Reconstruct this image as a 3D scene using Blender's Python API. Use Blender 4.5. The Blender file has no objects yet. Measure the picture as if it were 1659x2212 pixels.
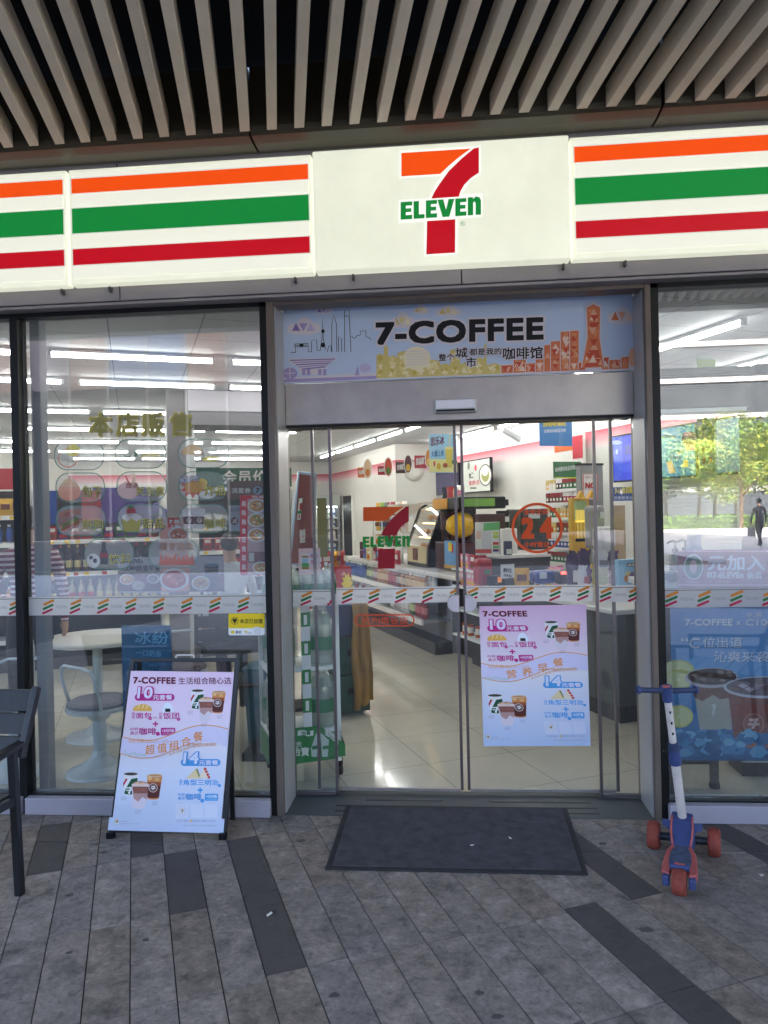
import bpy, math, random
from mathutils import Vector, Matrix
random.seed(7)
R = math.radians
S = bpy.context.scene
COL = S.collection

# ---------------------------------------------------------------- camera
FOC, CX, CY, CAMZ = 1600.0, 829.5, 1106.0, 1.65       # focal length and centre for a 1659 x 2212 picture
yaw, roll = R(4.94), R(1.295)
fw = Vector((-math.sin(yaw), math.cos(yaw), 0)); r0 = Vector((math.cos(yaw), math.sin(yaw), 0)); up0 = Vector((0, 0, 1))
rt = r0 * math.cos(roll) - up0 * math.sin(roll); up = up0 * math.cos(roll) + r0 * math.sin(roll)
cam = bpy.data.cameras.new('camera'); camo = bpy.data.objects.new('camera', cam); COL.objects.link(camo)
camo.matrix_world = Matrix(((rt.x, up.x, -fw.x, 0), (rt.y, up.y, -fw.y, 0), (rt.z, up.z, -fw.z, CAMZ), (0, 0, 0, 1)))
cam.sensor_fit = 'VERTICAL'; cam.sensor_height = 36; cam.sensor_width = 27; cam.lens = FOC / 2212 * 36
cam.clip_start = .05; cam.clip_end = 600
S.camera = camo
S.render.resolution_x, S.render.resolution_y = 768, 1024

# ---------------------------------------------------------------- world, sun, exposure
SUN_EL, SUN_AZ = R(33), R(12)                       # sun stands behind the building: the shop front is in shade
W = bpy.data.worlds.new('World'); S.world = W; W.use_nodes = True
nt = W.node_tree; sky = nt.nodes.new('ShaderNodeTexSky'); sky.sky_type = 'NISHITA'; sky.sun_disc = False
sky.sun_elevation = SUN_EL; sky.sun_rotation = SUN_AZ; sky.dust_density = 6; sky.ozone_density = .4; sky.air_density = .8   # hazy, pale sky
nt.links.new(sky.outputs[0], nt.nodes['Background'].inputs[0]); nt.nodes['Background'].inputs[1].default_value = .125
sl = bpy.data.lights.new('sun', 'SUN'); sl.energy = 5.0; sl.angle = R(.5); sl.color = (1, .94, .84)
so = bpy.data.objects.new('sun', sl); COL.objects.link(so); so.location = (0, 30, 40)
sd = Vector((-math.sin(SUN_AZ) * math.cos(SUN_EL), -math.cos(SUN_AZ) * math.cos(SUN_EL), -math.sin(SUN_EL)))
so.rotation_euler = sd.to_track_quat('-Z', 'Y').to_euler()
S.view_settings.view_transform = 'Standard'; S.view_settings.look = 'None'; S.view_settings.gamma = 1
EXP = 4.05                                             # exposed for the deep shade under the canopy
S.view_settings.exposure = EXP
cy = S.cycles
cy.use_denoising = True; cy.max_bounces = 10; cy.transparent_max_bounces = 24; cy.glossy_bounces = 5; cy.diffuse_bounces = 4
cy.caustics_reflective = False; cy.caustics_refractive = False; cy.sample_clamp_indirect = 4

# ---------------------------------------------------------------- rays from measured picture points to real planes
def ray(x, y): return fw + rt * ((x - CX) / FOC) - up * ((y - CY) / FOC)
C0 = Vector((0, 0, CAMZ))
def FY(x, y, Y): d = ray(x, y); return C0 + d * (Y / d.y)
def FZ(x, y, z=0): d = ray(x, y); return C0 + d * ((z - CAMZ) / d.z)
PHI = R(23.67)                                       # the shop's grid is turned against its glass front
U = Vector((-math.sin(PHI), math.cos(PHI), 0)); V = Vector((math.cos(PHI), math.sin(PHI), 0)); IO = Vector((0, 4.03, 0))
def I(a, b, z=0): return IO + V * a + U * b + Vector((0, 0, z))
def AB(p): q = p - IO; return q.dot(V), q.dot(U), p.z
def FB(x, y, b): d = ray(x, y); t = (b - (C0 - IO).dot(U)) / d.dot(U); return C0 + d * t
def FA(x, y, a): d = ray(x, y); t = (a - (C0 - IO).dot(V)) / d.dot(V); return C0 + d * t
def crop(x0, y0, s): return lambda x, y: ((x0 + s * x) / 1.8228, (y0 + s * y) / 1.8228)

# ---------------------------------------------------------------- materials
def lin(c):
    if max(c) > 1.0001: c = [x / 255 for x in c]
    else: return tuple(c)
    return tuple(x / 12.92 if x <= .04045 else ((x + .055) / 1.055) ** 2.4 for x in c)
MATS = {}
def pm(name, col, rough=.5, metal=0, noise=None, bump=None, emit=0, spec=.5, coat=0):
    if name in MATS: return MATS[name]
    m = bpy.data.materials.new(name); m.use_nodes = True; t = m.node_tree; b = t.nodes['Principled BSDF']
    c = lin(col) + (1,)
    b.inputs['Base Color'].default_value = c; b.inputs['Roughness'].default_value = rough; b.inputs['Metallic'].default_value = metal
    b.inputs['Specular IOR Level'].default_value = spec; b.inputs['Coat Weight'].default_value = coat
    tc = t.nodes.new('ShaderNodeTexCoord')
    if noise:
        sc, am = noise[:2]
        n = t.nodes.new('ShaderNodeTexNoise'); n.inputs['Scale'].default_value = sc; n.inputs['Detail'].default_value = 8; n.inputs['Roughness'].default_value = .65
        t.links.new(tc.outputs['Object'], n.inputs['Vector'])
        r = t.nodes.new('ShaderNodeMapRange'); r.inputs[1].default_value = .3; r.inputs[2].default_value = .7; r.inputs[3].default_value = 1 - am; r.inputs[4].default_value = 1 + am
        t.links.new(n.outputs['Fac'], r.inputs[0])
        x = t.nodes.new('ShaderNodeMix'); x.data_type = 'RGBA'; x.blend_type = 'MULTIPLY'; x.inputs[0].default_value = 1
        x.inputs[6].default_value = c; t.links.new(r.outputs[0], x.inputs[7]); t.links.new(x.outputs[2], b.inputs['Base Color'])
        r2 = t.nodes.new('ShaderNodeMapRange'); r2.inputs[3].default_value = max(.02, rough - .1); r2.inputs[4].default_value = min(1, rough + .1)
        t.links.new(n.outputs['Fac'], r2.inputs[0]); t.links.new(r2.outputs[0], b.inputs['Roughness'])
        if emit: t.links.new(x.outputs[2], b.inputs['Emission Color'])
    if bump:
        n = t.nodes.new('ShaderNodeTexNoise'); n.inputs['Scale'].default_value = bump[0]; n.inputs['Detail'].default_value = 6
        t.links.new(tc.outputs['Object'], n.inputs['Vector'])
        bp = t.nodes.new('ShaderNodeBump'); bp.inputs['Strength'].default_value = bump[1]; bp.inputs['Distance'].default_value = .01
        t.links.new(n.outputs['Fac'], bp.inputs['Height']); t.links.new(bp.outputs[0], b.inputs['Normal'])
    if emit:
        b.inputs['Emission Strength'].default_value = emit * 2 ** -EXP      # given as seen on the picture
        if not noise: b.inputs['Emission Color'].default_value = c
    MATS[name] = m; return m
def ink(r, g, b): return pm('ink_%d_%d_%d' % (r, g, b), (r, g, b), .6, spec=.25)
def glow(r, g, b, e): return pm('lit_%d_%d_%d_%d' % (r, g, b, int(e * 100)), (r, g, b), .3, emit=e)
def mixglass(name, tint, base, diff=0, dcol=(.8, .8, .8), rough=.0, dust=0):
    """thin clear sheet: straight-through light plus a Schlick mirror share, and (diff) a share of film or dirt"""
    if name in MATS: return MATS[name]
    m = bpy.data.materials.new(name); m.use_nodes = True; t = m.node_tree; t.nodes.clear(); N = t.nodes.new
    o = N('ShaderNodeOutputMaterial'); tr = N('ShaderNodeBsdfTransparent'); tr.inputs[0].default_value = tuple(tint) + (1,)
    gl = N('ShaderNodeBsdfGlossy'); gl.inputs['Roughness'].default_value = rough
    lw = N('ShaderNodeLayerWeight'); lw.inputs[0].default_value = .5
    p = N('ShaderNodeMath'); p.operation = 'POWER'; p.inputs[1].default_value = 5; t.links.new(lw.outputs['Facing'], p.inputs[0])
    q = N('ShaderNodeMath'); q.operation = 'MULTIPLY_ADD'; q.inputs[1].default_value = 1 - base; q.inputs[2].default_value = base; t.links.new(p.outputs[0], q.inputs[0])
    src = tr
    if diff or dust:
        df = N('ShaderNodeBsdfDiffuse'); df.inputs[0].default_value = lin(dcol) + (1,)
        tl = N('ShaderNodeBsdfTranslucent'); tl.inputs[0].default_value = lin(dcol) + (1,)
        m0 = N('ShaderNodeMixShader'); m0.inputs[0].default_value = .6; t.links.new(df.outputs[0], m0.inputs[1]); t.links.new(tl.outputs[0], m0.inputs[2])
        m1 = N('ShaderNodeMixShader'); m1.inputs[0].default_value = diff
        if dust:                                       # wiped dust and smears, uneven over the pane
            tc = N('ShaderNodeTexCoord'); mp_ = N('ShaderNodeMapping'); mp_.inputs['Scale'].default_value = (1.2, 1, .5); nz_ = N('ShaderNodeTexNoise'); nz_.inputs['Scale'].default_value = 3.5; nz_.inputs['Detail'].default_value = 9; nz_.inputs['Roughness'].default_value = .7; nz_.inputs['Distortion'].default_value = .8
            t.links.new(tc.outputs['Object'], mp_.inputs[0]); t.links.new(mp_.outputs[0], nz_.inputs['Vector']); rg_ = N('ShaderNodeMapRange'); rg_.inputs[1].default_value = .35; rg_.inputs[2].default_value = .7; rg_.inputs[3].default_value = dust * .35; rg_.inputs[4].default_value = dust * 1.6
            t.links.new(nz_.outputs['Fac'], rg_.inputs[0]); t.links.new(rg_.outputs[0], m1.inputs[0])
        t.links.new(tr.outputs[0], m1.inputs[1]); t.links.new(m0.outputs[0], m1.inputs[2]); src = m1
    mx = N('ShaderNodeMixShader'); t.links.new(q.outputs[0], mx.inputs[0]); t.links.new(src.outputs[0], mx.inputs[1]); t.links.new(gl.outputs[0], mx.inputs[2])
    t.links.new(mx.outputs[0], o.inputs[0]); MATS[name] = m; return m
def film(r, g, b, a): return mixglass('film_%d_%d_%d_%d' % (r, g, b, int(a * 100)), (1, 1, 1), .02, a, (r, g, b), .2)
def ramp(name, axis, lo, hi, stops, rough=.45, emit=0):
    """a printed colour run along one local axis"""
    if name in MATS: return MATS[name]
    m = bpy.data.materials.new(name); m.use_nodes = True; t = m.node_tree; b = t.nodes['Principled BSDF']; b.inputs['Roughness'].default_value = rough
    tc = t.nodes.new('ShaderNodeTexCoord'); sp = t.nodes.new('ShaderNodeSeparateXYZ'); t.links.new(tc.outputs['Object'], sp.inputs[0])
    mr = t.nodes.new('ShaderNodeMapRange'); mr.inputs[1].default_value = lo; mr.inputs[2].default_value = hi; t.links.new(sp.outputs[axis], mr.inputs[0])
    cr = t.nodes.new('ShaderNodeValToRGB'); e = cr.color_ramp.elements
    for i, (p, c) in enumerate(stops):
        el = e[i] if i < 2 else e.new(p)
        el.position = p; el.color = lin(c) + (1,)
    t.links.new(mr.outputs[0], cr.inputs[0]); t.links.new(cr.outputs[0], b.inputs['Base Color'])
    if emit: t.links.new(cr.outputs[0], b.inputs['Emission Color']); b.inputs['Emission Strength'].default_value = emit
    MATS[name] = m; return m

# ---------------------------------------------------------------- objects, tags, copies
def tag(o, label=None, cat=None, group=None, kind=None):
    if label: o['label'] = label
    if cat: o['category'] = cat
    if group: o['group'] = group
    if kind: o['kind'] = kind
    return o
def thing(name, label, cat, loc=(0, 0, 0), rz=0, group=None):
    o = bpy.data.objects.new(name, None); COL.objects.link(o); o.location = loc; o.rotation_euler = (0, 0, rz)
    o.empty_display_size = .1
    return tag(o, label, cat, group)
KIDS = {}
def kids(o): return KIDS.get(o.name, [])
def adopt(c, p): c.parent = p; KIDS.setdefault(p.name, []).append(c)
def mw(o):
    m = Matrix.LocRotScale(o.location, o.rotation_euler, o.scale)
    return mw(o.parent) @ m if o.parent else m
def copy_tree(o, loc=None, rz=None, label=None, parent=None):
    c = o.copy(); COL.objects.link(c)
    if parent: adopt(c, parent)
    if loc is not None: c.location = loc
    if rz is not None: c.rotation_euler = (0, 0, rz)
    if label: c['label'] = label
    for k in kids(o): copy_tree(k, parent=c)
    return c

class MB:
    """collects shapes given in world space (or in frame M) and links them as one mesh object"""
    def __init__(s, M=None): s.v, s.f, s.mi, s.sm, s.mats, s.M = [], [], [], [], [], M or Matrix()
    def add(s, vs, fs, mat, smooth=False):
        if mat not in s.mats: s.mats.append(mat)
        k = s.mats.index(mat); n = len(s.v); s.v += [s.M @ Vector(v) for v in vs]
        for f in fs: s.f.append([n + i for i in f]); s.mi.append(k); s.sm.append(smooth)
        return s
    def box(s, x0, x1, y0, y1, z0, z1, mat):
        return s.add([(x, y, z) for z in (z0, z1) for y in (y0, y1) for x in (x0, x1)],
                     [(0, 2, 3, 1), (4, 5, 7, 6), (0, 1, 5, 4), (2, 6, 7, 3), (0, 4, 6, 2), (1, 3, 7, 5)], mat)
    def hexa(s, lo, hi, mat):
        return s.add(list(lo) + list(hi), [(3, 2, 1, 0), (4, 5, 6, 7), (0, 1, 5, 4), (1, 2, 6, 5), (2, 3, 7, 6), (3, 0, 4, 7)], mat)
    def bar(s, p, q, w, h, mat, upv=(0, 0, 1)):
        p, q = Vector(p), Vector(q); d = (q - p).normalized(); sx = d.cross(Vector(upv))
        if sx.length < 1e-4: sx = d.cross(Vector((0, 1, 0)))
        sx.normalize(); sy = sx.cross(d).normalized(); a, b = sx * w / 2, sy * h / 2
        return s.hexa([p - a - b, p + a - b, p + a + b, p - a + b], [q - a - b, q + a - b, q + a + b, q - a + b], mat)
    def cyl(s, p, q, r, mat, r2=None, n=16, caps=True):
        p, q = Vector(p), Vector(q); r2 = r if r2 is None else r2; d = (q - p).normalized()
        x = d.orthogonal().normalized(); y = d.cross(x)
        ring = [x * math.cos(i * 2 * math.pi / n) + y * math.sin(i * 2 * math.pi / n) for i in range(n)]
        s.add([p + e * r for e in ring] + [q + e * r2 for e in ring], [(i, (i + 1) % n, n + (i + 1) % n, n + i) for i in range(n)], mat, True)
        if caps: s.add([p + e * r for e in ring], [tuple(range(n))[::-1]], mat); s.add([q + e * r2 for e in ring], [tuple(range(n))], mat)
        return s
    def lathe(s, prof, mat, c=(0, 0, 0), n=16, ax=None):
        """prof: (radius, height[, material of the band up to the next point])"""
        cx, cy_, cz = c
        for k in range(len(prof) - 1):
            m = prof[k][2] if len(prof[k]) > 2 else mat
            vs = [(cx + pr[0] * math.cos(i * 2 * math.pi / n), cy_ + pr[0] * math.sin(i * 2 * math.pi / n), cz + pr[1]) for pr in (prof[k], prof[k + 1]) for i in range(n)]
            s.add(vs, [(i, (i + 1) % n, n + (i + 1) % n, n + i) for i in range(n)], m, True)
        return s
    def tube(s, pts, r, mat, n=8, closed=False):
        pts = [Vector(p) for p in pts]; k = len(pts); vs = []; x = None
        for i, p in enumerate(pts):
            d = (pts[(i + 1) % k] - pts[i - 1]) if closed else (pts[min(i + 1, k - 1)] - pts[max(i - 1, 0)])
            d.normalize(); x = d.orthogonal().normalized() if x is None else (x - d * x.dot(d)).normalized(); y = d.cross(x)
            vs += [p + (x * math.cos(j * 2 * math.pi / n) + y * math.sin(j * 2 * math.pi / n)) * r for j in range(n)]
        fs = [(i * n + j, i * n + (j + 1) % n, ((i + 1) % k) * n + (j + 1) % n, ((i + 1) % k) * n + j) for i in range(k if closed else k - 1) for j in range(n)]
        if not closed: fs += [tuple(range(n))[::-1], tuple(range((k - 1) * n, k * n))]
        return s.add(vs, fs, mat, True)
    def prism(s, out, o, x, y, depth, mat):
        """2-D outline extruded: o + x*u + y*v, back by depth along x cross y"""
        o, x, y = Vector(o), Vector(x), Vector(y); nrm = x.cross(y).normalized() * depth; n = len(out)
        a = [o + x * p[0] + y * p[1] for p in out]; b = [p - nrm for p in a]
        return s.add(a + b, [tuple(range(n)), tuple(range(n, 2 * n))[::-1]] + [(i, n + i, n + (i + 1) % n, (i + 1) % n) for i in range(n)], mat)
    def ball(s, c, r, mat, n=12, m=8, sq=(1, 1, 1), jit=0):
        vs, fs = [], []
        for i in range(m + 1):
            th = math.pi * i / m
            for j in range(n):
                k = 1 + random.uniform(-jit, jit)
                vs.append((c[0] + r * sq[0] * k * math.sin(th) * math.cos(2 * math.pi * j / n), c[1] + r * sq[1] * k * math.sin(th) * math.sin(2 * math.pi * j / n), c[2] + r * sq[2] * k * math.cos(th)))
        for i in range(m):
            for j in range(n): fs.append((i * n + j, (i + 1) * n + j, (i + 1) * n + (j + 1) % n, i * n + (j + 1) % n))
        return s.add(vs, fs, mat, True)
    def build(s, name, parent=None, label=None, cat=None, group=None, kind=None, bevel=0, origin=None, rz=0):
        me = bpy.data.meshes.new(name)
        if parent is not None: inv = mw(parent).inverted(); loc = None
        else:
            if origin is None:
                xs, ys, zs = zip(*s.v); origin = ((min(xs) + max(xs)) / 2, (min(ys) + max(ys)) / 2, min(zs))
            loc = Vector(origin); inv = Matrix.LocRotScale(loc, Matrix.Rotation(rz, 3, 'Z').to_euler(), None).inverted()
        me.from_pydata([inv @ v for v in s.v], [], s.f)
        for m in s.mats: me.materials.append(m)
        me.polygons.foreach_set('material_index', s.mi); me.polygons.foreach_set('use_smooth', s.sm); me.update()
        o = bpy.data.objects.new(name, me); COL.objects.link(o)
        if parent is not None: adopt(o, parent)
        else: o.location = loc; o.rotation_euler = (0, 0, rz)
        if bevel:
            b = o.modifiers.new('edge', 'BEVEL'); b.width = bevel; b.segments = 2; b.limit_method = 'ANGLE'; b.angle_limit = R(40)
        return tag(o, label, cat, group, kind)

# ---------------------------------------------------------------- flat print: outlines and lettering
TXT = {}
def text2d(body, space=1.0):
    k = (body, space)
    if k not in TXT:
        cu = bpy.data.curves.new('lettering', 'FONT'); cu.body = body; cu.size = 1; cu.resolution_u = 3; cu.space_character = space; cu.dimensions = '2D'; cu.fill_mode = 'FRONT'
        o = bpy.data.objects.new('lettering', cu); COL.objects.link(o)
        dg = bpy.context.evaluated_depsgraph_get(); me = bpy.data.meshes.new_from_object(o.evaluated_get(dg))
        vs = [(v.co.x, v.co.y) for v in me.vertices]; fs = [tuple(p.vertices) for p in me.polygons]
        bpy.data.objects.remove(o); bpy.data.curves.remove(cu); bpy.data.meshes.remove(me)
        xs = [v[0] for v in vs] or [0, 1]; ys = [v[1] for v in vs] or [0, 1]
        x0, x1, y0, y1 = min(xs), max(xs), min(ys), max(ys)
        TXT[k] = ([((x - x0) / max(x1 - x0, 1e-6), (y - y0) / max(y1 - y0, 1e-6)) for x, y in vs], fs)
    return TXT[k]
class Art:
    """flat shapes in picture-crop coordinates (y down); mp takes them to the plane, to3 lifts them off it"""
    def __init__(s, mp, to3, step=.00007): s.mp, s.to3, s.step, s.e, s.k = mp, to3, step, [], 0
    def _p(s, pts, fs, mat): s.e.append((pts, fs, mat)); return s
    def poly(s, pts, mat): return s._p(list(pts), [tuple(range(len(pts)))], mat)
    def rect(s, x0, y0, x1, y1, mat): return s.poly([(x0, y0), (x1, y0), (x1, y1), (x0, y1)], mat)
    def ell(s, cx, cy_, rx, ry, mat, n=28, a0=0, a1=360):
        full = a1 - a0 >= 360; c = n if full else n + 1
        return s.poly([(cx + rx * math.cos(R(a0 + (a1 - a0) * i / n)), cy_ + ry * math.sin(R(a0 + (a1 - a0) * i / n))) for i in range(c)], mat)
    def rr(s, x0, y0, x1, y1, r, mat): return s.poly(rrect(x0, y0, x1, y1, r), mat)
    def ring(s, out, w, mat):
        n = len(out); cx = sum(p[0] for p in out) / n; cy_ = sum(p[1] for p in out) / n
        inn = []
        for i in range(n):
            a, b = Vector(out[i - 1]), Vector(out[(i + 1) % n]); d = (b - a).normalized(); nn = Vector((-d.y, d.x))
            if nn.dot(Vector((cx, cy_)) - Vector(out[i])) < 0: nn = -nn
            inn.append((out[i][0] + nn.x * w, out[i][1] + nn.y * w))
        return s._p(list(out) + inn, [(i, (i + 1) % n, n + (i + 1) % n, n + i) for i in range(n)], mat)
    def line(s, pts, w, mat):
        n = len(pts); vs = []
        for i in range(n):
            a, b = Vector(pts[max(i - 1, 0)]), Vector(pts[min(i + 1, n - 1)]); d = (b - a).normalized(); nn = Vector((-d.y, d.x)) * w / 2
            vs += [(pts[i][0] + nn.x, pts[i][1] + nn.y), (pts[i][0] - nn.x, pts[i][1] - nn.y)]
        return s._p(vs, [(2 * i, 2 * i + 1, 2 * i + 3, 2 * i + 2) for i in range(n - 1)], mat)
    def text(s, body, x0, y0, x1, y1, mat, bold=0.02, slope=0, shear=0):
        latin = ord(max(body)) < 256
        vs, fs = text2d(body, 1 + (1.5 * bold if latin else bold))
        h = abs(y1 - y0); r = bold * h * (1.25 if latin else .95)            # heavier strokes: the same outline set down several times
        sh = [(0, 0)] if bold < .008 else [(-1, -1), (1, -1), (1, 1), (-1, 1)] if bold < .03 else [(i, j) for i in (-1, 0, 1) for j in (-1, 0, 1)]
        for dx, dy in sh:
            s._p([(x0 + r + (x1 - x0 - 2 * r) * u + shear * (y1 - y0) * v + dx * r, y1 - r - (y1 - y0 - 2 * r) * v + slope * (x1 - x0) * u + dy * r) for u, v in vs], fs, mat)
        return s
    def into(s, mb):
        done = []
        for pts, fs, mat in s.e:                       # each shape lies just over the ones it overlaps
            if not pts: continue
            xs, ys = [p[0] for p in pts], [p[1] for p in pts]; bb = (min(xs), max(xs), min(ys), max(ys)); k = 0
            for b2, k2 in done:
                if k2 > k and b2[0] < bb[1] and b2[1] > bb[0] and b2[2] < bb[3] and b2[3] > bb[2]: k = k2
            k += 1; done.append((bb, k))
            mb.add([s.to3(*s.mp(x, y), k * s.step) for x, y in pts], [f[::-1] for f in fs], mat)
        return mb
def rrect(x0, y0, x1, y1, r, n=6):
    out = []
    for cx, cy_, a in ((x1 - r, y0 + r, -90), (x1 - r, y1 - r, 0), (x0 + r, y1 - r, 90), (x0 + r, y0 + r, 180)):
        out += [(cx + r * math.cos(R(a + 90 * i / n)), cy_ + r * math.sin(R(a + 90 * i / n))) for i in range(n + 1)]
    return out
def front_art(c, Y, lift=1):
    """print on a plane parallel to the shop front, traced in crop c"""
    def mp(x, y): p = FY(*c(x, y), Y); return p.x, p.z
    return Art(mp, lambda X, Zz, k: (X, Y - k * lift, Zz))
def arc(cx, cy_, rx, ry, a0, a1, n=10): return [(cx + rx * math.cos(R(a0 + (a1 - a0) * i / n)), cy_ + ry * math.sin(R(a0 + (a1 - a0) * i / n))) for i in range(n + 1)]

def seven(a, T, orange, red, green, rim=None, reg=True):
    """the shop's mark: bar, curved stroke, lettering across; T maps its own 343 x 446 box to the art's frame"""
    P = lambda pts: [T(*p) for p in pts]
    cur = [(300, 1), (250, 34), (205, 69), (168, 102)]
    curo = [(313, 1), (262, 40), (205, 92), (165, 145), (143, 178), (130, 206)]
    if rim:
        a.poly(P([(-9, -9), (345, -9), (345, 116), (300, 140), (262, 196), (352, 196), (352, 300), (244, 300), (244, 455), (98, 455), (98, 305), (-12, 305), (-12, 203), (118, 203), (150, 140), (175, 112), (-9, 112)]), rim)
    a.poly(P([(0, 1)] + cur + [(0, 102)]), orange)
    a.poly(P([(335, -2), (335, 107), (300, 128), (272, 155), (256, 182), (248, 205)] + curo[::-1][0:] + [(335, -2)][:0]), red)
    a.poly(P([(111, 302), (233, 302), (232, 446), (108, 446)]), red)
    h0, h1 = 213, 289
    def E(x, w): return [(x, h0), (x + w, h0), (x + w, h0 + 17), (x + .45 * w, h0 + 17), (x + .45 * w, h0 + 29), (x + .92 * w, h0 + 29), (x + .92 * w, h0 + 45), (x + .45 * w, h0 + 45), (x + .45 * w, h1 - 18), (x + w, h1 - 18), (x + w, h1), (x, h1)]
    a.poly(P(E(-3, 50)), green)
    a.poly(P([(53, h0), (76, h0), (76, h1 - 18), (100, h1 - 18), (100, h1), (53, h1)]), green)
    a.poly(P(E(106, 48)), green)
    a.poly(P([(156, h0), (181, h0), (193, h0 + 46), (204, h0), (229, h0), (207, h1), (178, h1)]), green)
    a.poly(P(E(233, 48)), green)
    a.poly(P([(287, h0 - 2), (309, h0 - 2), (310, h0 + 6), (322, h0 - 4), (338, h0 + 1), (344, h0 + 16), (344, h1), (321, h1), (321, h0 + 26), (317, h0 + 17), (310, h0 + 22), (310, h1), (287, h1)]), green)
    if reg:
        a.ring([T(265 + 11 * math.cos(t * .393), 322 + 11 * math.sin(t * .393)) for t in range(16)], T(1.6, 0)[0] - T(0, 0)[0], green)
        x0, y0 = T(260, 316); x1, y1 = T(271, 329); a.text('R', x0, y0, x1, y1, green, 0)
# ================================================================ PAVEMENT AND PLAZA
m_stone = pm('granite_grey', (133, 123, 115), .82, noise=(11, .22), bump=(60, .25))
m_stone2 = pm('granite_warm', (138, 127, 118), .82, noise=(9, .24), bump=(60, .25))
m_stone3 = pm('granite_cool', (129, 121, 115), .82, noise=(13, .22), bump=(60, .25))
m_stone4 = pm('granite_pale', (141, 131, 123), .82, noise=(12, .3)); m_stone5 = pm('granite_brown', (129, 117, 107), .82, noise=(14, .3))
m_dark = pm('granite_dark', (80, 74, 72), .75, noise=(30, .16), bump=(90, .2))
def stains(m, sc, amt, seedx):
    """blotches of old dirt and wear worn into the stone"""
    t = m.node_tree; b = t.nodes['Principled BSDF']; tc = t.nodes.new('ShaderNodeTexCoord'); mp = t.nodes.new('ShaderNodeMapping'); mp.inputs['Location'].default_value = (seedx, seedx * .7, 0)
    n = t.nodes.new('ShaderNodeTexNoise'); n.inputs['Scale'].default_value = sc; n.inputs['Detail'].default_value = 5; n.inputs['Roughness'].default_value = .7; n.inputs['Distortion'].default_value = .4
    t.links.new(tc.outputs['Object'], mp.inputs[0]); t.links.new(mp.outputs[0], n.inputs['Vector']); r = t.nodes.new('ShaderNodeValToRGB'); e = r.color_ramp.elements
    e[0].position = .34; e[0].color = (1 - amt, 1 - amt, 1 - amt, 1); e[1].position = .46; e[1].color = (1, 1, 1, 1); k = e.new(.54); k.color = (1, 1, 1, 1); k2 = e.new(.66); k2.color = (1 + amt * .85, 1 + amt * .8, 1 + amt * .76, 1)
    t.links.new(n.outputs['Fac'], r.inputs[0]); src = b.inputs['Base Color'].links[0].from_socket; x = t.nodes.new('ShaderNodeMix'); x.data_type = 'RGBA'; x.blend_type = 'MULTIPLY'; x.inputs[0].default_value = 1
    t.links.new(src, x.inputs[6]); t.links.new(r.outputs[0], x.inputs[7]); t.links.new(x.outputs[2], b.inputs['Base Color'])
for k_, m_ in enumerate((m_stone, m_stone2, m_stone3, m_stone4, m_stone5)): stains(m_, 6, .36, 3.1 * k_); stains(m_, 15, .36, 5.7 * k_); stains(m_, 48, .30, 1.7 * k_)
stains(m_dark, 9, .2, 2.2)
m_joint = pm('joint_grit', (38, 35, 34), .95, noise=(40, .3))
m_plaza = pm('plaza_paving', (196, 192, 190), .7, noise=(.8, .12))
g = MB(); g.box(-150, 150, -160, 40, -.5, -.03, pm('earth', (92, 88, 82), .9, noise=(.3, .2))); g.build('ground', kind='structure')
pl = MB()
for i in range(-30, 30):
    for j in range(0, 30):
        x0, y0 = i * 2.4, -4.5 - (j + 1) * 2.4 - .0
        pl.box(x0 + .012, x0 + 2.388, y0 + .012, y0 + 2.388, -.03, .0, m_plaza)
pl.build('plaza', kind='structure', origin=(0, -20, 0))
MB().box(-120, 7.5, -44.3, -13.2, -.02, .006, pm('dark_sheet_grey', (62, 62, 64), .85, noise=(1.5, .15))).build('reflection_dark_sheet', kind='structure')  # dark ground sheet added to darken the far plaza in the reflections
MB().box(-120, 7.6, -13.2, -13.05, -.02, .10, pm('kerb_stone', (150, 148, 144), .7, noise=(3, .1))).build('kerb', kind='structure')
jb = MB(); jb.box(-12, 12, -4.5, 4.3, -.03, -.006, m_joint); jb.build('paving_bed', kind='structure')
pv = MB(); rnd = random.Random(11)
DARK = {(5, -1), (5, 0), (3, 0), (2, 1), (-1, 1), (13, -2), (13, -3), (15, -1), (15, 0), (20, -1), (20, 0), (-4, -2), (-3, -4), (24, -1), (9, 2), (2, 2), (7, 2), (16, 1), (-2, -3), (18, -4)}
def clip(poly, Yc, keep_below):
    out = []
    for i in range(len(poly)):
        p, q = poly[i], poly[(i + 1) % len(poly)]; ip = (p.y < Yc) == keep_below; iq = (q.y < Yc) == keep_below
        if ip: out.append(p)
        if ip != iq: t = (Yc - p.y) / (q.y - p.y); out.append(p.lerp(q, t))
    return out
for i in range(-34, 46):
    a0 = -1.97 + i * .1535; jit = rnd.uniform(-.025, .025)
    for k in range(-15, 12):
        b0 = .12 - .585 + k * .585 + jit; b1 = b0 + .585; g_ = .0022
        h_ = .0032; quad = [I(a0 + g_, b0 + h_, 0), I(a0 + .1535 - g_, b0 + h_, 0), I(a0 + .1535 - g_, b1 - h_, 0), I(a0 + g_, b1 - h_, 0)]
        mat = m_dark if (i, k) in DARK else rnd.choice([m_stone, m_stone, m_stone2, m_stone3, m_stone4, m_stone5])
        dz = rnd.uniform(-.0012, .0012)
        for lo, hi in ((-4.5, 3.621), (3.635, 4.02)):
            q = clip(clip(quad, lo, False), hi, True)
            if len(q) < 3 or abs(q[0].x) > 9: continue
            n = len(q)
            pv.add([p + Vector((0, 0, dz)) for p in q] + [p + Vector((0, 0, -.02)) for p in q], [tuple(range(n))] + [(x, n + x, n + (x + 1) % n, (x + 1) % n) for x in range(n)], mat)
cz3, cz4 = crop(0, 3100, .9114), crop(1512, 3100, .9114); m_gum = pm('gum_stain', (84, 78, 73), .85, noise=(30, .2))
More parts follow.
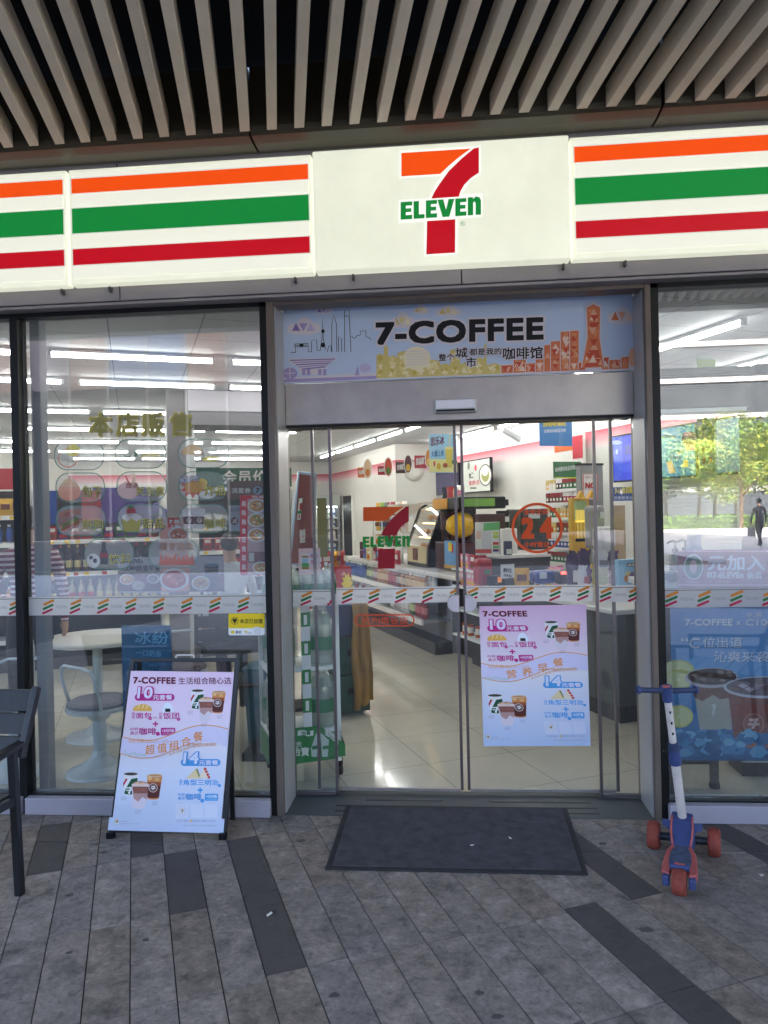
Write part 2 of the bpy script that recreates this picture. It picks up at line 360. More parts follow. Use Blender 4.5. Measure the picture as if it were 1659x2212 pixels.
for c_, x, y, r_ in ((cz4, 1135, 618, .028), (cz4, 1142, 796, .016), (cz4, 412, 890, .018), (cz4, 488, 992, .02), (cz4, 945, 245, .02), (cz4, 1125, 688, .01), (cz3, 448, 282, .02), (cz3, 300, 467, .018), (cz3, 630, 662, .016), (cz3, 300, 716, .014), (cz3, 1300, 232, .026), (cz3, 1445, 900, .018)):
    q = FZ(*c_(x, y)); n_ = 11; pv.add([q + Vector((r_ * rnd.uniform(.6, 1.3) * math.cos(t * .571), r_ * .8 * rnd.uniform(.6, 1.3) * math.sin(t * .571), .0022)) for t in range(n_)], [tuple(range(n_))], m_gum)
pv.build('pavement', kind='structure', origin=(0, 0, 0))

# ================================================================ BUILDING SHELL
m_shade = pm('dark_void', (16, 15, 15), .9)  # near-black stands in for the shade of the void above the slats
m_bld = pm('stone_cladding', (150, 148, 145), .6, noise=(2, .1))
bt = thing('building', 'stone clad building, made tall to shade the plaza, over the shop with its glazed ground floor', 'building', (0, 10, 3.9))
MB().box(-60, 23, 4.3, 26, 3.9, 54, m_bld).build('wall', bt)  # unseen tower, its height and width chosen to shade the plaza
MB().box(23, 48, 4.3, 26, 3.9, 15.5, m_bld).build('wall', bt)
for k in range(3):
    w = MB()
    for x in range(-9, 10): w.box(x * 3 - 1, x * 3 + 1, 4.27, 4.3, 5.2 + 3.4 * k, 7.1 + 3.4 * k, pm('dark_glazing', (40, 48, 58), .1))
    w.build('window_band', bt)
for x0, x1 in ((-30, -8.6), (6.4, 30)):
    MB().box(x0, x1, 4.0, 26, 0, 3.9, m_bld).build('wall', bt)
MB().box(-8.6, 6.4, 4.05, 4.35, 3.0, 3.9, m_bld).build('wall', bt)

# ---- slatted canopy
m_slat = pm('taupe_slat', (212, 200, 180), .55, noise=(5, .10), bump=(30, .05))
t_ = m_slat.node_tree; oi = t_.nodes.new('ShaderNodeObjectInfo'); mr_ = t_.nodes.new('ShaderNodeMapRange'); mr_.inputs[3].default_value = .88; mr_.inputs[4].default_value = 1.06; t_.links.new(oi.outputs['Random'], mr_.inputs[0])   # paint batches differ a little from slat to slat
mx_ = t_.nodes.new('ShaderNodeMix'); mx_.data_type = 'RGBA'; mx_.blend_type = 'MULTIPLY'; mx_.inputs[0].default_value = 1; b_ = t_.nodes['Principled BSDF']; t_.links.new(b_.inputs['Base Color'].links[0].from_socket, mx_.inputs[6]); t_.links.new(mr_.outputs[0], mx_.inputs[7]); t_.links.new(mx_.outputs[2], b_.inputs['Base Color'])
m_beam = pm('bronze_beam', (62, 56, 43), .38, metal=.2, noise=(3, .12))
cn = thing('canopy', 'sloping canopy of long taupe slats ending on a dark bronze beam above the sign', 'canopy', (0, 3.65, 3.57))
SD = Vector((.2256, -.9651, .1327)); LEN = 5.9
sb = MB()
for x0, x1 in ((-6, -2.985), (-2.973, -.957), (-.945, 1.062), (1.074, 3.08), (3.092, 6)):
    prof = [(3.652, 3.9), (3.648, 3.60), (3.652, 3.572), (3.668, 3.562), (3.74, 3.556), (3.82, 3.558), (3.88, 3.575), (3.88, 3.9)]
    n = len(prof)
    sb.add([(x0, y, z) for y, z in prof] + [(x1, y, z) for y, z in prof], [(i, (i + 1) % n, n + (i + 1) % n, n + i) for i in range(n)] + [tuple(range(n))[::-1], tuple(range(n, 2 * n))], m_beam, False)
sb.build('beam', cn)
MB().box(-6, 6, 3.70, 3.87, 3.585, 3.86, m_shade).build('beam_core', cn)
slat = None
for i in range(-9, 41):
    x = -2.103 + .1382 * i
    if slat is None:
        mb = MB(); p = Vector((x, 3.644, 3.572)); e = p + SD * LEN
        mb.hexa([p, p + Vector((.0505, 0, 0)), p + Vector((.0505, 0, .105)), p + Vector((0, 0, .105))], [e, e + Vector((.0505, 0, 0)), e + Vector((.0505, 0, .105)), e + Vector((0, 0, .105))], m_slat)
        slat = mb.build('slat', cn, bevel=.002); sx0 = x
    else:
        c = slat.copy(); COL.objects.link(c); adopt(c, cn); c.location = Vector((x - sx0, 0, 0))
mb = MB()
for t in (1.9, 4.3, 6.9):
    p = Vector((0, 3.644, 3.572)) + SD * t
    for q_ in (.35, .9): mb.cyl((-7, p.y - q_, p.z + .30 + .1 * q_), (9, p.y - q_, p.z + .30 + .1 * q_), .025, pm('conduit', (96, 94, 92), .5), n=8)
    mb.box(-7, 9, p.y - .05, p.y + .05, p.z + .16, p.z + .26, pm('purlin', (104, 100, 98), .7))
mb.build('purlin', cn)
e = Vector((0, 3.644, 3.572)) + SD * LEN
MB().box(-9, 11, e.y - .25, e.y, e.z - .08, e.z + .75, pm('canopy_edge', (120, 118, 116), .5, noise=(2, .1))).build('edge_fascia', cn)
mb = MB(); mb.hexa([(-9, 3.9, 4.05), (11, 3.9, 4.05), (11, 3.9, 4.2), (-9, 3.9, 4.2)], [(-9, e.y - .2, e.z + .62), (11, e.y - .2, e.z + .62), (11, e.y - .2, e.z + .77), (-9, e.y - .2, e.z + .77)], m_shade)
mb.build('roof', cn)

# ================================================================ SHOP FRONT
m_fas = pm('grey_aluminium', (142, 136, 138), .5, noise=(3, .08), bump=(300, .04))
m_black = pm('black_frame', (11, 11, 13), .45, noise=(4, .15), spec=.3)
m_bronze = pm('bronze_jamb', (104, 92, 85), .45, metal=.2, noise=(3, .12))
m_steel = pm('brushed_steel', (170, 162, 158), .33, metal=.6, noise=(2.2, .2))
m_steel2 = pm('grey_steel', (178, 178, 180), .36, metal=.4, noise=(2.5, .10))
m_cliph = pm('clip_metal', (70, 66, 70), .5)
m_plinth = pm('plinth_panel', (158, 153, 164), .5, noise=(4, .06))
m_glass = mixglass('window_glass', (.96, .98, .975), .15, dust=.035, dcol=(.75, .77, .78)); m_dglass = mixglass('door_glass', (.97, .98, .975), .045, dust=.012, dcol=(.75, .77, .78))
m_edge = pm('glass_edge', (60, 84, 78), .2)
sf = thing('shopfront', 'glazed shop front in black and bronze frames with grey panel band over it', 'shop front', (0, 4.03, 0))
fb = MB()
for x0, x1 in ((-6, -3.2), (-3.196, -1.757), (-1.753, .0965), (.1005, 1.787), (1.791, 6)):
    fb.box(x0 + .001, x1 - .001, 3.9, 3.99, 2.835, 3.62, m_fas)
fb.build('fascia_panel', sf, bevel=.002)
MB().box(-6, 6, 3.905, 3.99, 2.815, 2.829, m_fas).box(-6, 6, 3.935, 3.985, 2.829, 2.835, m_black).build('drip_edge', sf)
for x in (-2.07, -1.80, -.78, -.47, .62, .93, 1.9):
    MB().box(x - .005, x + .005, 3.868, 3.90, 2.878, 2.905, m_cliph).build('clip', sf)
MB().box(-6, -2.444, 3.985, 4.06, 2.79, 2.815, m_black).box(-2.399, -.968, 3.985, 4.06, 2.79, 2.815, m_black).box(1.08, 6, 3.985, 4.06, 2.79, 2.815, m_black).build('window_head', sf)
for x0, x1 in ((-2.444, -2.399), (-1.006, -.9685), (1.0805, 1.121)):
    MB().box(x0, x1, 3.985, 4.08, .0, 2.815, m_black).build('mullion', sf, bevel=.002)
for x0, x1 in ((-.968, -.931), (1.05, 1.08)):
    MB().box(x0, x1, 3.982, 4.34, 0, 2.814, m_bronze).build('door_jamb', sf, bevel=.003)
MB().box(-.9305, -.9245, 4.02, 4.27, 0, 2.80, m_steel2).build('reveal_lining', sf)
MB().box(1.0435, 1.0495, 4.02, 4.27, 0, 2.80, m_steel2).build('reveal_lining', sf)
MB().box(-.93, 1.05, 3.985, 4.10, 2.795, 2.813, m_bronze).box(-.924, 1.043, 4.03, 4.24, 2.83, 2.84, m_fas).build('lintel', sf)
MB().box(-.93, 1.05, 4.10, 4.3, 2.826, 2.86, m_steel2).build('lintel_soffit', sf)
MB().box(-6, -2.444, 4.0, 4.07, .075, .103, m_black).box(-2.399, -1.006, 4.0, 4.07, .075, .103, m_black).box(1.121, 6, 4.0, 4.07, .075, .103, m_black).build('sill', sf)
for x0, x1 in ((-6, -2.42), (-2.395, -1.0), (1.112, 6)):
    MB().box(x0, x1, 3.95, 4.03, .002, .094, m_plinth).build('plinth', sf, bevel=.004)
MB().box(-.93, 1.05, 4.0, 4.36, -.02, .003, pm('threshold_stone', (70, 76, 76), .55, noise=(6, .18))).build('threshold', sf)
for c_, x0, x1, y in ((crop(1050, 2300, .5425), 720, 1280, 1566), (crop(1050, 2300, .5425), 505, 1220, 1605), (crop(1050, 2300, .5425), 495, 600, 1645), (crop(1800, 2300, .4822), 260, 1090, 1776), (crop(1800, 2300, .4822), 370, 1140, 1822), (crop(1800, 2300, .4822), 910, 1170, 1872)):
    p, q = FZ(*c_(x0, y), .004), FZ(*c_(x1, y), .004); MB().box(p.x, q.x, p.y - .006, p.y + .006, .0, .0045, m_black).build('drain_slot', sf)
panes = {}
for nm, x0, x1 in (('far', -6, -2.45), ('left', -2.392, -1.012), ('right', 1.127, 6)):
    o = MB().box(x0, x1, 4.03, 4.038, .105, 2.79, m_glass).build('window_pane', sf)
    panes[nm] = o

# safety band printed on the glass
BW = film(236, 236, 240, .86); BO = ink(206, 126, 46); BG = ink(28, 104, 52); BR = ink(180, 26, 62); BT = ink(150, 150, 156); BL = ink(60, 60, 64)
def band(name, parent, x0, x1, Y, z0, z1, start, step, label=None):
    mp = lambda x, y: (x, y); a = Art(mp, lambda X, Zz, k: (X, Y - k, Zz), .0004)
    a.rect(x0, z0, x1, z1, BW); a.rect(x0, z1 - .012, x1, z1 - .009, BL)
    x = start; zc = (z0 + z1 - .012) / 2; i = 0
    while x < x1 + .02:
        if x > x0 - .06:
            for dz, dx, mt, w in ((.026, .004, BO, .015), (.001, 0, BG, .013), (-.024, -.004, BR, .012)):
                p = [(max(x0 + .002, min(x1 - .002, x + dx + t)), zc + dz + t * .42) for t in (-.031, -.015, 0, .015, .031)]
                if p[-1][0] - p[0][0] > .02: a.line(p, w, mt)
        t0, t1 = x + .045, x + .113
        if t0 > x0 + .004 and t1 < x1 - .004:
            a.e.append(([(t0 + (t1 - t0) * u, zc - .008 + .016 * v) for u, v in text2d('7-ELEVEn')[0]], text2d('7-ELEVEn')[1], BT))
        x += step; i += 1
    mb = MB(); a.into(mb); return mb.build(name, parent, label)
band('safety_band', panes['far'], -3.2, -2.452, 4.028, 1.106, 1.212, -3.115, .16)
band('safety_band', panes['left'], -2.391, -1.013, 4.028, 1.106, 1.212, -2.275, .1617)
band('safety_band', panes['right'], 1.118, 2.6, 4.028, 1.110, 1.212, 1.165, .165)

# ---- striped and plain light boxes
c1 = crop(0, 0, .9114); c2 = crop(1512, 0, .9114)
LITE = 1.0
m_lit = pm('lit_panel', (.60, .61, .49), .35, noise=(1.3, .10), emit=1.04, spec=.5)  # noise in the colour stands in for uneven backlight
m_lit2 = pm('lit_rib', (.60, .60, .51), .3, emit=1.08)
def lit(n, r, g_, b): return pm('lit_' + n, (r, g_, b), .3, emit=.74)
m_or, m_gr, m_rd = lit('orange', .82, .072, .004), lit('green', .004, .21, .035), lit('red', .47, .003, .012)
m_side = pm('sign_side', (205, 205, 190), .4)
def lightbox(x0, x1, label, stripes=True, Yf=3.83):
    t = thing('lightbox_sign', label, 'shop sign', ((x0 + x1) / 2, 3.86, 2.905), group='backlit boxes of the shop sign')
    z0, z1 = 2.908, 3.53
    MB().box(x0 + .003, x1 - .003, Yf, 3.897, z0, z1, m_lit).build('panel', t, bevel=.009)
    if stripes:
        H = z1 - z0
        for f0, f1 in ((.035, .075), (.215, .325), (.565, .680), (.84, .95)):
            MB().box(x0 + .022, x1 - .02, Yf - .004, Yf + .004, z1 - H * f1, z1 - H * f0, m_lit2).build('rib', t, bevel=.003)
        for (f0, f1), mt in zip(((.0856, .210), (.342, .556), (.693, .829)), (m_or, m_gr, m_rd)):
            MB().box(x0 + .016, x1 - .014, Yf - .003, Yf + .004, z1 - H * f1 - .007, z1 - H * f0 + .007, pm('lit_edge', (.52, .53, .47), .3, emit=.95)).box(x0 + .023, x1 - .021, Yf - .0055, Yf + .003, z1 - H * f1, z1 - H * f0, mt).build('stripe', t)
    return t
lightbox(-3.42, -2.006, 'striped light box at the left end, cut by the picture edge')
lightbox(-2.0, -.668, 'striped orange green and red light box directly left of the logo box')
lightbox(.655, 2.6, 'striped orange green and red light box right of the logo box')
lc = lightbox(-.664, .651, 'plain cream light box with red and orange seven logo in the middle', False, 3.80)
a = front_art(c2, 3.80)
T = lambda u, v: (75 + u, 660 + v - .063 * u)
seven(a, T, m_or, m_rd, m_gr, rim=pm('lit_rim', (.66, .67, .60), .3, emit=1.15))
mb = MB(); a.into(mb); mb.build('logo', lc)

# ================================================================ DOOR RECESS
c5z = crop(1000, 1100, .9644)
hd = thing('door_header', 'brushed steel door operator box spanning the recess above the sliding doors', 'door header', (.06, 4.25, 2.16))
MB().box(-.9235, 1.0425, 4.225, 4.40, 2.163, 2.401, m_steel).build('cover', hd, bevel=.003)
MB().box(-.9235, 1.0425, 4.232, 4.40, 2.150, 2.162, m_black).build('track', hd)
sn = thing('door_sensor', 'small white sensor box fixed on the steel header above the doors', 'sensor', (.06, 4.2, 2.23))
p, q = FY(*c5z(737, 492), 4.2), FY(*c5z(908, 540), 4.2)
MB().box(p.x, q.x, 4.19, 4.225, q.z, p.z, m_steel2).build('housing', sn, bevel=.004)
MB().box(p.x + .008, q.x - .008, 4.184, 4.192, q.z + .022, p.z - .006, pm('sensor_face', (232, 230, 238), .3)).box(p.x + .008, q.x - .008, 4.186, 4.192, q.z + .006, q.z + .016, m_black).build('lens', sn)

# banner over the door
bn = thing('coffee_banner', 'pale blue banner over the doors with skyline drawing and big black lettering', 'banner', (.06, 4.2, 2.403))
mb = MB(); mb.box(-.9225, 1.0425, 4.204, 4.222, 2.402, 2.824, pm('banner_blue', (186, 202, 228), .5, noise=(1.5, .03)))
a = front_art(c5z, 4.204)
rv = random.Random(3)
Wt = ink(214, 206, 214); PU = [ink(132, 116, 178), ink(164, 150, 198), ink(190, 178, 212)]; YE = [ink(212, 192, 120), ink(224, 206, 140), ink(232, 220, 184), ink(200, 174, 84), ink(230, 214, 160)]
ORG = [ink(214, 122, 82), ink(226, 168, 138), ink(234, 206, 188), ink(204, 84, 62), ink(222, 142, 100)]
def facets(poly, cols, n, s):
    xs = [p[0] for p in poly]; ys = [p[1] for p in poly]
    def inside(x, y):
        r = False
        for i in range(len(poly)):
            (xa, ya), (xb, yb) = poly[i - 1], poly[i]
            if (ya > y) != (yb > y) and x < (xb - xa) * (y - ya) / (yb - ya) + xa: r = not r
        return r
    a.poly([(x, y) for x, y in poly], cols[0])
    for _ in range(n):
        x, y = rv.uniform(min(xs), max(xs)), rv.uniform(min(ys), max(ys)); d = rv.choice((1, -1))
        t = [(x - s * .55, y + d * s * .5), (x + s * .55, y + d * s * .5), (x, y - d * s * .5)]
        if all(inside(*p) for p in t): a.poly(t, rv.choice(cols[1:]))
def cloud(cx, cy_, w, h, cols):
    a.poly([(cx - .6 * w, cy_ + .35 * h)] + arc(cx - .35 * w, cy_ + .1 * h, .28 * w, .35 * h, 170, 290, 6) + arc(cx + .02 * w, cy_ - .2 * h, .3 * w, .42 * h, 190, 350, 8) + arc(cx + .38 * w, cy_ + .1 * h, .25 * w, .38 * h, 250, 390, 6) + [(cx + .2 * w, cy_ + .52 * h), (cx - .3 * w, cy_ + .5 * h)], Wt)
    for k in range(3):
        x = cx - .3 * w + .27 * w * k; d = 1 if k % 2 else -1
        a.poly([(x - .16 * w, cy_ + d * -.25 * h), (x + .16 * w, cy_ + d * -.25 * h), (x, cy_ + d * .28 * h)], cols[k % len(cols)])
cloud(205, 195, 110, 62, PU); cloud(607, 170, 84, 58, YE); cloud(682, 124, 52, 36, YE); cloud(795, 130, 84, 44, YE); cloud(1505, 150, 100, 66, ORG); cloud(285, 128, 60, 24, PU)
# white rim then blocks of skyline along the foot
base = lambda x: 424 - (x - 118) * .0367
a.poly([(118, base(118) - 24), (560, base(560) - 30), (1000, base(1000) - 40), (1556, base(1556) - 30), (1556, base(1556) - 1), (118, base(118) - 1)], Wt)
a.poly([(120, base(120) - 16), (500, base(500) - 16), (500, base(500) - 3), (120, base(120) - 3)], PU[1])
for x0, y0, x1 in ((500, 310, 530), (530, 275, 548), (548, 318, 585), (585, 300, 640), (640, 345, 700), (700, 335, 760), (760, 350, 800), (800, 290, 842), (842, 345, 900), (900, 325, 940), (940, 270, 950), (950, 350, 1010)):
    facets([(x0, base(x0) - 6), (x0, y0), ((x0 + x1) / 2, y0 - 8), (x1, y0), (x1, base(x1) - 6)], YE, 34, 20)
a.ell(665, 322, 56, 48, YE[2])
for k in range(6): a.line([(622, 296 + k * 11), (708, 290 + k * 11)], 4, Wt)
for x0, y0, x1 in ((1010, 352, 1060), (1060, 330, 1110), (1110, 345, 1150), (1150, 310, 1185), (1185, 270, 1212), (1212, 255, 1250), (1252, 215, 1290), (1290, 212, 1325), (1325, 340, 1352), (1420, 320, 1450), (1450, 330, 1500), (1500, 318, 1530)):
    a.poly([(x0 - 3, base(x0) - 6), (x0 - 3, y0 - 5), (x1 + 3, y0 - 5), (x1 + 3, base(x1) - 6)], Wt)
    facets([(x0, base(x0) - 8), (x0, y0), (x1, y0 - 3), (x1, base(x1) - 8)], ORG, 60, 24)
a.poly([(1334, 362), (1356, 240), (1352, 108), (1385, 92), (1418, 106), (1416, 240), (1432, 358)], Wt)
facets([(1338, 362), (1362, 240), (1358, 118), (1385, 102), (1413, 116), (1410, 240), (1428, 358)], ORG, 200, 30)
a.ell(1545, 318, 15, 38, ORG[1])
a.poly([(136, 325), (338, 318), (338, 326), (300, 352), (288, 388), (190, 392), (182, 360), (142, 336)], Wt)
for k in range(5): a.line([(146 + k * 12, 331 + k * 9), (332 - k * 10, 325 + k * 8)], 5, PU[k % 2])
for x in (196, 216, 262, 282): a.rect(x, 366, x + 14, 392, PU[1])
a.ell(147, 384, 30, 24, PU[1]); a.line([(124, 384), (170, 383)], 3, Wt); a.line([(147, 360), (147, 408)], 3, Wt); a.ell(455, 362, 24, 18, PU[2])
a.poly([(412, 392), (424, 348), (430, 392)], PU[1])
K = ink(28, 28, 32)
for out in ([(150, 299), (170, 298)], [(170, 298), (170, 270), (222, 268), (222, 296), (234, 296)], [(234, 296), (236, 250), (256, 246), (258, 290), (270, 290)], [(270, 290), (278, 240), (280, 150), (283, 240), (292, 288)],
            [(300, 296), (304, 274), (314, 268), (316, 296)], [(318, 297), (318, 180), (326, 142), (336, 180), (338, 296)], [(345, 298), (345, 234), (358, 242), (358, 296)], [(370, 297), (370, 128), (389, 127), (389, 150), (372, 150)], [(389, 150), (396, 296)],
            [(398, 232), (406, 240), (412, 240), (420, 230), (434, 228), (434, 212), (456, 209), (458, 236), (470, 238), (478, 248)], [(166, 264), (222, 262), (222, 274), (166, 276), (166, 264)], [(166, 270), (222, 268)]):
    a.line(out, 2.6, K)
a.ell(282, 212, 7, 8, K); a.ell(282, 268, 9, 10, K); a.rect(186, 262, 202, 276, K)
for t, x0, y0, x1, y1 in (('7-COFFEE', 497, 176, 1182, 270),):
    for dx, dy in ((-9, 0), (9, 0), (0, -9), (0, 9), (-6, -6), (6, 6), (-6, 6), (6, -6)): a.text(t, x0 + dx, y0 + dy, x1 + dx, y1 + dy, Wt, .045, slope=-.032)
    a.text(t, x0, y0, x1, y1, K, .045, slope=-.032)
for t, x0, y0, x1, y1 in (('整个', 755, 305, 816, 334), ('城', 822, 280, 872, 322), ('市', 866, 320, 908, 360), ('都是我的', 880, 284, 1010, 312), ('咖啡馆', 1016, 280, 1178, 330)):
    for dx, dy in ((-4, 0), (4, 0), (0, -4), (0, 4), (-3, -3), (3, 3)): a.text(t, x0 + dx, y0 + dy, x1 + dx, y1 + dy, Wt, .028, slope=-.03)
    a.text(t, x0, y0, x1, y1, K, .02, slope=-.03)
a.into(mb); mb.build('print', bn)

# ================================================================ SLIDING DOORS
m_rail = pm('door_edge', (120, 110, 112), .3, metal=.7)
m_seal = pm('door_seal', (40, 38, 40), .5)
def sidelight(x0, x1, edge, label):
    t = thing('door_sidelight', label, 'glass panel', ((x0 + x1) / 2, 4.27, 0), group='fixed glass panels beside the sliding doors')
    g_ = MB().box(x0, x1, 4.268, 4.276, .02, 2.148, m_dglass).build('pane', t)
    MB().box(edge - .008, edge + .008, 4.262, 4.282, .012, 2.148, m_rail).build('edge_strip', t)
    MB().box(x0, x1, 4.262, 4.282, .012, .03, m_rail).build('bottom_rail', t)
    return t, g_
s1, sg1 = sidelight(-.924, -.675, -.678, 'narrow fixed glass panel at the left end of the doorway')
s2, sg2 = sidelight(.826, 1.043, .828, 'narrow fixed glass panel at the right end of the doorway')
def leaf(x0, x1, meet, label):
    t = thing('sliding_door', label, 'sliding door', ((x0 + x1) / 2, 4.32, 0), group='pair of sliding glass doors')
    g_ = MB().box(x0, x1, 4.316, 4.324, .03, 2.148, m_dglass).build('pane', t)
    for x in (x0, x1): MB().box(x - .008, x + .008, 4.308, 4.332, .03, 2.148, m_rail).build('edge_strip', t)
    MB().box(x0 + .01, x1 - .01, 4.310, 4.330, .022, .036, m_steel).build('bottom_rail', t)
    return t, g_
d1, dg1 = leaf(-.79, .046, .046, 'left sliding glass door carrying a large seven logo decal')
d2, dg2 = leaf(.086, .93, .086, 'right sliding glass door carrying the round 24 hour decal')
band('safety_band', sg1, -.913, -.69, 4.266, 1.115, 1.206, -.835, .157)
band('safety_band', sg2, .838, 1.041, 4.266, 1.115, 1.206, .875, .157)
band('safety_band', dg1, -.665, .036, 4.314, 1.118, 1.210, -.60, .1572)
band('safety_band', dg2, .096, .815, 4.314, 1.118, 1.210, .13, .1572)
# lock plates
lk = crop(1750, 1600, .5124)
for t, pts, keyed in ((d1, arc(90, 1510, 68, 63, 90, 270, 14), False), (d2, arc(178, 1510, 68, 63, -90, 90, 14), True)):
    x_in = 112 if not keyed else 156
    out = [(FY(*lk(x, y), 4.29).x, FY(*lk(x, y), 4.29).z) for x, y in pts + ([(x_in, pts[-1][1]), (x_in, pts[0][1])])]
    mb = MB(); mb.prism(out, (0, 4.288, 0), (1, 0, 0), (0, 0, 1), -.05, pm('lock_shell', (206, 196, 202), .3, metal=.3, noise=(8, .05)))
    o = mb.build('lock_plate', t, bevel=.004)
    if keyed:
        p = FY(*lk(183, 1510), 4.286)
        MB().cyl((p.x, 4.288, p.z), (p.x, 4.280, p.z), .014, m_steel).cyl((p.x, 4.281, p.z), (p.x, 4.277, p.z), .009, pm('key_core', (70, 68, 68), .4, metal=.6)).box(p.x - .0015, p.x + .0015, 4.275, 4.278, p.z - .006, p.z + .006, m_black).build('keyhole', o)
# seven decal on the left leaf
c6 = crop(1250, 1950, .3617)
a = front_art(c6, 4.314)
T = lambda u, v: (497 + u * 1.485, 128 + v * 1.515 - .02 * u)
seven(a, T, ink(206, 84, 30), ink(150, 24, 40), ink(28, 132, 54), reg=False)
mb = MB(); a.into(mb); mb.build('logo_decal', dg1)
c4 = crop(1050, 1600, .4822)
a = front_art(c4, 4.314); OR = ink(212, 82, 52)
a.ring(rrect(718, 1697, 1208, 1798, 50), 12, OR); a.text('杭州缤谷店', 775, 1716, 1155, 1780, OR, .012)
mb = MB(); a.into(mb); mb.build('store_name_decal', dg1)
c5 = crop(1750, 1600, .5124)
a = front_art(c5, 4.314); O2 = ink(214, 80, 36)
a.ring([(713 + 198 * math.cos(i * .1309), 935 + 195 * math.sin(i * .1309)) for i in range(48)], 21, O2)
a.text('2', 590, 852, 690, 1018, O2, .05); a.text('4', 732, 848, 835, 1018, O2, .05)
a.text('全年无休', 608, 790, 800, 835, O2, .03, slope=-.02); a.text('小时营业', 612, 1040, 808, 1082, O2, .03)
mb = MB(); a.into(mb); mb.build('hours_decal', dg2)
# ================================================================ DOOR MAT, LITTER
m_mat = pm('mat_rubber', (66, 62, 64), .9, noise=(14, .4))
mt = thing('door_mat', 'ribbed charcoal door mat lying on the pavement before the doors', 'door mat', (0, 3.75, .0))
cm = [Vector((-.607, 4.127, 0)), Vector((.613, 4.124, 0)), Vector((.588, 3.381, 0)), Vector((-.603, 3.385, 0))]
mb = MB(); zt = Vector((0, 0, .008)); mb.hexa([p + Vector((0, 0, .001)) for p in cm][::-1], [p + zt for p in cm][::-1], pm('mat_border', (44, 43, 46), .85, noise=(14, .3))); mb.build('border', mt)
mb = MB()
for i in range(40):
    y = 3.412 + i * .0172; x0 = -.575 - .0005 * i * .1; x1 = .565 + .0004 * i
    mb.add([(x0, y, .008), (x1, y, .008), (x1, y + .003, .0145), (x0, y + .003, .0145), (x1, y + .0085, .0145), (x0, y + .0085, .0145), (x1, y + .0115, .008), (x0, y + .0115, .008)],
           [(0, 1, 2, 3), (3, 2, 4, 5), (5, 4, 6, 7)], m_mat)
mb.build('ribbed_pile', mt)
cg = thing('cigarette_butt', 'crushed white cigarette butt on the dark paving slab', 'litter', FZ(583, 1978))
o = cg.location
MB().cyl(o + Vector((-.008, -.01, .006)), o + Vector((.004, .012, .006)), .005, pm('paper_white', (225, 220, 212), .7), n=8).build('paper', cg)
MB().cyl(o + Vector((.004, .012, .006)), o + Vector((.016, .026, .005)), .0048, pm('butt_ash', (50, 46, 44), .9), n=8).build('burnt_end', cg)
rl = random.Random(5)
for k, (px, py) in enumerate(((1020, 1826), (1102, 1810), (1645, 1891))):
    p = FZ(px, py, .0135 if py < 1860 and k < 2 else .003); mb = MB()
    vs = [p + Vector((rl.uniform(-.012, .012), rl.uniform(-.012, .012), rl.uniform(0, .003))) for _ in range(5)]
    vs.sort(key=lambda q: math.atan2(q.y - p.y, q.x - p.x)); n = len(vs)
    mb.add(vs + [v - Vector((0, 0, .002)) for v in vs], [tuple(range(n)), tuple(range(n, 2 * n))[::-1]] + [(i, n + i, n + (i + 1) % n, (i + 1) % n) for i in range(n)], pm('paper_white', (225, 220, 212), .7))
    mb.build('paper_scrap', label='tiny white scrap of paper fallen on the mat or the paving', cat='litter', group='paper scraps on the ground')

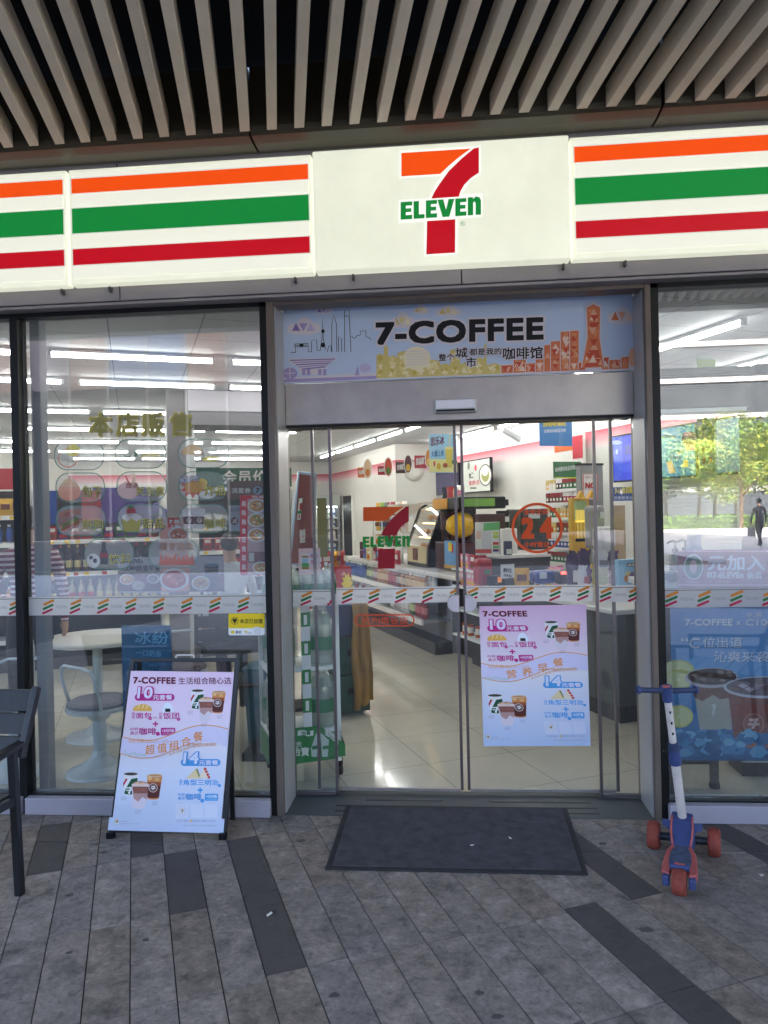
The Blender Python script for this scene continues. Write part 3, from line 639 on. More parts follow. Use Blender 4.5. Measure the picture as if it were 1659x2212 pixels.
# ================================================================ A-FRAME SIGN and DOOR POSTER
cA = crop(400, 2550, .36166)
BLp, BRp, TLp, TRp = Vector((-1.786, 3.685, 0)), Vector((-1.165, 3.695, 0)), Vector((-1.747, 3.90, .886)), Vector((-1.132, 3.905, .886))
e1, e2 = (BRp - BLp), (TLp - BLp); nA = e1.cross(e2).normalized()
if nA.y > 0: nA = -nA
def onA(x, y, off=0):
    d = ray(*cA(x, y)); q = BLp + nA * off; t = (q - C0).dot(nA) / d.dot(nA); return C0 + d * t
def cups(a, Mx):
    L = lambda pts: [Mx(*p) for p in pts]
    def el(cx, cy_, rx, ry, m, a0=0, a1=360): a.poly(L(arc(cx, cy_, rx, ry, a0, a1, 24)[:-1] if a1 - a0 >= 360 else arc(cx, cy_, rx, ry, a0, a1, 24)), m)
    # paper cup
    a.poly(L([(974, 470), (1120, 470), (1112, 560), (1098, 660)] + arc(1040, 662, 58, 16, 0, 180, 8) + [(978, 600)]), ink(232, 230, 232))
    a.poly(L([(972, 590), (1015, 515), (995, 513), (970, 560)]), ink(190, 44, 66)); a.poly(L([(976, 640), (1040, 518), (1028, 516), (976, 610)]), ink(238, 236, 238))
    a.poly(L([(1052, 516), (1112, 506), (1108, 600), (1098, 655)] + arc(1040, 655, 58, 12, 0, 180, 8) + [(984, 640), (1010, 585)]), ink(34, 84, 58))
    el(1046, 468, 74, 18, ink(222, 218, 218)); el(1046, 468, 66, 14, ink(78, 66, 62))
    a.poly(L([(1004, 598), (1056, 592), (1056, 604), (1040, 640), (1026, 640), (1040, 606), (1004, 610)]), ink(240, 240, 240)); a.poly(L([(1000, 622), (1060, 618), (1060, 628), (1000, 632)]), ink(240, 240, 240)); a.poly(L([(1020, 640), (1040, 640), (1038, 660), (1020, 660)]), ink(240, 240, 240))
    # dark iced coffee
    a.poly(L([(1204, 480), (1352, 490), (1340, 560), (1318, 700)] + arc(1262, 702, 56, 14, 0, 180, 8)), ink(214, 140, 84))
    a.poly(L([(1206, 570), (1336, 580), (1320, 690)] + arc(1263, 690, 57, 12, 0, 180, 8)), ink(92, 46, 42)); a.poly(L([(1206, 545), (1340, 548), (1336, 582), (1206, 572)]), ink(160, 84, 52))
    el(1278, 482, 76, 16, ink(226, 204, 186)); el(1278, 482, 66, 10, ink(204, 150, 100)); el(1230, 510, 22, 18, ink(234, 190, 130)); el(1300, 520, 24, 18, ink(226, 176, 112))
    el(1262, 602, 44, 44, ink(206, 190, 186)); el(1262, 602, 37, 37, ink(96, 56, 52)); el(1262, 602, 30, 30, ink(120, 84, 80))
    a.poly(L([(1244, 585), (1284, 583), (1266, 622), (1254, 622), (1268, 594), (1244, 596)]), ink(232, 226, 224)); a.poly(L([(1240, 604), (1286, 602), (1286, 610), (1240, 612)]), ink(232, 226, 224))
    # layered latte
    a.poly(L([(1056, 572), (1222, 574), (1205, 680), (1180, 790)] + arc(1122, 790, 58, 14, 0, 180, 8)), ink(226, 214, 226))
    a.poly(L([(1060, 588), (1220, 590), (1208, 660), (1180, 700), (1150, 660), (1110, 700), (1072, 660)]), ink(146, 92, 80)); a.poly(L([(1066, 655), (1210, 655), (1200, 715), (1160, 690), (1118, 735), (1076, 705)]), ink(190, 150, 146))
    el(1139, 570, 86, 16, ink(230, 204, 190)); el(1139, 560, 70, 22, ink(196, 140, 112), 180, 360); el(1110, 556, 20, 10, ink(226, 190, 160)); el(1165, 558, 22, 10, ink(222, 180, 150))
    a.poly(L([(1148, 608), (1182, 610), (1180, 628), (1148, 626)]), ink(170, 100, 86))
def coffee_poster(a, head, mid, QX):
    DM, MG, BLU, ORO, GY = ink(110, 30, 58), ink(196, 46, 140), ink(84, 164, 228), ink(232, 152, 70), ink(150, 146, 172)
    t = a.text
    t('7-COFFEE', 345, 318, 808, 392, DM, .045, slope=.01)
    if head: t(head, 838, 324, 1412, 400, DM, .012, slope=-.004)
    for x, y, w, num, c, fill in ((362, 503, 432, '10', MG, ink(232, 220, 244)), (862, 1213, 432, '14', BLU, ink(222, 228, 248))):
        a.rr(x, y, x + w, y + 76, 36, c)
        for d in (-8, 8, 0):
            t(num, x + 24 + d, y - 84, x + 198 + d, y + 58, c, .05, shear=.1)
        t(num, x + 28, y - 76, x + 194, y + 50, fill, .03, shear=.1); t('元套餐', x + 202, y + 10, x + 410, y + 64, ink(238, 232, 248), .02)
    a.poly(arc(445, 680, 104, 66, 180, 360, 16) + [(545, 692), (345, 692)], ink(236, 184, 92))
    for x in (395, 440, 485): a.line([(x, 662), (x + 22, 618)], 13, ink(250, 220, 160))
    a.poly([(722, 596), (752, 612), (780, 665), (782, 692), (770, 702), (672, 702), (660, 690), (664, 660), (690, 612)], ink(236, 240, 252)); a.rect(692, 664, 748, 700, ink(44, 40, 44))
    t('指', 330, 702, 368, 736, MG, .01); t('定', 330, 738, 368, 772, MG, .01); t('面包', 376, 706, 546, 772, MG, .02); t('OR', 560, 752, 608, 774, MG, 0); t('任', 624, 706, 660, 740, MG, .01); t('意', 624, 742, 660, 776, MG, .01); t('饭团', 670, 706, 846, 778, MG, .02)
    a.ell(530, 772, 20, 18, MG); a.ell(838, 780, 20, 18, MG); t('小份', 518, 764, 543, 781, ink(240, 200, 230), 0); t('小份', 826, 772, 851, 789, ink(240, 200, 230), 0)
    t('+', 556, 800, 618, 860, MG, .05); t('中杯', 312, 868, 402, 906, MG, .01); t('美式', 312, 910, 402, 950, MG, .01); t('咖啡', 410, 872, 596, 950, MG, .03); a.ell(614, 938, 22, 22, MG)
    a.rr(645, 872, 802, 956, 14, MG); t('+3元升级', 658, 884, 790, 922, ink(246, 236, 250), .02); t('大杯 或任选拿铁', 660, 932, 788, 948, ink(232, 190, 226), 0)
    wv = lambda y0, y1, amp: [(QX(i / 26, y0), y0 + (y1 - y0) * i / 26 + amp * math.sin(i / 26 * 2 * math.pi)) for i in range(27)]
    a.poly(wv(970, 885, 62) + wv(1150, 1080, 70)[::-1], ink(222, 216, 244))
    a.line(wv(970, 885, 62), 9, ORO); a.line(wv(1150, 1080, 70)[:19], 9, ORO)
    t('活动日期:2025/3/1~12/31', 300, 988, 740, 1034, ORO, 0, slope=.02)
    n = len(mid)
    for i, ch in enumerate(mid):
        f = i / max(1, n - 1); x = 482 + f * 522; y = 1062 - 42 * f - 100 * f * f; s = 104 if n > 4 else 112
        t(ch, x, y, x + s, y + 104, ORO, .012, slope=-.12)
    t('Good Morning~', 248, 1122, 505, 1190, ink(170, 204, 186), 0, slope=.08)
    t('全天供应,美食与', 740, 1150, 1000, 1180, ORO, 0, slope=-.36); t('咖啡的', 1000, 1040, 1095, 1090, ORO, 0, slope=-.1); t('完美搭配!', 1100, 1040, 1255, 1076, ORO, 0, slope=-.05)
    cups(a, lambda x, y: (x, y)); cups(a, lambda x, y: (232 + (x - 968) * 1.12, 1357 + (y - 452) * 1.13))
    for x, y in ((935, 686), (1088, 816), (1254, 732), (210, 1622), (366, 1766), (548, 1674)):
        for k, l in enumerate(('大杯美式', 'REGULAR', 'AMERICANO')): t(l, x, y + 15 * k, x + 66 - 6 * k, y + 11 + 15 * k, GY, 0)
    a.poly([(918, 1424), (1025, 1318), (1082, 1428)], ink(236, 214, 168)); a.poly([(1025, 1318), (1045, 1318), (1082, 1428), (1062, 1424)], ink(150, 146, 70)); a.poly([(1058, 1420), (1110, 1308), (1135, 1316), (1178, 1426)], ink(240, 226, 206))
    for x, y in ((1128, 1320), (1142, 1350), (1156, 1382), (1168, 1412)): a.ell(x, y, 15, 15, ink(214, 70, 70))
    t('指', 846, 1434, 880, 1466, BLU, .01); t('定', 846, 1466, 880, 1496, BLU, .01); t('角型三明治', 888, 1436, 1272, 1500, BLU, .02); a.ell(1284, 1502, 17, 17, BLU); t('+', 1044, 1522, 1104, 1580, BLU, .05)
    t('中杯', 830, 1582, 908, 1618, BLU, .01); t('美式', 830, 1622, 908, 1658, BLU, .01); t('咖啡', 916, 1586, 1090, 1660, BLU, .03); a.ell(1098, 1666, 22, 22, BLU)
    a.rr(1124, 1590, 1268, 1668, 14, BLU); t('+3元升级', 1136, 1602, 1256, 1636, ink(240, 244, 252), .02); t('大杯 或任选拿铁', 1138, 1644, 1254, 1660, ink(190, 220, 246), 0)
    for x in (808, 968, 1120): a.rect(x, 1706, x + 140, 1856, ink(218, 222, 242))
    a.ring([(878 + 58 * math.cos(i * .196), 1780 + 58 * math.sin(i * .196)) for i in range(32)], 5, ink(200, 200, 208))
    def badge(x, y, s):
        a.rect(x, y, x + 30 * s, y + 34 * s, ink(240, 240, 240)); a.ring([(x, y), (x + 30 * s, y), (x + 30 * s, y + 34 * s), (x, y + 34 * s)], 2 * s, ink(60, 110, 80))
        a.poly([(x + 6 * s, y + 6 * s), (x + 24 * s, y + 6 * s), (x + 24 * s, y + 11 * s), (x + 6 * s, y + 11 * s)], ink(224, 110, 50)); a.poly([(x + 17 * s, y + 9 * s), (x + 24 * s, y + 9 * s), (x + 18 * s, y + 28 * s), (x + 12 * s, y + 28 * s)], ink(190, 30, 50)); a.rect(x + 5 * s, y + 15 * s, x + 25 * s, y + 20 * s, ink(40, 130, 70))
    badge(856, 1752, 1.5); badge(140, 1868, 1.6)
    for x, l in ((816, '沪享小程序'), (984, '美团外卖'), (1112, '饿了么外卖')): t(l, x, 1876, x + 128, 1898, GY, 0)
    a.rect(962, 1872, 980, 1898, ink(236, 190, 60))
    t('柒一拾壹(中国)投资有限公司', 202, 1888, 288, 1900, GY, 0); t('具体活动以门店公示为准', 202, 1912, 402, 1924, GY, 0); t('图片仅供参考 以实际销售为准', 892, 1930, 1252, 1944, GY, 0)
af = thing('sandwich_board', 'black framed standing board with pink and blue coffee set poster', 'sandwich board', (-1.47, 3.75, 0))
m_fr = pm('frame_black', (30, 30, 34), .4, metal=.2, noise=(6, .12))
def barA(p0, p1, w, off=.0, d=.022):
    P, Q = onA(*p0), onA(*p1); P = P - nA * (d / 2 - off); Q = Q - nA * (d / 2 - off); mb = MB(); mb.bar(P, Q, w, d, m_fr, nA); return mb
barA((100, 2085), (336, 112), .026).build('side_rail', af, bevel=.003); barA((1322, 2092), (1476, 112), .026).build('side_rail', af, bevel=.003)
barA((344, 137), (1470, 132), .020, -.001).build('top_rail', af, bevel=.003)
P0 = onA(110, 1995) - nA * .011; P1 = onA(1325, 2000) - nA * .011
MB().bar(P0, P1, .02, .018, m_fr, nA).build('bottom_rail', af)
for x in (-1.70, -1.20):
    MB().bar((x, 3.93, 0), (x, 3.918, .87), .022, .018, m_fr).build('rear_leg', af)
h = [onA(x, y) - nA * .01 for x, y in ((802, 132), (803, 92), (815, 82), (985, 80), (998, 88), (1000, 130))]
MB().tube(h, .005, pm('handle_white', (214, 210, 210), .35)).build('handle', af)
for p in ((100, 2085), (1322, 2092)):
    q = onA(*p); MB().box(q.x - .018, q.x + .018, q.y - .015, q.y + .02, 0, .03, m_black).build('foot', af)
GR = [(0, (196, 208, 236)), (.32, (216, 222, 242)), (.52, (234, 228, 240)), (.72, (236, 214, 234)), (1, (228, 196, 222))]
gm = ramp('poster_fade', 2, .04, .84, GR, .35)
mb = MB(); cs = [(320, 253), (1440, 267), (1305, 1864), (1337, 1866), (1325, 2022), (66, 1988), (84, 1848), (121, 1850)]
pts = [onA(x, y, .004) for x, y in cs]; n = len(pts)
mb.add(pts + [p - nA * .006 for p in pts], [tuple(range(n))[::-1], tuple(range(n, 2 * n))] + [(i, (i + 1) % n, n + (i + 1) % n, n + i) for i in range(n)], gm)
a = Art(lambda x, y: (onA(x, y, .004),), lambda p, k: p + nA * k, .0002)
xl = lambda y: 320 - (y - 253) * .125; xr = lambda y: 1440 - (y - 267) * .0845
coffee_poster(a, '生活组合随心选', '超值组合餐', lambda f, y: xl(y) + (xr(y) - xl(y)) * f)
a.into(mb); mb.build('poster_panel', af)

cD = crop(1800, 2300, .4822)
def toD(x, y):
    fx = (x - xl(y)) / (xr(y) - xl(y)); fy = (y - 258) / (1752)
    X = (180 + 37 * fy) * (1 - fx) + (1053 + 37 * fy) * fx; Y = 180 * (1 - fx) + 168 * fx + fy * (1144 + 10 * fx); return X, Y
dp = [FY(*cD(*toD(x, y)), 4.304) for x, y in ((xl(258), 258), (xr(258), 258), (xr(2010), 2010), (xl(2010), 2010))]
zb = dp[3].z
gm2 = ramp('door_poster_fade', 2, 0, dp[0].z - zb, [(0, (186, 202, 234)), (.3, (216, 220, 240)), (.52, (236, 232, 240)), (.75, (234, 212, 230)), (1, (224, 182, 214))], .35)
mb = MB(); mb.add(dp + [p + Vector((0, .003, 0)) for p in dp], [(3, 2, 1, 0), (4, 5, 6, 7)] + [(i, (i + 1) % 4, 4 + (i + 1) % 4, 4 + i) for i in range(4)], gm2)
def mpD(x, y): p = FY(*cD(*toD(x, y)), 4.304); return p.x, p.z
a = Art(mpD, lambda X, Zz, k: (X, 4.304 - k, Zz), .0001)
coffee_poster(a, None, '营养早餐', lambda f, y: xl(y) + (xr(y) - xl(y)) * f)
a.into(mb); mb.build('poster', label='pink and blue breakfast coffee poster taped on the right sliding door', cat='poster')

# ================================================================ SCOOTER
sc = thing('kick_scooter', 'blue and red child kick scooter with three red wheels parked by the right window', 'scooter', (.94, 3.23, 0), R(-19))
SM = Matrix.LocRotScale(Vector((.94, 3.23, 0)), Matrix.Rotation(R(-19), 3, 'Z').to_euler(), None)
m_blue = pm('scooter_blue', (56, 70, 118), .6, noise=(22, .22)); m_navy = pm('scooter_grip', (46, 56, 88), .65, noise=(12, .15)); m_red = pm('scooter_red', (186, 92, 86), .65, noise=(22, .2))
m_whl = pm('wheel_red', (134, 58, 46), .75, noise=(30, .35)); m_wht = pm('stem_white', (206, 196, 190), .5, noise=(14, .16)); m_deckm = pm('deck_tread', (66, 80, 106), .85, noise=(30, .4), bump=(160, .4))
def wheel(cx, cy_, r, w):
    mb = MB(SM); n = 24
    prof = [(r * .45, -w * .5), (r * .86, -w * .5), (r * .97, -w * .34), (r, 0), (r * .97, w * .34), (r * .86, w * .5), (r * .45, w * .5)]
    for (ra, xa), (rb, xb) in zip(prof, prof[1:]):
        vs = [(cx + x_, cy_ + q * math.cos(t * 2 * math.pi / n), r + q * math.sin(t * 2 * math.pi / n)) for q, x_ in ((ra, xa), (rb, xb)) for t in range(n)]
        mb.add(vs, [(i, (i + 1) % n, n + (i + 1) % n, n + i) for i in range(n)], m_whl, True)
    o = mb.build('wheel', sc)
    MB(SM).cyl((cx - w * .44, cy_, r), (cx + w * .44, cy_, r), r * .47, m_blue, n=16).cyl((cx - w * .5, cy_, r), (cx + w * .5, cy_, r), r * .2, m_black, n=10).build('hub', o)
wheel(0, 0, .054, .058); wheel(-.130, .415, .066, .056); wheel(.136, .43, .066, .056)
MB(SM).cyl((-.11, .415, .066), (.115, .43, .066), .019, pm('axle_black', (34, 36, 48), .5)).build('axle', sc)
def plan(pts, z0, z1, mat, mb, ins=0):
    n = len(pts); return mb.add([(x, y, z0) for x, y in pts] + [(x, y, z1 if not callable(z1) else z1(y)) for x, y in pts], [tuple(range(n))[::-1], tuple(range(n, 2 * n))] + [(i, (i + 1) % n, n + (i + 1) % n, n + i) for i in range(n)], mat)
deck = [(-.070, .005), (-.073, .05), (-.069, .13), (-.063, .21), (-.042, .29), (.042, .29), (.063, .21), (.069, .13), (.073, .05), (.070, .005), (.038, -.01), (.036, .05), (-.036, .05), (-.038, -.01)]
mb = MB(SM); plan(deck[::-1], .062, .092, m_red, mb); mb.build('deck', sc, bevel=.006)
tread = [(-.043, .065), (-.046, .13), (-.040, .21), (-.022, .275), (.022, .275), (.040, .21), (.046, .13), (.043, .065)]
mb = MB(SM); plan(tread[::-1], .090, .0965, m_deckm, mb); mb.build('tread_pad', sc, bevel=.002)
mb = MB(SM); mb.box(-.040, .040, .036, .07, .085, .108, m_blue); mb.box(-.066, -.038, -.028, .012, .04, .085, m_blue); mb.box(.038, .066, -.028, .012, .04, .085, m_blue); mb.build('rear_fender', sc, bevel=.006)
MB(SM).box(-.02, .02, .045, .055, .104, .112, m_red).build('brake_mark', sc)
mb = MB(SM)
mb.hexa([(-.044, .27, .06), (.044, .27, .06), (.044, .27, .098), (-.044, .27, .098)], [(-.058, .40, .05), (.058, .40, .05), (.052, .38, .165), (-.052, .38, .165)], m_blue)
mb.hexa([(-.058, .40, .05), (.058, .40, .05), (.052, .38, .165), (-.052, .38, .165)], [(-.052, .45, .07), (.052, .45, .07), (.046, .44, .185), (-.046, .44, .185)], m_blue)
mb.build('neck', sc, bevel=.006)
for sx in (-1, 1):
    MB(SM).tube([(sx * .038, .262, .1), (sx * .044, .30, .124), (sx * .047, .35, .154), (sx * .044, .40, .180)], .0045, m_red).build('trim_line', sc)
    MB(SM).hexa([(sx * .04 - .004, .37, .11), (sx * .04 + .004, .37, .11), (sx * .04 + .004, .37, .165), (sx * .04 - .004, .37, .165)], [(sx * .085 - .004, .40, .125), (sx * .085 + .004, .40, .125), (sx * .085 + .004, .40, .158), (sx * .085 - .004, .40, .158)], m_blue).build('wing', sc, bevel=.003)
b0 = SM @ Vector((0, .415, .165)); t0 = FY(*crop(2400, 2350, .5652)(396, 640), 3.46)
L = lambda f: b0.lerp(t0, f)
MB().cyl(L(0), L(.50), .0205, m_wht).build('lower_tube', sc); MB().cyl(L(.45), L(.95), .0165, m_wht).build('upper_tube', sc)
MB().cyl(L(.435), L(.54), .0285, m_blue, .025).cyl(L(.54), L(.60), .025, m_navy, .0215).build('clamp', sc)
q = L(.52); MB().cyl(q + Vector((-.02, 0, 0)), q + Vector((-.05, 0, .006)), .006, m_black, n=8).build('quick_release', sc)
for f in (.67, .75, .83):
    q = L(f); MB().box(q.x - .004, q.x + .004, q.y - .0185, q.y - .012, q.z - .006, q.z + .006, m_black).build('stud', sc)
MB().cyl(L(.91), L(1.015), .022, m_blue, .026).build('handle_head', sc, bevel=.003)
hl, hr = FY(*crop(2400, 2350, .5652)(190, 648), 3.43), FY(*crop(2400, 2350, .5652)(610, 648), 3.50)
tc_ = L(.985)
for e in (hl, hr):
    dd = (e - tc_).normalized(); mb = MB(); mb.cyl(tc_, e, .0125, m_navy); mb.cyl(e - dd * .012, e, .019, m_blue, .017); mb.build('grip', sc)
MB().box(tc_.x - .016, tc_.x + .016, tc_.y - .014, tc_.y + .014, tc_.z + .012, tc_.z + .024, m_red).build('top_button', sc, bevel=.004)

# ================================================================ ARMCHAIRS
m_ch = pm('chair_black', (26, 27, 31), .42, noise=(5, .15)); m_slatw = pm('chair_board', (36, 37, 41), .55, noise=(18, .2), bump=(70, .15))
def armchair(label, loc, rz, group):
    t = thing('armchair', label, 'chair', loc, rz, group); M = mw(t); w = .54
    for sx in (0, -w):
        mb = MB(M); mb.bar((sx, .02, 0), (sx, -.01, .64), .034, .034, m_ch); mb.build('leg', t, bevel=.004)
        mb = MB(M); mb.bar((sx, -.50, 0), (sx, -.52, .60), .034, .034, m_ch); mb.build('leg', t, bevel=.004)
        mb = MB(M); mb.bar((sx + (.012 if sx == 0 else -.012), .03, .60), (sx + (.012 if sx == 0 else -.012), .155, .885), .03, .034, m_ch); mb.build('back_post', t, bevel=.004)
        mb = MB(M); mb.bar((sx, .07, .66), (sx, -.54, .615), .046, .024, m_ch); mb.build('armrest', t, bevel=.005)
        mb = MB(M); mb.bar((sx, .01, .425), (sx, -.51, .44), .026, .034, m_ch); mb.build('seat_rail', t, bevel=.003)
    for z0, z1 in ((.60, .682), (.692, .775), (.785, .872)):
        y = lambda z: .028 + (z - .60) * .44
        mb = MB(M); mb.hexa([(-w - .005, y(z0), z0), (.005, y(z0), z0), (.005, y(z0) + .016, z0), (-w - .005, y(z0) + .016, z0)], [(-w - .005, y(z1), z1), (.005, y(z1), z1), (.005, y(z1) + .016, z1), (-w - .005, y(z1) + .016, z1)], m_slatw); mb.build('back_board', t, bevel=.002)
    for k in range(5):
        mb = MB(M); mb.box(-w + .02, -.02, -.49 + k * .1, -.40 + k * .1, .437, .452, m_slatw); mb.build('seat_board', t, bevel=.002)
    return t
CG = 'black slatted armchairs around the shop front'
ch = armchair('black slatted armchair on the pavement at the left picture edge', (-1.918, 3.09, 0), R(-4), CG)
p = FY(1565, 1385, 5.6); copy_tree(ch, (2.35, 2.25, 0), R(-60), 'black slatted armchair off the right edge, mirrored in the right window')
copy_tree(ch, (3.1, 1.75, 0), R(150), 'black slatted armchair turned round, mirrored far right in the window')
p = FY(570, 1400, 5.9); copy_tree(ch, (p.x + .12, 5.62, 0), R(18), 'black armchair standing inside behind the left window, right of the table')
# ================================================================ SHOP INTERIOR: floor, ceiling, walls
IM = Matrix.LocRotScale(IO, Matrix.Rotation(PHI, 3, 'Z').to_euler(), None)         # frame of the shop's own grid
def grid_mat(name, col, joint, pitch, ox, oy, jw, rough, am, spec=.5, coat=0):
    m = pm(name, col, rough, noise=(3, am), spec=spec, coat=coat); t = m.node_tree; b = t.nodes['Principled BSDF']
    tc = t.nodes.new('ShaderNodeTexCoord'); mp = t.nodes.new('ShaderNodeMapping'); mp.inputs['Location'].default_value = (-ox, -oy, 0)
    br = t.nodes.new('ShaderNodeTexBrick'); br.offset = 0; br.squash = 1; br.inputs['Scale'].default_value = 1
    br.inputs['Brick Width'].default_value = pitch; br.inputs['Row Height'].default_value = pitch; br.inputs['Mortar Size'].default_value = jw; br.inputs['Mortar Smooth'].default_value = .1
    t.links.new(tc.outputs['Object'], mp.inputs[0]); t.links.new(mp.outputs[0], br.inputs[0])
    src = b.inputs['Base Color'].links[0].from_socket
    mx = t.nodes.new('ShaderNodeMix'); mx.data_type = 'RGBA'; t.links.new(br.outputs['Fac'], mx.inputs[0]); t.links.new(src, mx.inputs[6]); mx.inputs[7].default_value = lin(joint) + (1,)
    t.links.new(mx.outputs[2], b.inputs['Base Color']); return m
m_floor = grid_mat('polished_tile', (214, 208, 190), (140, 134, 120), .6, .17, .21, .0022, .09, .05, coat=.1)
m_ceil = grid_mat('ceiling_tile', (186, 188, 192), (110, 112, 116), .6, .05, .1, .004, .8, .04)
m_wall = pm('shop_wall', (228, 226, 220), .55, noise=(2, .03))
WA, WB_, WS, WBK, WL, ZC = 4.08, 3.18, 9.7, 14.6, -8.2, 2.95
def inv(p): q = p - IO; return Vector((q.dot(V), q.dot(U), p.z))
fl, fr = Vector((-8.6, 4.36, 0)), Vector((6.4, 4.36, 0))
poly = [fl, fr, I(WA + .2, 1.0), I(WA + .2, WBK), I(WL - .3, WBK), Vector((-8.6, 6.5, 0))]
mb = MB(); n = len(poly); mb.add(poly + [p - Vector((0, 0, .03)) for p in poly], [tuple(range(n)), tuple(range(n, 2 * n))[::-1]] + [(i, n + i, n + (i + 1) % n, (i + 1) % n) for i in range(n)], m_floor); mb.build('floor', kind='structure', origin=IO, rz=PHI)
mb = MB(); mb.add([p + Vector((0, 0, ZC)) for p in poly] + [p + Vector((0, 0, ZC + .04)) for p in poly], [tuple(range(n))[::-1], tuple(range(n, 2 * n))] + [(i, (i + 1) % n, n + (i + 1) % n, n + i) for i in range(n)], m_ceil); mb.build('ceiling', kind='structure', origin=IO, rz=PHI)
MB().box(-8.6, 6.4, 4.10, 4.34, 2.862, 3.0, m_fas).build('window_bulkhead', kind='structure')
stripe = ramp('red_stripe', 2, 0, .24, [(0, (240, 228, 226)), (.45, (232, 168, 176)), (.93, (200, 44, 72)), (.94, (240, 236, 232)), (1, (240, 236, 232))], .4)
def wall(a0, a1, b0, b1):
    MB(IM).box(a0, a1, b0, b1, 0, ZC, m_wall).build('wall', kind='structure')
wall(WA, WA + .15, -1.2, WS); wall(WB_, WA + .15, WS, WS + .15); wall(WB_, WB_ + .15, WS + .15, WBK); wall(WL - .2, WA + .3, WBK, WBK + .15)
MB().box(-8.6, -8.5, 4.1, 16, 0, ZC, m_wall).build('wall', kind='structure')
for a0, a1, b0, b1 in ((WA - .006, WA, -1, WS), (WB_ - .006, WA - .006, WS - .006, WS), (WB_ - .006, WB_, WS, WBK), (WL, WB_ - .006, WBK - .006, WBK)):
    MB(IM).box(a0, a1, b0, b1, 2.42, 2.66, stripe).build('wall_stripe', label='red fading stripe with white line running along the shop wall', cat='wall stripe', group='red stripes round the shop walls')

# ---- tube lights
m_tube = pm('tube_glow', (1, .99, .95), .4, emit=35.0)
m_house = pm('tube_housing', (220, 222, 224), .5)
tl0 = thing('tube_light', 'white fluorescent tube in the rows under the shop ceiling', 'tube light', (0, 0, 0), 0, 'ceiling tube lights')
MB().box(-.61, .61, -.03, .03, .03, .05, m_house).build('housing', tl0)
MB().cyl((-.6, 0, .012), (.6, 0, .012), .018, m_tube, n=10).build('tube', tl0)
for x in (-.607, .607): MB().box(x - .012, x + .012, -.02, .02, -.01, .03, m_house).build('socket', tl0)
first = [True]
def tube(a, b, along_u=False):
    p = I(a, b, 2.89); rz = PHI + (math.pi / 2 if along_u else 0)
    if first[0]: tl0.location = p; tl0.rotation_euler = (0, 0, rz); first[0] = False
    else: copy_tree(tl0, p, rz)
for r_, b in enumerate((2.43, 3.65, 5.66, 7.5, 9.35, 11.2, 12.95)):
    for k in range(-4, 2):
        a = -1.58 + 1.36 * k + .13 * r_
        if a < 1.3 and I(a, b).x > -8 and I(a - .6, b).y > 4.5: tube(a, b)
for k in range(9): tube(2.4, .95 + 1.36 * k, True)
for k in range(6): tube(3.7, 1.75 + 1.36 * k, True)

# ---- columns and bulkhead
cl = pm('column_grey', (120, 126, 134), .5, noise=(3, .06))
tag(MB().box(-2.395, -2.335, 4.10, 4.18, 0, 2.9, cl).build('column', bevel=.006), 'grey blue column just inside the left window beside the black mullion', 'column')
a0, a1 = AB(FB(362, 1000, 4.2))[0], AB(FB(402, 1000, 4.2))[0]
tag(MB(IM).box(a0, a1, 4.2, 4.6, 0, ZC, pm('column_brown', (104, 98, 100), .5, noise=(3, .08))).box(a1, a1 + .09, 4.21, 4.6, 0, ZC, pm('column_pale', (190, 190, 186), .5)).build('column'), 'square dark grey column standing between the shelves seen in the left window', 'column')
p, q = AB(FB(404, 845, 4.2)), AB(FB(590, 922, 4.2))
bh = thing('ceiling_cassette', 'grey boxed air unit hanging under the ceiling right of the dark column', 'air unit', I((p[0] + q[0]) / 2, 4.3, 2.3), PHI)
MB(IM).box(p[0], q[0] + .4, 4.1, 4.7, q[2] + .14, p[2], pm('unit_pale', (168, 162, 170), .5)).build('body', bh)
MB(IM).box(p[0] + .01, q[0] + .4, 4.12, 4.68, q[2], q[2] + .138, pm('unit_grey', (110, 106, 110), .5)).build('grille', bh)

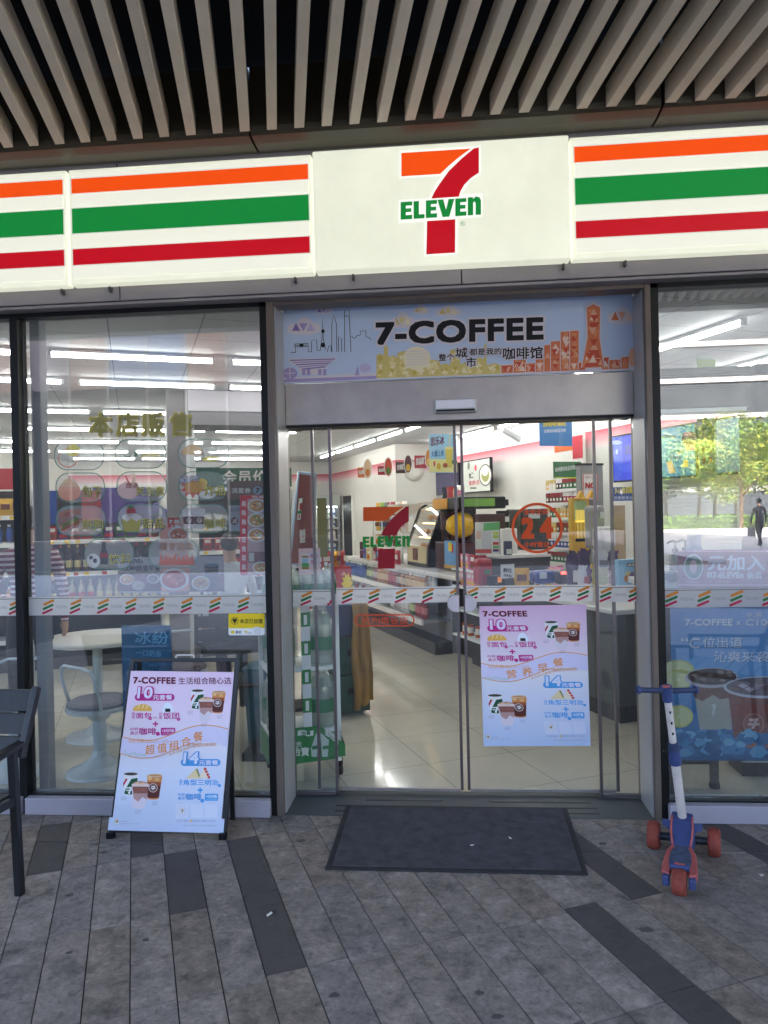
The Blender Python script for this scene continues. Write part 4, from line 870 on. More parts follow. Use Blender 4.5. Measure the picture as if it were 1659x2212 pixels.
# ================================================================ GOODS
def proto(build_fn): return build_fn
CL = [(176, 38, 44), (222, 170, 48), (46, 108, 66), (48, 78, 150), (232, 226, 214), (112, 60, 40), (196, 96, 40), (88, 52, 110), (236, 150, 170), (40, 40, 48), (120, 170, 200), (150, 180, 70)]
PRO = {}
def goods(kind, v=0):
    """mesh and name for one item, built once per look"""
    k = (kind, v)
    if k in PRO: return PRO[k]
    mb = MB(); c = lambda i: ink(*CL[i % len(CL)])
    if kind == 'wine_bottle':
        gl = pm(('bottle_green', 'bottle_brown', 'bottle_clear')[v % 3], ((26, 44, 30), (52, 28, 16), (170, 160, 130))[v % 3], .12)
        mb.lathe([(0, 0, gl), (.036, .002, gl), (.037, .05, ink(*((232, 226, 210), (200, 180, 120), (180, 40, 40), (30, 30, 36))[v % 4])), (.0372, .13, gl), (.037, .18, gl), (.015, .225, gl), (.014, .27, c(v)), (.015, .30, c(v)), (0, .301, c(v))], gl, n=10)
    elif kind == 'drink_bottle':
        bd = pm('drink_%d' % (v % 6), ((120, 62, 40), (90, 110, 60), (60, 90, 150), (170, 120, 60), (150, 60, 60), (214, 214, 206))[v % 6], .15); cp = ink(236, 236, 236)
        mb.lathe([(0, 0, bd), (.031, .003, bd), (.033, .05, ink(*((214, 206, 196), (206, 214, 150), (44, 76, 160), (226, 200, 160), (196, 110, 110), (236, 236, 230))[v % 6])), (.033, .13, bd), (.031, .15, bd), (.016, .182, cp), (.017, .184, cp), (.017, .205, cp), (0, .206, cp)], bd, n=10)
    elif kind == 'milk_bottle':
        w = ink(*((236, 236, 232), (226, 232, 224), (214, 226, 236))[v % 3])
        mb.lathe([(0, 0, w), (.04, .003, w), (.042, .06, ink(*((222, 222, 214), (150, 180, 150), (90, 120, 180))[v % 3])), (.042, .11, w), (.041, .15, w), (.02, .19, w), (.02, .22, w), (0, .221, w)], w, n=8)
    elif kind == 'carton':
        mb.box(-.05, .05, -.03, .03, 0, .15, c(v)); mb.box(-.035, .035, -.0315, -.0295, .09, .13, ink(236, 232, 224)); mb.box(-.042, .042, -.0312, -.0295, .02, .06, c(v + 5))
    elif kind == 'snack_bag':
        vs, fs = [], []; nx, nz = 6, 6
        for s_ in (-1, 1):
            for i in range(nz + 1):
                for j in range(nx + 1):
                    x, z = j / nx - .5, i / nz; th = math.sin(math.pi * j / nx) * math.sin(math.pi * z) ** .6
                    vs.append((x * .14 + .004 * math.sin(9 * z + j), s_ * .032 * th, z * .19))
        for s_ in (0, 1):
            for i in range(nz):
                for j in range(nx):
                    q = s_ * (nx + 1) * (nz + 1) + i * (nx + 1) + j; f = (q, q + 1, q + nx + 2, q + nx + 1); fs.append(f if s_ else f[::-1])
        mb.add(vs, fs, pm('foil_%d' % v, CL[v % len(CL)], .28, metal=.25), True); mb.box(-.045, .045, -.036, -.032, .07, .13, c(v + 4))
    elif kind == 'cigarette_pack':
        mb.box(-.036, .036, -.012, .012, 0, .135, c(v)); mb.box(-.037, .037, -.013, .013, .085, .1362, ink(*((236, 232, 226), (214, 190, 120), (150, 30, 36))[v % 3])); mb.box(-.02, .02, -.0132, -.011, .03, .065, ink(236, 230, 220))
    elif kind == 'tin':
        w = pm('tin_%d' % v, CL[v % len(CL)], .3, metal=.4); mb.lathe([(0, 0, w), (.033, 0, w), (.033, .03, ink(232, 226, 214)), (.033, .09, w), (.033, .115, w), (0, .116, pm('tin_lid', (190, 190, 194), .3, metal=.8))], w, n=10)
    elif kind == 'bread':
        mb.ball((0, 0, .04), .055, pm('bread_crust', (206, 150, 84), .6, noise=(20, .2)), 10, 6, (1.2, .8, .7))
    PRO[k] = mb; return mb
MESH = {}; rg = random.Random(21)
def put(kind, v, p, rz, label, cat, group):
    k = (kind, v)
    if k not in MESH:
        o = goods(kind, v).build(kind, origin=(0, 0, 0)); MESH[k] = o.data
    else:
        o = bpy.data.objects.new(kind, MESH[k]); COL.objects.link(o)
    o.location = p; o.rotation_euler = (0, 0, rz); tag(o, label, cat, group); return o
def row(kind, vs, a0, a1, b, z, pitch, label, cat, group, rz=0, along='a', jit=.012):
    n = max(1, int((a1 - a0) / pitch)); v = vs[0]
    for i in range(n):
        if i % rg.choice((2, 3, 4)) == 0: v = rg.choice(vs)
        t = a0 + (i + .5) * (a1 - a0) / n + rg.uniform(-.2, .2) * jit
        p = I(t, b + rg.uniform(-1, 1) * jit, z) if along == 'a' else I(b + rg.uniform(-1, 1) * jit, t, z)
        put(kind, v, p, PHI + rz + rg.uniform(-.12, .12), label, cat, group)
m_shelf = pm('shelf_metal', (206, 206, 204), .4, metal=.2); m_back = pm('shelf_back', (58, 56, 58), .6); m_rail2 = pm('price_rail', (232, 230, 226), .4)
def shelf_unit(a0, a1, b, lv, top, label, back=None, depth=.42):
    t = thing('display_shelf', label, 'shelf unit', I((a0 + a1) / 2, b + depth / 2, 0), PHI, 'shelf units of goods')
    MB(IM).box(a0, a1, b + depth - .03, b + depth, 0, top, back or m_back).build('back_panel', t)
    for x in (a0, a1 - .03): MB(IM).box(x, x + .03, b, b + depth - .031, 0, top, m_shelf).build('side_panel', t)
    MB(IM).box(a0 + .031, a1 - .031, b + .02, b + depth - .031, 0, .12, m_back).build('base', t)
    for z in lv:
        s_ = MB(IM).box(a0 + .031, a1 - .031, b, b + depth - .031, z - .025, z, m_shelf).build('shelf', t)
        mb = MB(IM); mb.box(a0 + .032, a1 - .032, b - .006, b - .001, z - .045, z + .003, m_rail2)
        x = a0 + .08
        while x < a1 - .1: mb.box(x, x + .05, b - .0075, b - .006, z - .04, z - .004, ink(*rg.choice([(244, 240, 232), (200, 40, 44), (240, 200, 60)]))); x += rg.uniform(.09, .2)
        mb.build('price_rail', s_)
    return t
# shelves seen through the left window
G = 'goods on the shelf units'
shelf_unit(-5.4, -2.75, 5.2, (.35, .72, 1.08, 1.40, 1.70), 1.98, 'long grey shelf unit of drinks at far left beyond the round tables')
shelf_unit(-2.7, -1.30, 5.2, (.30, .70, 1.06, 1.42), 1.98, 'dark shelf unit stocked with wine and liquor bottles behind the left window')
shelf_unit(-.92, .25, 5.2, (.30, .66, .96, 1.24, 1.52), 1.95, 'shelf unit of boxed and bagged snacks right of the dark column')
row('tin', [0, 2, 4, 6], -5.3, -2.85, 5.3, 1.08, .12, 'tin on the top level of the far left shelf unit', 'tin', G)
row('drink_bottle', [0, 1, 3, 4], -5.3, -2.85, 5.3, .72, .12, 'brown or amber drink bottle on the far left shelf unit', 'drink bottle', G)
row('wine_bottle', [0, 1, 4, 6, 7, 9], -2.62, -1.36, 5.3, 1.06, .088, 'dark liquor bottle standing in the shelf row behind the left window', 'bottle', 'liquor bottles on the shelf')
row('wine_bottle', [2, 5, 8, 1], -2.62, -1.36, 5.3, .70, .095, 'wine bottle on the lower liquor shelf behind the left window', 'bottle', 'liquor bottles on the shelf')
for z, vs, k in ((1.52, [4, 2, 11, 6], 'carton'), (1.24, [0, 1, 3, 8], 'carton'), (.96, [1, 4, 6, 0], 'snack_bag'), (.66, [9, 5, 3, 4], 'carton')):
    row(kind=k, vs=vs, a0=-.85, a1=.2, b=5.31, z=z, pitch=.125, label='bright packet of food on the snack shelf right of the dark column', cat='food packet', group='packets on the snack shelf')
row('snack_bag', [1, 3, 6, 0, 11], -5.3, -2.85, 5.32, 1.70, .155, 'bright snack bag on the uppermost level of the far left shelf unit', 'snack bag', G); row('drink_bottle', [2, 5, 0, 4], -5.3, -2.85, 5.3, 1.40, .10, 'drink bottle on the second level of the far left shelf unit', 'drink bottle', G)
row('carton', [0, 3, 2, 7, 1], -2.62, -1.36, 5.46, 1.06, .11, 'carton standing behind the dark liquor bottles', 'carton', G)
for i in range(11):
    put('carton', rg.choice([0, 3, 7, 2]), I(-2.60 + .12 * i, 5.36, 1.42), PHI, 'coloured gift carton on top level of the liquor shelf', 'carton', 'gift cartons over the liquor')
for a0_, a1_, col, txt, lb in ((-4.3, -2.75, (190, 36, 46), '便利店', 'red header board with white lettering over the far left shelf unit'), (-.9, .24, (40, 96, 70), '会员价', 'green header board with white lettering over the snack shelf')):
    mb = MB(IM); mb.box(a0_, a1_, 5.3, 5.33, 1.99, 2.22, ink(*col)); A = Art(lambda x, y: (x, -y), lambda X, Zz, k: (X, 5.3 - k, Zz), .0006); A.text(txt, a0_ + .3, -2.19, a1_ - .3, -2.02, ink(236, 230, 226), .02); A.into(mb); mb.build('header_board', label=lb, cat='header board')
for x_, c_ in ((-2.62, (30, 70, 150)), (-2.40, (40, 34, 40)), (-2.16, (170, 40, 50))):
    MB(IM).box(x_, x_ + .2, 5.28, 5.32, 1.60, 1.97, ink(*c_)).build('price_poster', label='%s upright promotional card over the liquor shelf' % ('blue' if c_[2] > 100 else 'black' if c_[0] < 60 else 'red'), cat='card')
pp = thing('paper_display', 'purple promotional display with round purple balloons above the liquor shelf', 'display', I(-1.75, 5.4, 1.6), PHI)
MB(IM).box(-2.05, -1.45, 5.36, 5.44, 1.60, 2.0, ink(92, 74, 150)).build('board', pp)
for k in range(5): MB(IM).ball((-1.62 + .09 * k, 5.30, 1.68 + .07 * (k % 2)), .07, pm('purple_foil', (104, 72, 160), .3, metal=.2), 10, 6).build('balloon', pp)
def board(name, label, cat, tl, br, b=None, Y=None, th=.008, col=(240, 240, 236), art=None, crp=None, emit=0, a=None):
    """a flat board measured by two picture corners, standing in plane b (shop grid), a, or Y (front)"""
    if b is not None:
        p, q = AB(FB(*tl, b)), AB(FB(*br, b)); mb = MB(IM); mt = pm('board_%d_%d_%d_%d' % (*col, int(emit * 10)), col, .4, emit=emit)
        mb.box(p[0], q[0], b, b + th, q[2], p[2], mt)
        A = Art(lambda x, y: AB(FB(*crp(x, y), b))[::2], lambda X, Zz, k: (X, b - k, Zz), .0006) if crp else None
    elif a is not None:
        p, q = AB(FA(*tl, a)), AB(FA(*br, a)); mb = MB(IM); mt = pm('board_%d_%d_%d_%d' % (*col, int(emit * 10)), col, .4, emit=emit)
        mb.box(a, a + th, min(p[1], q[1]), max(p[1], q[1]), q[2], p[2], mt)
        A = Art(lambda x, y: AB(FA(*crp(x, y), a))[1:], lambda B_, Zz, k: (a - k, B_, Zz), .0006) if crp else None
    else:
        p, q = FY(*tl, Y), FY(*br, Y); mb = MB(); mt = pm('board_%d_%d_%d_%d' % (*col, int(emit * 10)), col, .4, emit=emit)
        mb.box(p.x, q.x, Y, Y + th, q.z, p.z, mt); A = front_art(crp, Y) if crp else None
    if art: art(A); A.into(mb)
    o = mb.build(name); return tag(o, label, cat)
cl7 = crop(150, 1600, .5726)
def food(A, x, y, r, seed, cols=((214, 150, 90), (180, 60, 50), (230, 200, 130), (120, 150, 70), (236, 226, 206))):
    q = random.Random(seed); A.ell(x, y, r * 1.25, r * .95, ink(222, 226, 232)); A.ell(x, y, r * 1.05, r * .76, ink(*cols[0]))
    for _ in range(16):
        t, d = q.uniform(0, 6.28), q.uniform(0, .75); A.ell(x + r * d * math.cos(t), y + r * .7 * d * math.sin(t), r * q.uniform(.14, .3), r * q.uniform(.1, .22), ink(*q.choice(cols)), 8)
def artMenu(A):
    A.rect(1390, 612, 1570, 636, ink(206, 36, 56)); A.rect(1388, 636, 1440, 1158, ink(206, 44, 66))
    for i, ch in enumerate('美味热食现做现卖'): A.text(ch, 1400, 650 + i * 62, 1430, 690 + i * 62, ink(240, 230, 230), .02)
    for i, y in enumerate((684, 782, 886)): food(A, 1505, y, 52, i)
    A.rect(1442, 1000, 1570, 1075, ink(120, 50, 54)); A.rect(1448, 1006, 1486, 1068, ink(200, 194, 184)); food(A, 1530, 1108, 44, 9)
    A.text('热销', 1470, 614, 1560, 634, ink(250, 230, 220), .02)
board('menu_poster', 'tall red menu strip with bowls of food at right edge of the left window', 'poster', cl7(1388, 612), cl7(1585, 1160), Y=4.06, th=.004, col=(196, 150, 150), art=artMenu, crp=cl7)
def artCoupon(A):
    A.rect(1298, 640, 1560, 880, ink(28, 74, 62)); A.text('消夏券', 1330, 560, 1462, 598, ink(238, 230, 224), .02); A.ell(1510, 578, 32, 30, ink(150, 176, 200)); A.text('7', 1496, 560, 1524, 596, ink(90, 50, 44), .04)
    A.rr(1312, 680, 1400, 858, 10, ink(168, 186, 206)); A.ell(1350, 790, 26, 26, ink(96, 40, 60)); A.text('减', 1334, 772, 1368, 806, ink(222, 210, 220), .02); A.text('会员专享', 1322, 700, 1390, 724, ink(60, 80, 110), .0)
board('coupon_board', 'brown and green coupon board with round badge beside the red menu strip', 'notice board', cl7(1298, 516), cl7(1562, 880), Y=4.5, th=.01, col=(104, 70, 64), art=artCoupon, crp=cl7)
def artBreak(A):
    A.rect(545, 1150, 1280, 1272, ink(96, 46, 50)); A.text('7-ELEVEn', 590, 1050, 720, 1082, ink(50, 50, 58), .03); A.text('100种超值早餐', 575, 1092, 840, 1136, ink(42, 42, 50), .03)
    A.poly([(1142, 1092), (1242, 1092), (1228, 1250), (1154, 1250)], ink(34, 44, 60)); A.ell(1192, 1092, 52, 12, ink(90, 110, 140)); food(A, 1120, 1216, 52, 4, ((196, 156, 110), (230, 214, 180), (150, 90, 60))); food(A, 610, 1190, 40, 7); food(A, 790, 1186, 34, 8, ((60, 56, 64), (110, 96, 90))); A.ell(690, 1232, 46, 32, ink(190, 180, 176))
board('breakfast_board', 'wide board of breakfast pictures with lettering above, low in the left window', 'poster board', cl7(545, 1042), cl7(1280, 1274), Y=4.46, th=.01, col=(178, 172, 182), art=artBreak, crp=cl7)
def artSpicy(A):
    A.rect(890, 768, 1040, 836, ink(206, 40, 44)); A.text('热', 935, 778, 972, 808, ink(250, 240, 236), .02); A.text('7', 900, 782, 924, 806, ink(240, 240, 240), .04); A.text('上新', 905, 812, 975, 834, ink(250, 240, 236), .02)
    food(A, 965, 880, 56, 11, ((206, 110, 96), (236, 190, 170), (170, 50, 50))); food(A, 935, 1190, 80, 12, ((190, 50, 60), (220, 90, 90), (236, 150, 140), (150, 30, 40)))
    for k in range(9):
        x = 845 + k * 24; A.poly([(x - 12, 1098), (x - 4, 1050), (x + 2, 1020 + 24 * (k % 3)), (x + 8, 1056), (x + 14, 1098)], ink(226, 92, 48))
board('food_poster', 'narrow pink and red food poster hanging in the middle of the left window', 'poster', cl7(836, 766), cl7(1040, 1270), Y=4.44, th=.006, col=(226, 150, 140), art=artSpicy, crp=cl7)
# clear stickers on the left pane
GN, YW = ink(60, 130, 112), film(236, 222, 100, .85)
ovals = [((110, 232, 455, 440), 0), ((528, 225, 880, 428), 1), ((963, 222, 1315, 425), 2), ((120, 455, 460, 665), 3), ((540, 447, 885, 655), 4), ((965, 447, 1308, 648), 5), ((120, 680, 465, 890), 6), ((545, 672, 888, 872), 7), ((968, 672, 1312, 872), 8), ((320, 912, 660, 1120), 9), ((757, 910, 1105, 1115), 10)]
def sticker(box, k):
    A = front_art(cl7, 4.046, 1); x0, y0, x1, y1 = box; out = rrect(x0, y0, x1, y1, 92)
    A.poly(out, film(214, 226, 238, .22 if k < 6 else .32)); A.ring(out, 6, GN)
    ln = ink(90, 66, 80)
    if k == 0: A.ring([(x0 + 95 + 70 * math.cos(t * .4), y0 + 125 + 66 * math.sin(t * .4)) for t in range(16)], 8, film(226, 120, 100, .7)); A.ell(x0 + 130, y0 + 70, 46, 42, YW)
    if k == 1: A.rect(x0 + 60, y0 + 110, x0 + 110, y0 + 140, film(60, 140, 90, .7)); A.rect(x0 + 130, y0 + 88, x0 + 156, y0 + 122, film(60, 140, 90, .7)); A.ell(x0 + 250, y0 + 120, 70, 30, film(226, 210, 90, .5))
    if k == 2: A.poly(arc(x0 + 100, y0 + 110, 76, 70, 180, 360), film(226, 180, 110, .7)); A.ell(x0 + 220, y0 + 80, 50, 22, film(244, 244, 240, .8)); A.ell(x0 + 230, y0 + 140, 64, 20, YW)
    if k == 3:
        A.ell(x0 + 95, y0 + 130, 78, 66, film(232, 160, 140, .8)); A.poly(arc(x0 + 95, y0 + 100, 60, 62, 180, 360), film(240, 222, 196, .8))
        for d in (-30, 0, 30): A.line([(x0 + 95, y0 + 40), (x0 + 95 + d, y0 + 90)], 4, film(226, 140, 90, .9))
        A.text('包子', x0 + 184, y0 + 94, x0 + 324, y0 + 172, film(80, 130, 96, .45), .03); A.text('包子', x0 + 180, y0 + 90, x0 + 320, y0 + 168, YW, .022)
    if k == 4:
        A.ell(x0 + 80, y0 + 130, 76, 60, film(226, 190, 196, .8)); A.line([(x0 + 60, y0 + 30), (x0 + 95, y0 + 100)], 9, film(206, 60, 60, .8)); A.line([(x0 + 120, y0 + 20), (x0 + 105, y0 + 100)], 9, film(206, 110, 110, .8))
        for q in range(3): A.ell(x0 + 112 + 14 * (q % 2), y0 + 30 + 26 * q, 15, 13, film(240, 220, 200, .8))
        A.text('烦汤', x0 + 62, y0 + 78, x0 + 150, y0 + 118, film(150, 60, 70, .8), .02); A.text('关东煮', x0 + 133, y0 + 105, x0 + 331, y0 + 171, film(80, 130, 96, .45), .03); A.text('关东煮', x0 + 130, y0 + 102, x0 + 328, y0 + 168, YW, .022)
    if k == 5:
        pts = []
        for t in range(20): r_ = 78 if t % 2 else 46; pts.append((x0 + 100 + r_ * 1.2 * math.cos(t * .314), y0 + 110 + r_ * math.sin(t * .314)))
        A.poly(pts, film(206, 60, 60, .75)); A.ell(x0 + 110, y0 + 105, 66, 46, film(226, 200, 90, .85)); A.ell(x0 + 160, y0 + 80, 40, 32, film(232, 206, 110, .85)); A.ell(x0 + 200, y0 + 160, 60, 28, film(240, 240, 240, .7))
        A.text('BOOM!!!', x0 + 8, y0 + 42, x0 + 142, y0 + 84, ink(60, 56, 130), .09, slope=-.12); A.text('BOOM!!!', x0 + 12, y0 + 45, x0 + 138, y0 + 80, ink(236, 236, 240), .02, slope=-.12)
        A.text('炸品', x0 + 179, y0 + 99, x0 + 327, y0 + 169, film(80, 130, 96, .45), .03); A.text('炸品', x0 + 176, y0 + 96, x0 + 324, y0 + 166, YW, .022)
    if k == 6:
        A.poly([(x0 + 10, y0 + 110), (x0 + 60, y0 + 60), (x0 + 90, y0 + 20), (x0 + 110, y0 + 70), (x0 + 190, y0 + 90), (x0 + 150, y0 + 150), (x0 + 60, y0 + 190)], film(150, 70, 80, .6))
        A.line([(x0 + 40, y0 + 165), (x0 + 90, y0 + 130), (x0 + 165, y0 + 105)], 46, ink(196, 136, 84)); A.line([(x0 + 45, y0 + 148), (x0 + 95, y0 + 116), (x0 + 160, y0 + 92)], 22, ink(110, 130, 60)); A.line([(x0 + 40, y0 + 172), (x0 + 95, y0 + 142), (x0 + 170, y0 + 112)], 16, ink(160, 90, 56))
        A.text('HOTDOG', x0 + 24, y0 + 44, x0 + 172, y0 + 88, ink(190, 110, 90), .05, slope=-.16)
        A.text('热狗', x0 + 183, y0 + 99, x0 + 333, y0 + 169, film(80, 130, 96, .45), .03); A.text('热狗', x0 + 180, y0 + 96, x0 + 330, y0 + 166, YW, .022)
    if k == 7:
        A.ell(x0 + 95, y0 + 46 + 4, 32, 32, ink(196, 50, 64)); A.poly([(x0 + 60, y0 + 22), (x0 + 90, y0 + 8), (x0 + 120, y0 + 22), (x0 + 95, y0 + 34)], ink(60, 120, 66)); A.ell(x0 + 98, y0 + 98, 70, 36, film(226, 222, 232, .8))
        A.poly([(x0 + 30, y0 + 96), (x0 + 46, y0 + 190), (x0 + 150, y0 + 190), (x0 + 166, y0 + 96), (x0 + 132, y0 + 120), (x0 + 98, y0 + 96), (x0 + 66, y0 + 120)], ink(206, 186, 84))
        A.text('甜品', x0 + 175, y0 + 101, x0 + 327, y0 + 169, film(80, 130, 96, .45), .03); A.text('甜品', x0 + 172, y0 + 98, x0 + 324, y0 + 166, YW, .022)
    if k == 8:
        for dx, s_ in ((100, .86), (22, 1)):
            A.poly([(x0 + dx, y0 + 40), (x0 + dx + 96 * s_, y0 + 40), (x0 + dx + 80 * s_, y0 + 170), (x0 + dx + 16, y0 + 170)], film(206, 206, 218, .9)); A.poly([(x0 + dx + 6, y0 + 86), (x0 + dx + 90 * s_, y0 + 86), (x0 + dx + 84 * s_, y0 + 138), (x0 + dx + 12, y0 + 138)], ink(96, 60, 66)); A.ell(x0 + dx + 48 * s_, y0 + 40, 48 * s_, 11, ink(196, 190, 196)); A.ell(x0 + dx + 48 * s_, y0 + 112, 18, 18, ink(190, 176, 176)); A.text('7', x0 + dx + 40 * s_, y0 + 102, x0 + dx + 56 * s_, y0 + 122, ink(80, 50, 56), .04)
        A.text('咖啡', x0 + 175, y0 + 101, x0 + 327, y0 + 169, film(80, 130, 96, .45), .03); A.text('咖啡', x0 + 172, y0 + 98, x0 + 324, y0 + 166, YW, .022)
    if k == 9:
        A.poly([(x0 + 118, y0 + 30), (x0 + 142, y0 + 30), (x0 + 146, y0 + 70), (x0 + 160, y0 + 96), (x0 + 158, y0 + 176), (x0 + 108, y0 + 176), (x0 + 106, y0 + 96), (x0 + 116, y0 + 70)], ink(58, 62, 62)); A.rect(x0 + 106, y0 + 96, x0 + 160, y0 + 130, ink(170, 40, 52)); A.rect(x0 + 116, y0 + 18, x0 + 144, y0 + 30, ink(90, 40, 44))
        A.ell(x0 + 60, y0 + 150, 46, 50, film(226, 230, 240, .85)); A.ell(x0 + 44, y0 + 128, 13, 13, ink(50, 60, 90)); A.ell(x0 + 72, y0 + 150, 14, 16, ink(50, 60, 90))
        A.text('饮料', x0 + 171, y0 + 103, x0 + 325, y0 + 175, film(80, 130, 96, .45), .03); A.text('饮料', x0 + 168, y0 + 100, x0 + 322, y0 + 172, YW, .022)
    if k == 10:
        A.text('暖冬热饮', x0 + 80, y0 + 26, x0 + 314, y0 + 80, film(196, 150, 110, .9), .03)
        for q in range(8): x = x0 + 92 + q * 30; A.poly([(x - 18, y0 + 180), (x - 10, y0 + 130), (x + (6 if q % 2 else -8), y0 + 98 + 10 * (q % 3)), (x + 12, y0 + 140), (x + 18, y0 + 180)], film(226, 100, 60, .8))
    mb = MB(); A.into(mb); return mb.build('window_sticker', panes['left'])
for b_, k in ovals: sticker(b_, k)
A = front_art(cl7, 4.046, 1)
for ch, x0, x1 in (('本', 345, 510), ('店', 535, 690), ('贩', 710, 865), ('售', 900, 1060)):
    A.text(ch, x0 + 8, 48, x1 + 8, 214, film(150, 140, 70, .35), .04); A.text(ch, x0, 38, x1, 208, film(244, 232, 112, .85), .04)
mb = MB(); A.into(mb); mb.build('window_sticker', panes['left'])
z7 = crop(0, 2300, .6631)
A = front_art(z7, 4.026)
A.rr(1357, 176, 1572, 304, 12, ink(232, 232, 232)); A.poly(rrect(1357, 174, 1572, 262, 10), ink(232, 200, 40)); A.ell(1394, 218, 22, 22, ink(60, 52, 30)); A.ell(1394, 218, 19, 19, ink(232, 200, 40)); A.poly([(1378, 212), (1388, 202), (1394, 208), (1400, 202), (1410, 212), (1394, 236)], ink(40, 36, 26))
A.text('本店已加盟', 1424, 206, 1560, 234, ink(44, 40, 30), .02); A.rr(1372, 276, 1392, 294, 4, ink(232, 200, 40)); A.text('美团', 1398, 276, 1432, 294, ink(40, 40, 40), .02); A.poly([(1444, 280), (1464, 292), (1470, 278)], ink(232, 200, 40)); A.text('闪电仓', 1466, 284, 1496, 296, ink(120, 120, 110), 0); A.rect(1506, 254, 1548, 298, ink(214, 214, 214))
mb = MB(); A.into(mb); mb.build('window_sticker', panes['left'], label='yellow and white franchise sticker')
# ================================================================ FURNITURE BEHIND THE LEFT WINDOW
m_tw = pm('table_white', (226, 224, 214), .35, noise=(4, .03)); m_seat = pm('seat_grey', (92, 92, 106), .6, noise=(10, .1)); m_ped = pm('pedestal_white', (206, 216, 220), .25, noise=(3, .04))
def round_table(x, y, label):
    t = thing('round_table', label, 'table', (x, y, 0), 0, 'white round tables in the shop')
    M = mw(t); MB(M).lathe([(0, .715), (.36, .715), (.405, .73), (.41, .742), (.40, .752), (0, .754)], m_tw, n=36).build('tabletop', t)
    MB(M).cyl((0, 0, .02), (0, 0, .715), .035, m_ped).build('column', t); MB(M).lathe([(.24, 0), (.235, .012), (.12, .035), (.05, .09), (.036, .11)], m_ped, n=32).build('foot', t)
    return t
rt1 = round_table(-2.68, 5.42, 'white round pedestal table behind the left window next to the grey blue column')
copy_tree(rt1, (-4.05, 5.3, 0), label='white round pedestal table far left beyond the black mullion')
def stool(x, y, rz, label):
    t = thing('stool', label, 'stool', (x, y, 0), rz, 'white stools with wire backs'); M = mw(t)
    MB(M).lathe([(0, .425), (.17, .425), (.20, .445), (.20, .46), (.17, .475), (0, .482)], m_seat, n=28).build('seat', t)
    MB(M).lathe([(.10, .40), (.205, .41), (.21, .432), (.19, .44)], m_ped, n=28).build('seat_ring', t)
    MB(M).lathe([(.055, .34), (.10, .40)], m_ped, n=20).cyl((0, 0, .03), (0, 0, .41), .042, m_ped).build('column', t); MB(M).lathe([(.215, 0), (.21, .012), (.12, .05), (.06, .10), (.042, .14)], m_ped, n=32).build('foot', t)
    MB(M).tube([(-.17, .1, .44), (-.19, .14, .60), (-.16, .16, .69), (-.1, .18, .71), (.1, .18, .71), (.16, .16, .69), (.19, .14, .60), (.17, .1, .44)], .011, m_ped).build('wire_back', t)
    return t
st = stool(-2.30, 4.66, R(150), 'white pedestal stool with grey seat nearest the left window glass')
copy_tree(st, (-2.86, 4.62, 0), R(10), 'white pedestal stool with grey seat partly hidden by the grey blue column')
copy_tree(st, (-3.6, 4.9, 0), R(200), 'white pedestal stool far left beyond the black mullion')
copy_tree(st, (-2.15, 5.75, 0), R(30), 'white pedestal stool beyond the round table, behind the sandwich board')
z7 = crop(0, 2300, .6631)
def artIce(A):
    A.text('冰纷', 800, 282, 1000, 356, ink(120, 176, 212), .02); A.text('一口奶昔', 806, 388, 960, 424, ink(120, 176, 212), .01, slope=.06); A.text('一口沙冰', 850, 440, 990, 490, ink(110, 160, 200), .01)
    food(A, 980, 640, 70, 5, ((120, 70, 50), (170, 110, 70), (90, 50, 40)))
board('ice_poster', 'teal blue iced drink poster standing inside the left window behind the sandwich board', 'poster', z7(720, 248), z7(1026, 800), Y=4.12, th=.01, col=(34, 100, 142), art=artIce, crp=z7)
bx = thing('floor_stand', 'dark grey flat floor stand seen low at right of the left window', 'stand', FZ(555, 1640))
o = bx.location; MB().box(o.x - .09, o.x + .25, o.y - .05, o.y + .3, 0, .05, pm('stand_grey', (58, 62, 66), .5)).build('plate', bx); MB().box(o.x + .06, o.x + .1, o.y + .1, o.y + .14, .05, .9, pm('stand_grey', (58, 62, 66), .5)).build('post', bx)
tb = thing('teal_bin', 'teal plastic bin standing right of the sandwich board inside the window', 'bin', FZ(572, 1610)); o = tb.location
MB().hexa([(o.x - .12, o.y, .0), (o.x + .12, o.y, .0), (o.x + .12, o.y + .24, .0), (o.x - .12, o.y + .24, .0)], [(o.x - .15, o.y, .52), (o.x + .15, o.y, .52), (o.x + .15, o.y + .28, .52), (o.x - .15, o.y + .28, .52)], pm('bin_teal', (40, 96, 112), .4)).build('body', tb, bevel=.01)
MB().box(o.x - .16, o.x + .16, o.y - .01, o.y + .29, .52, .55, pm('bin_teal', (40, 96, 112), .4)).build('rim', tb, bevel=.005)

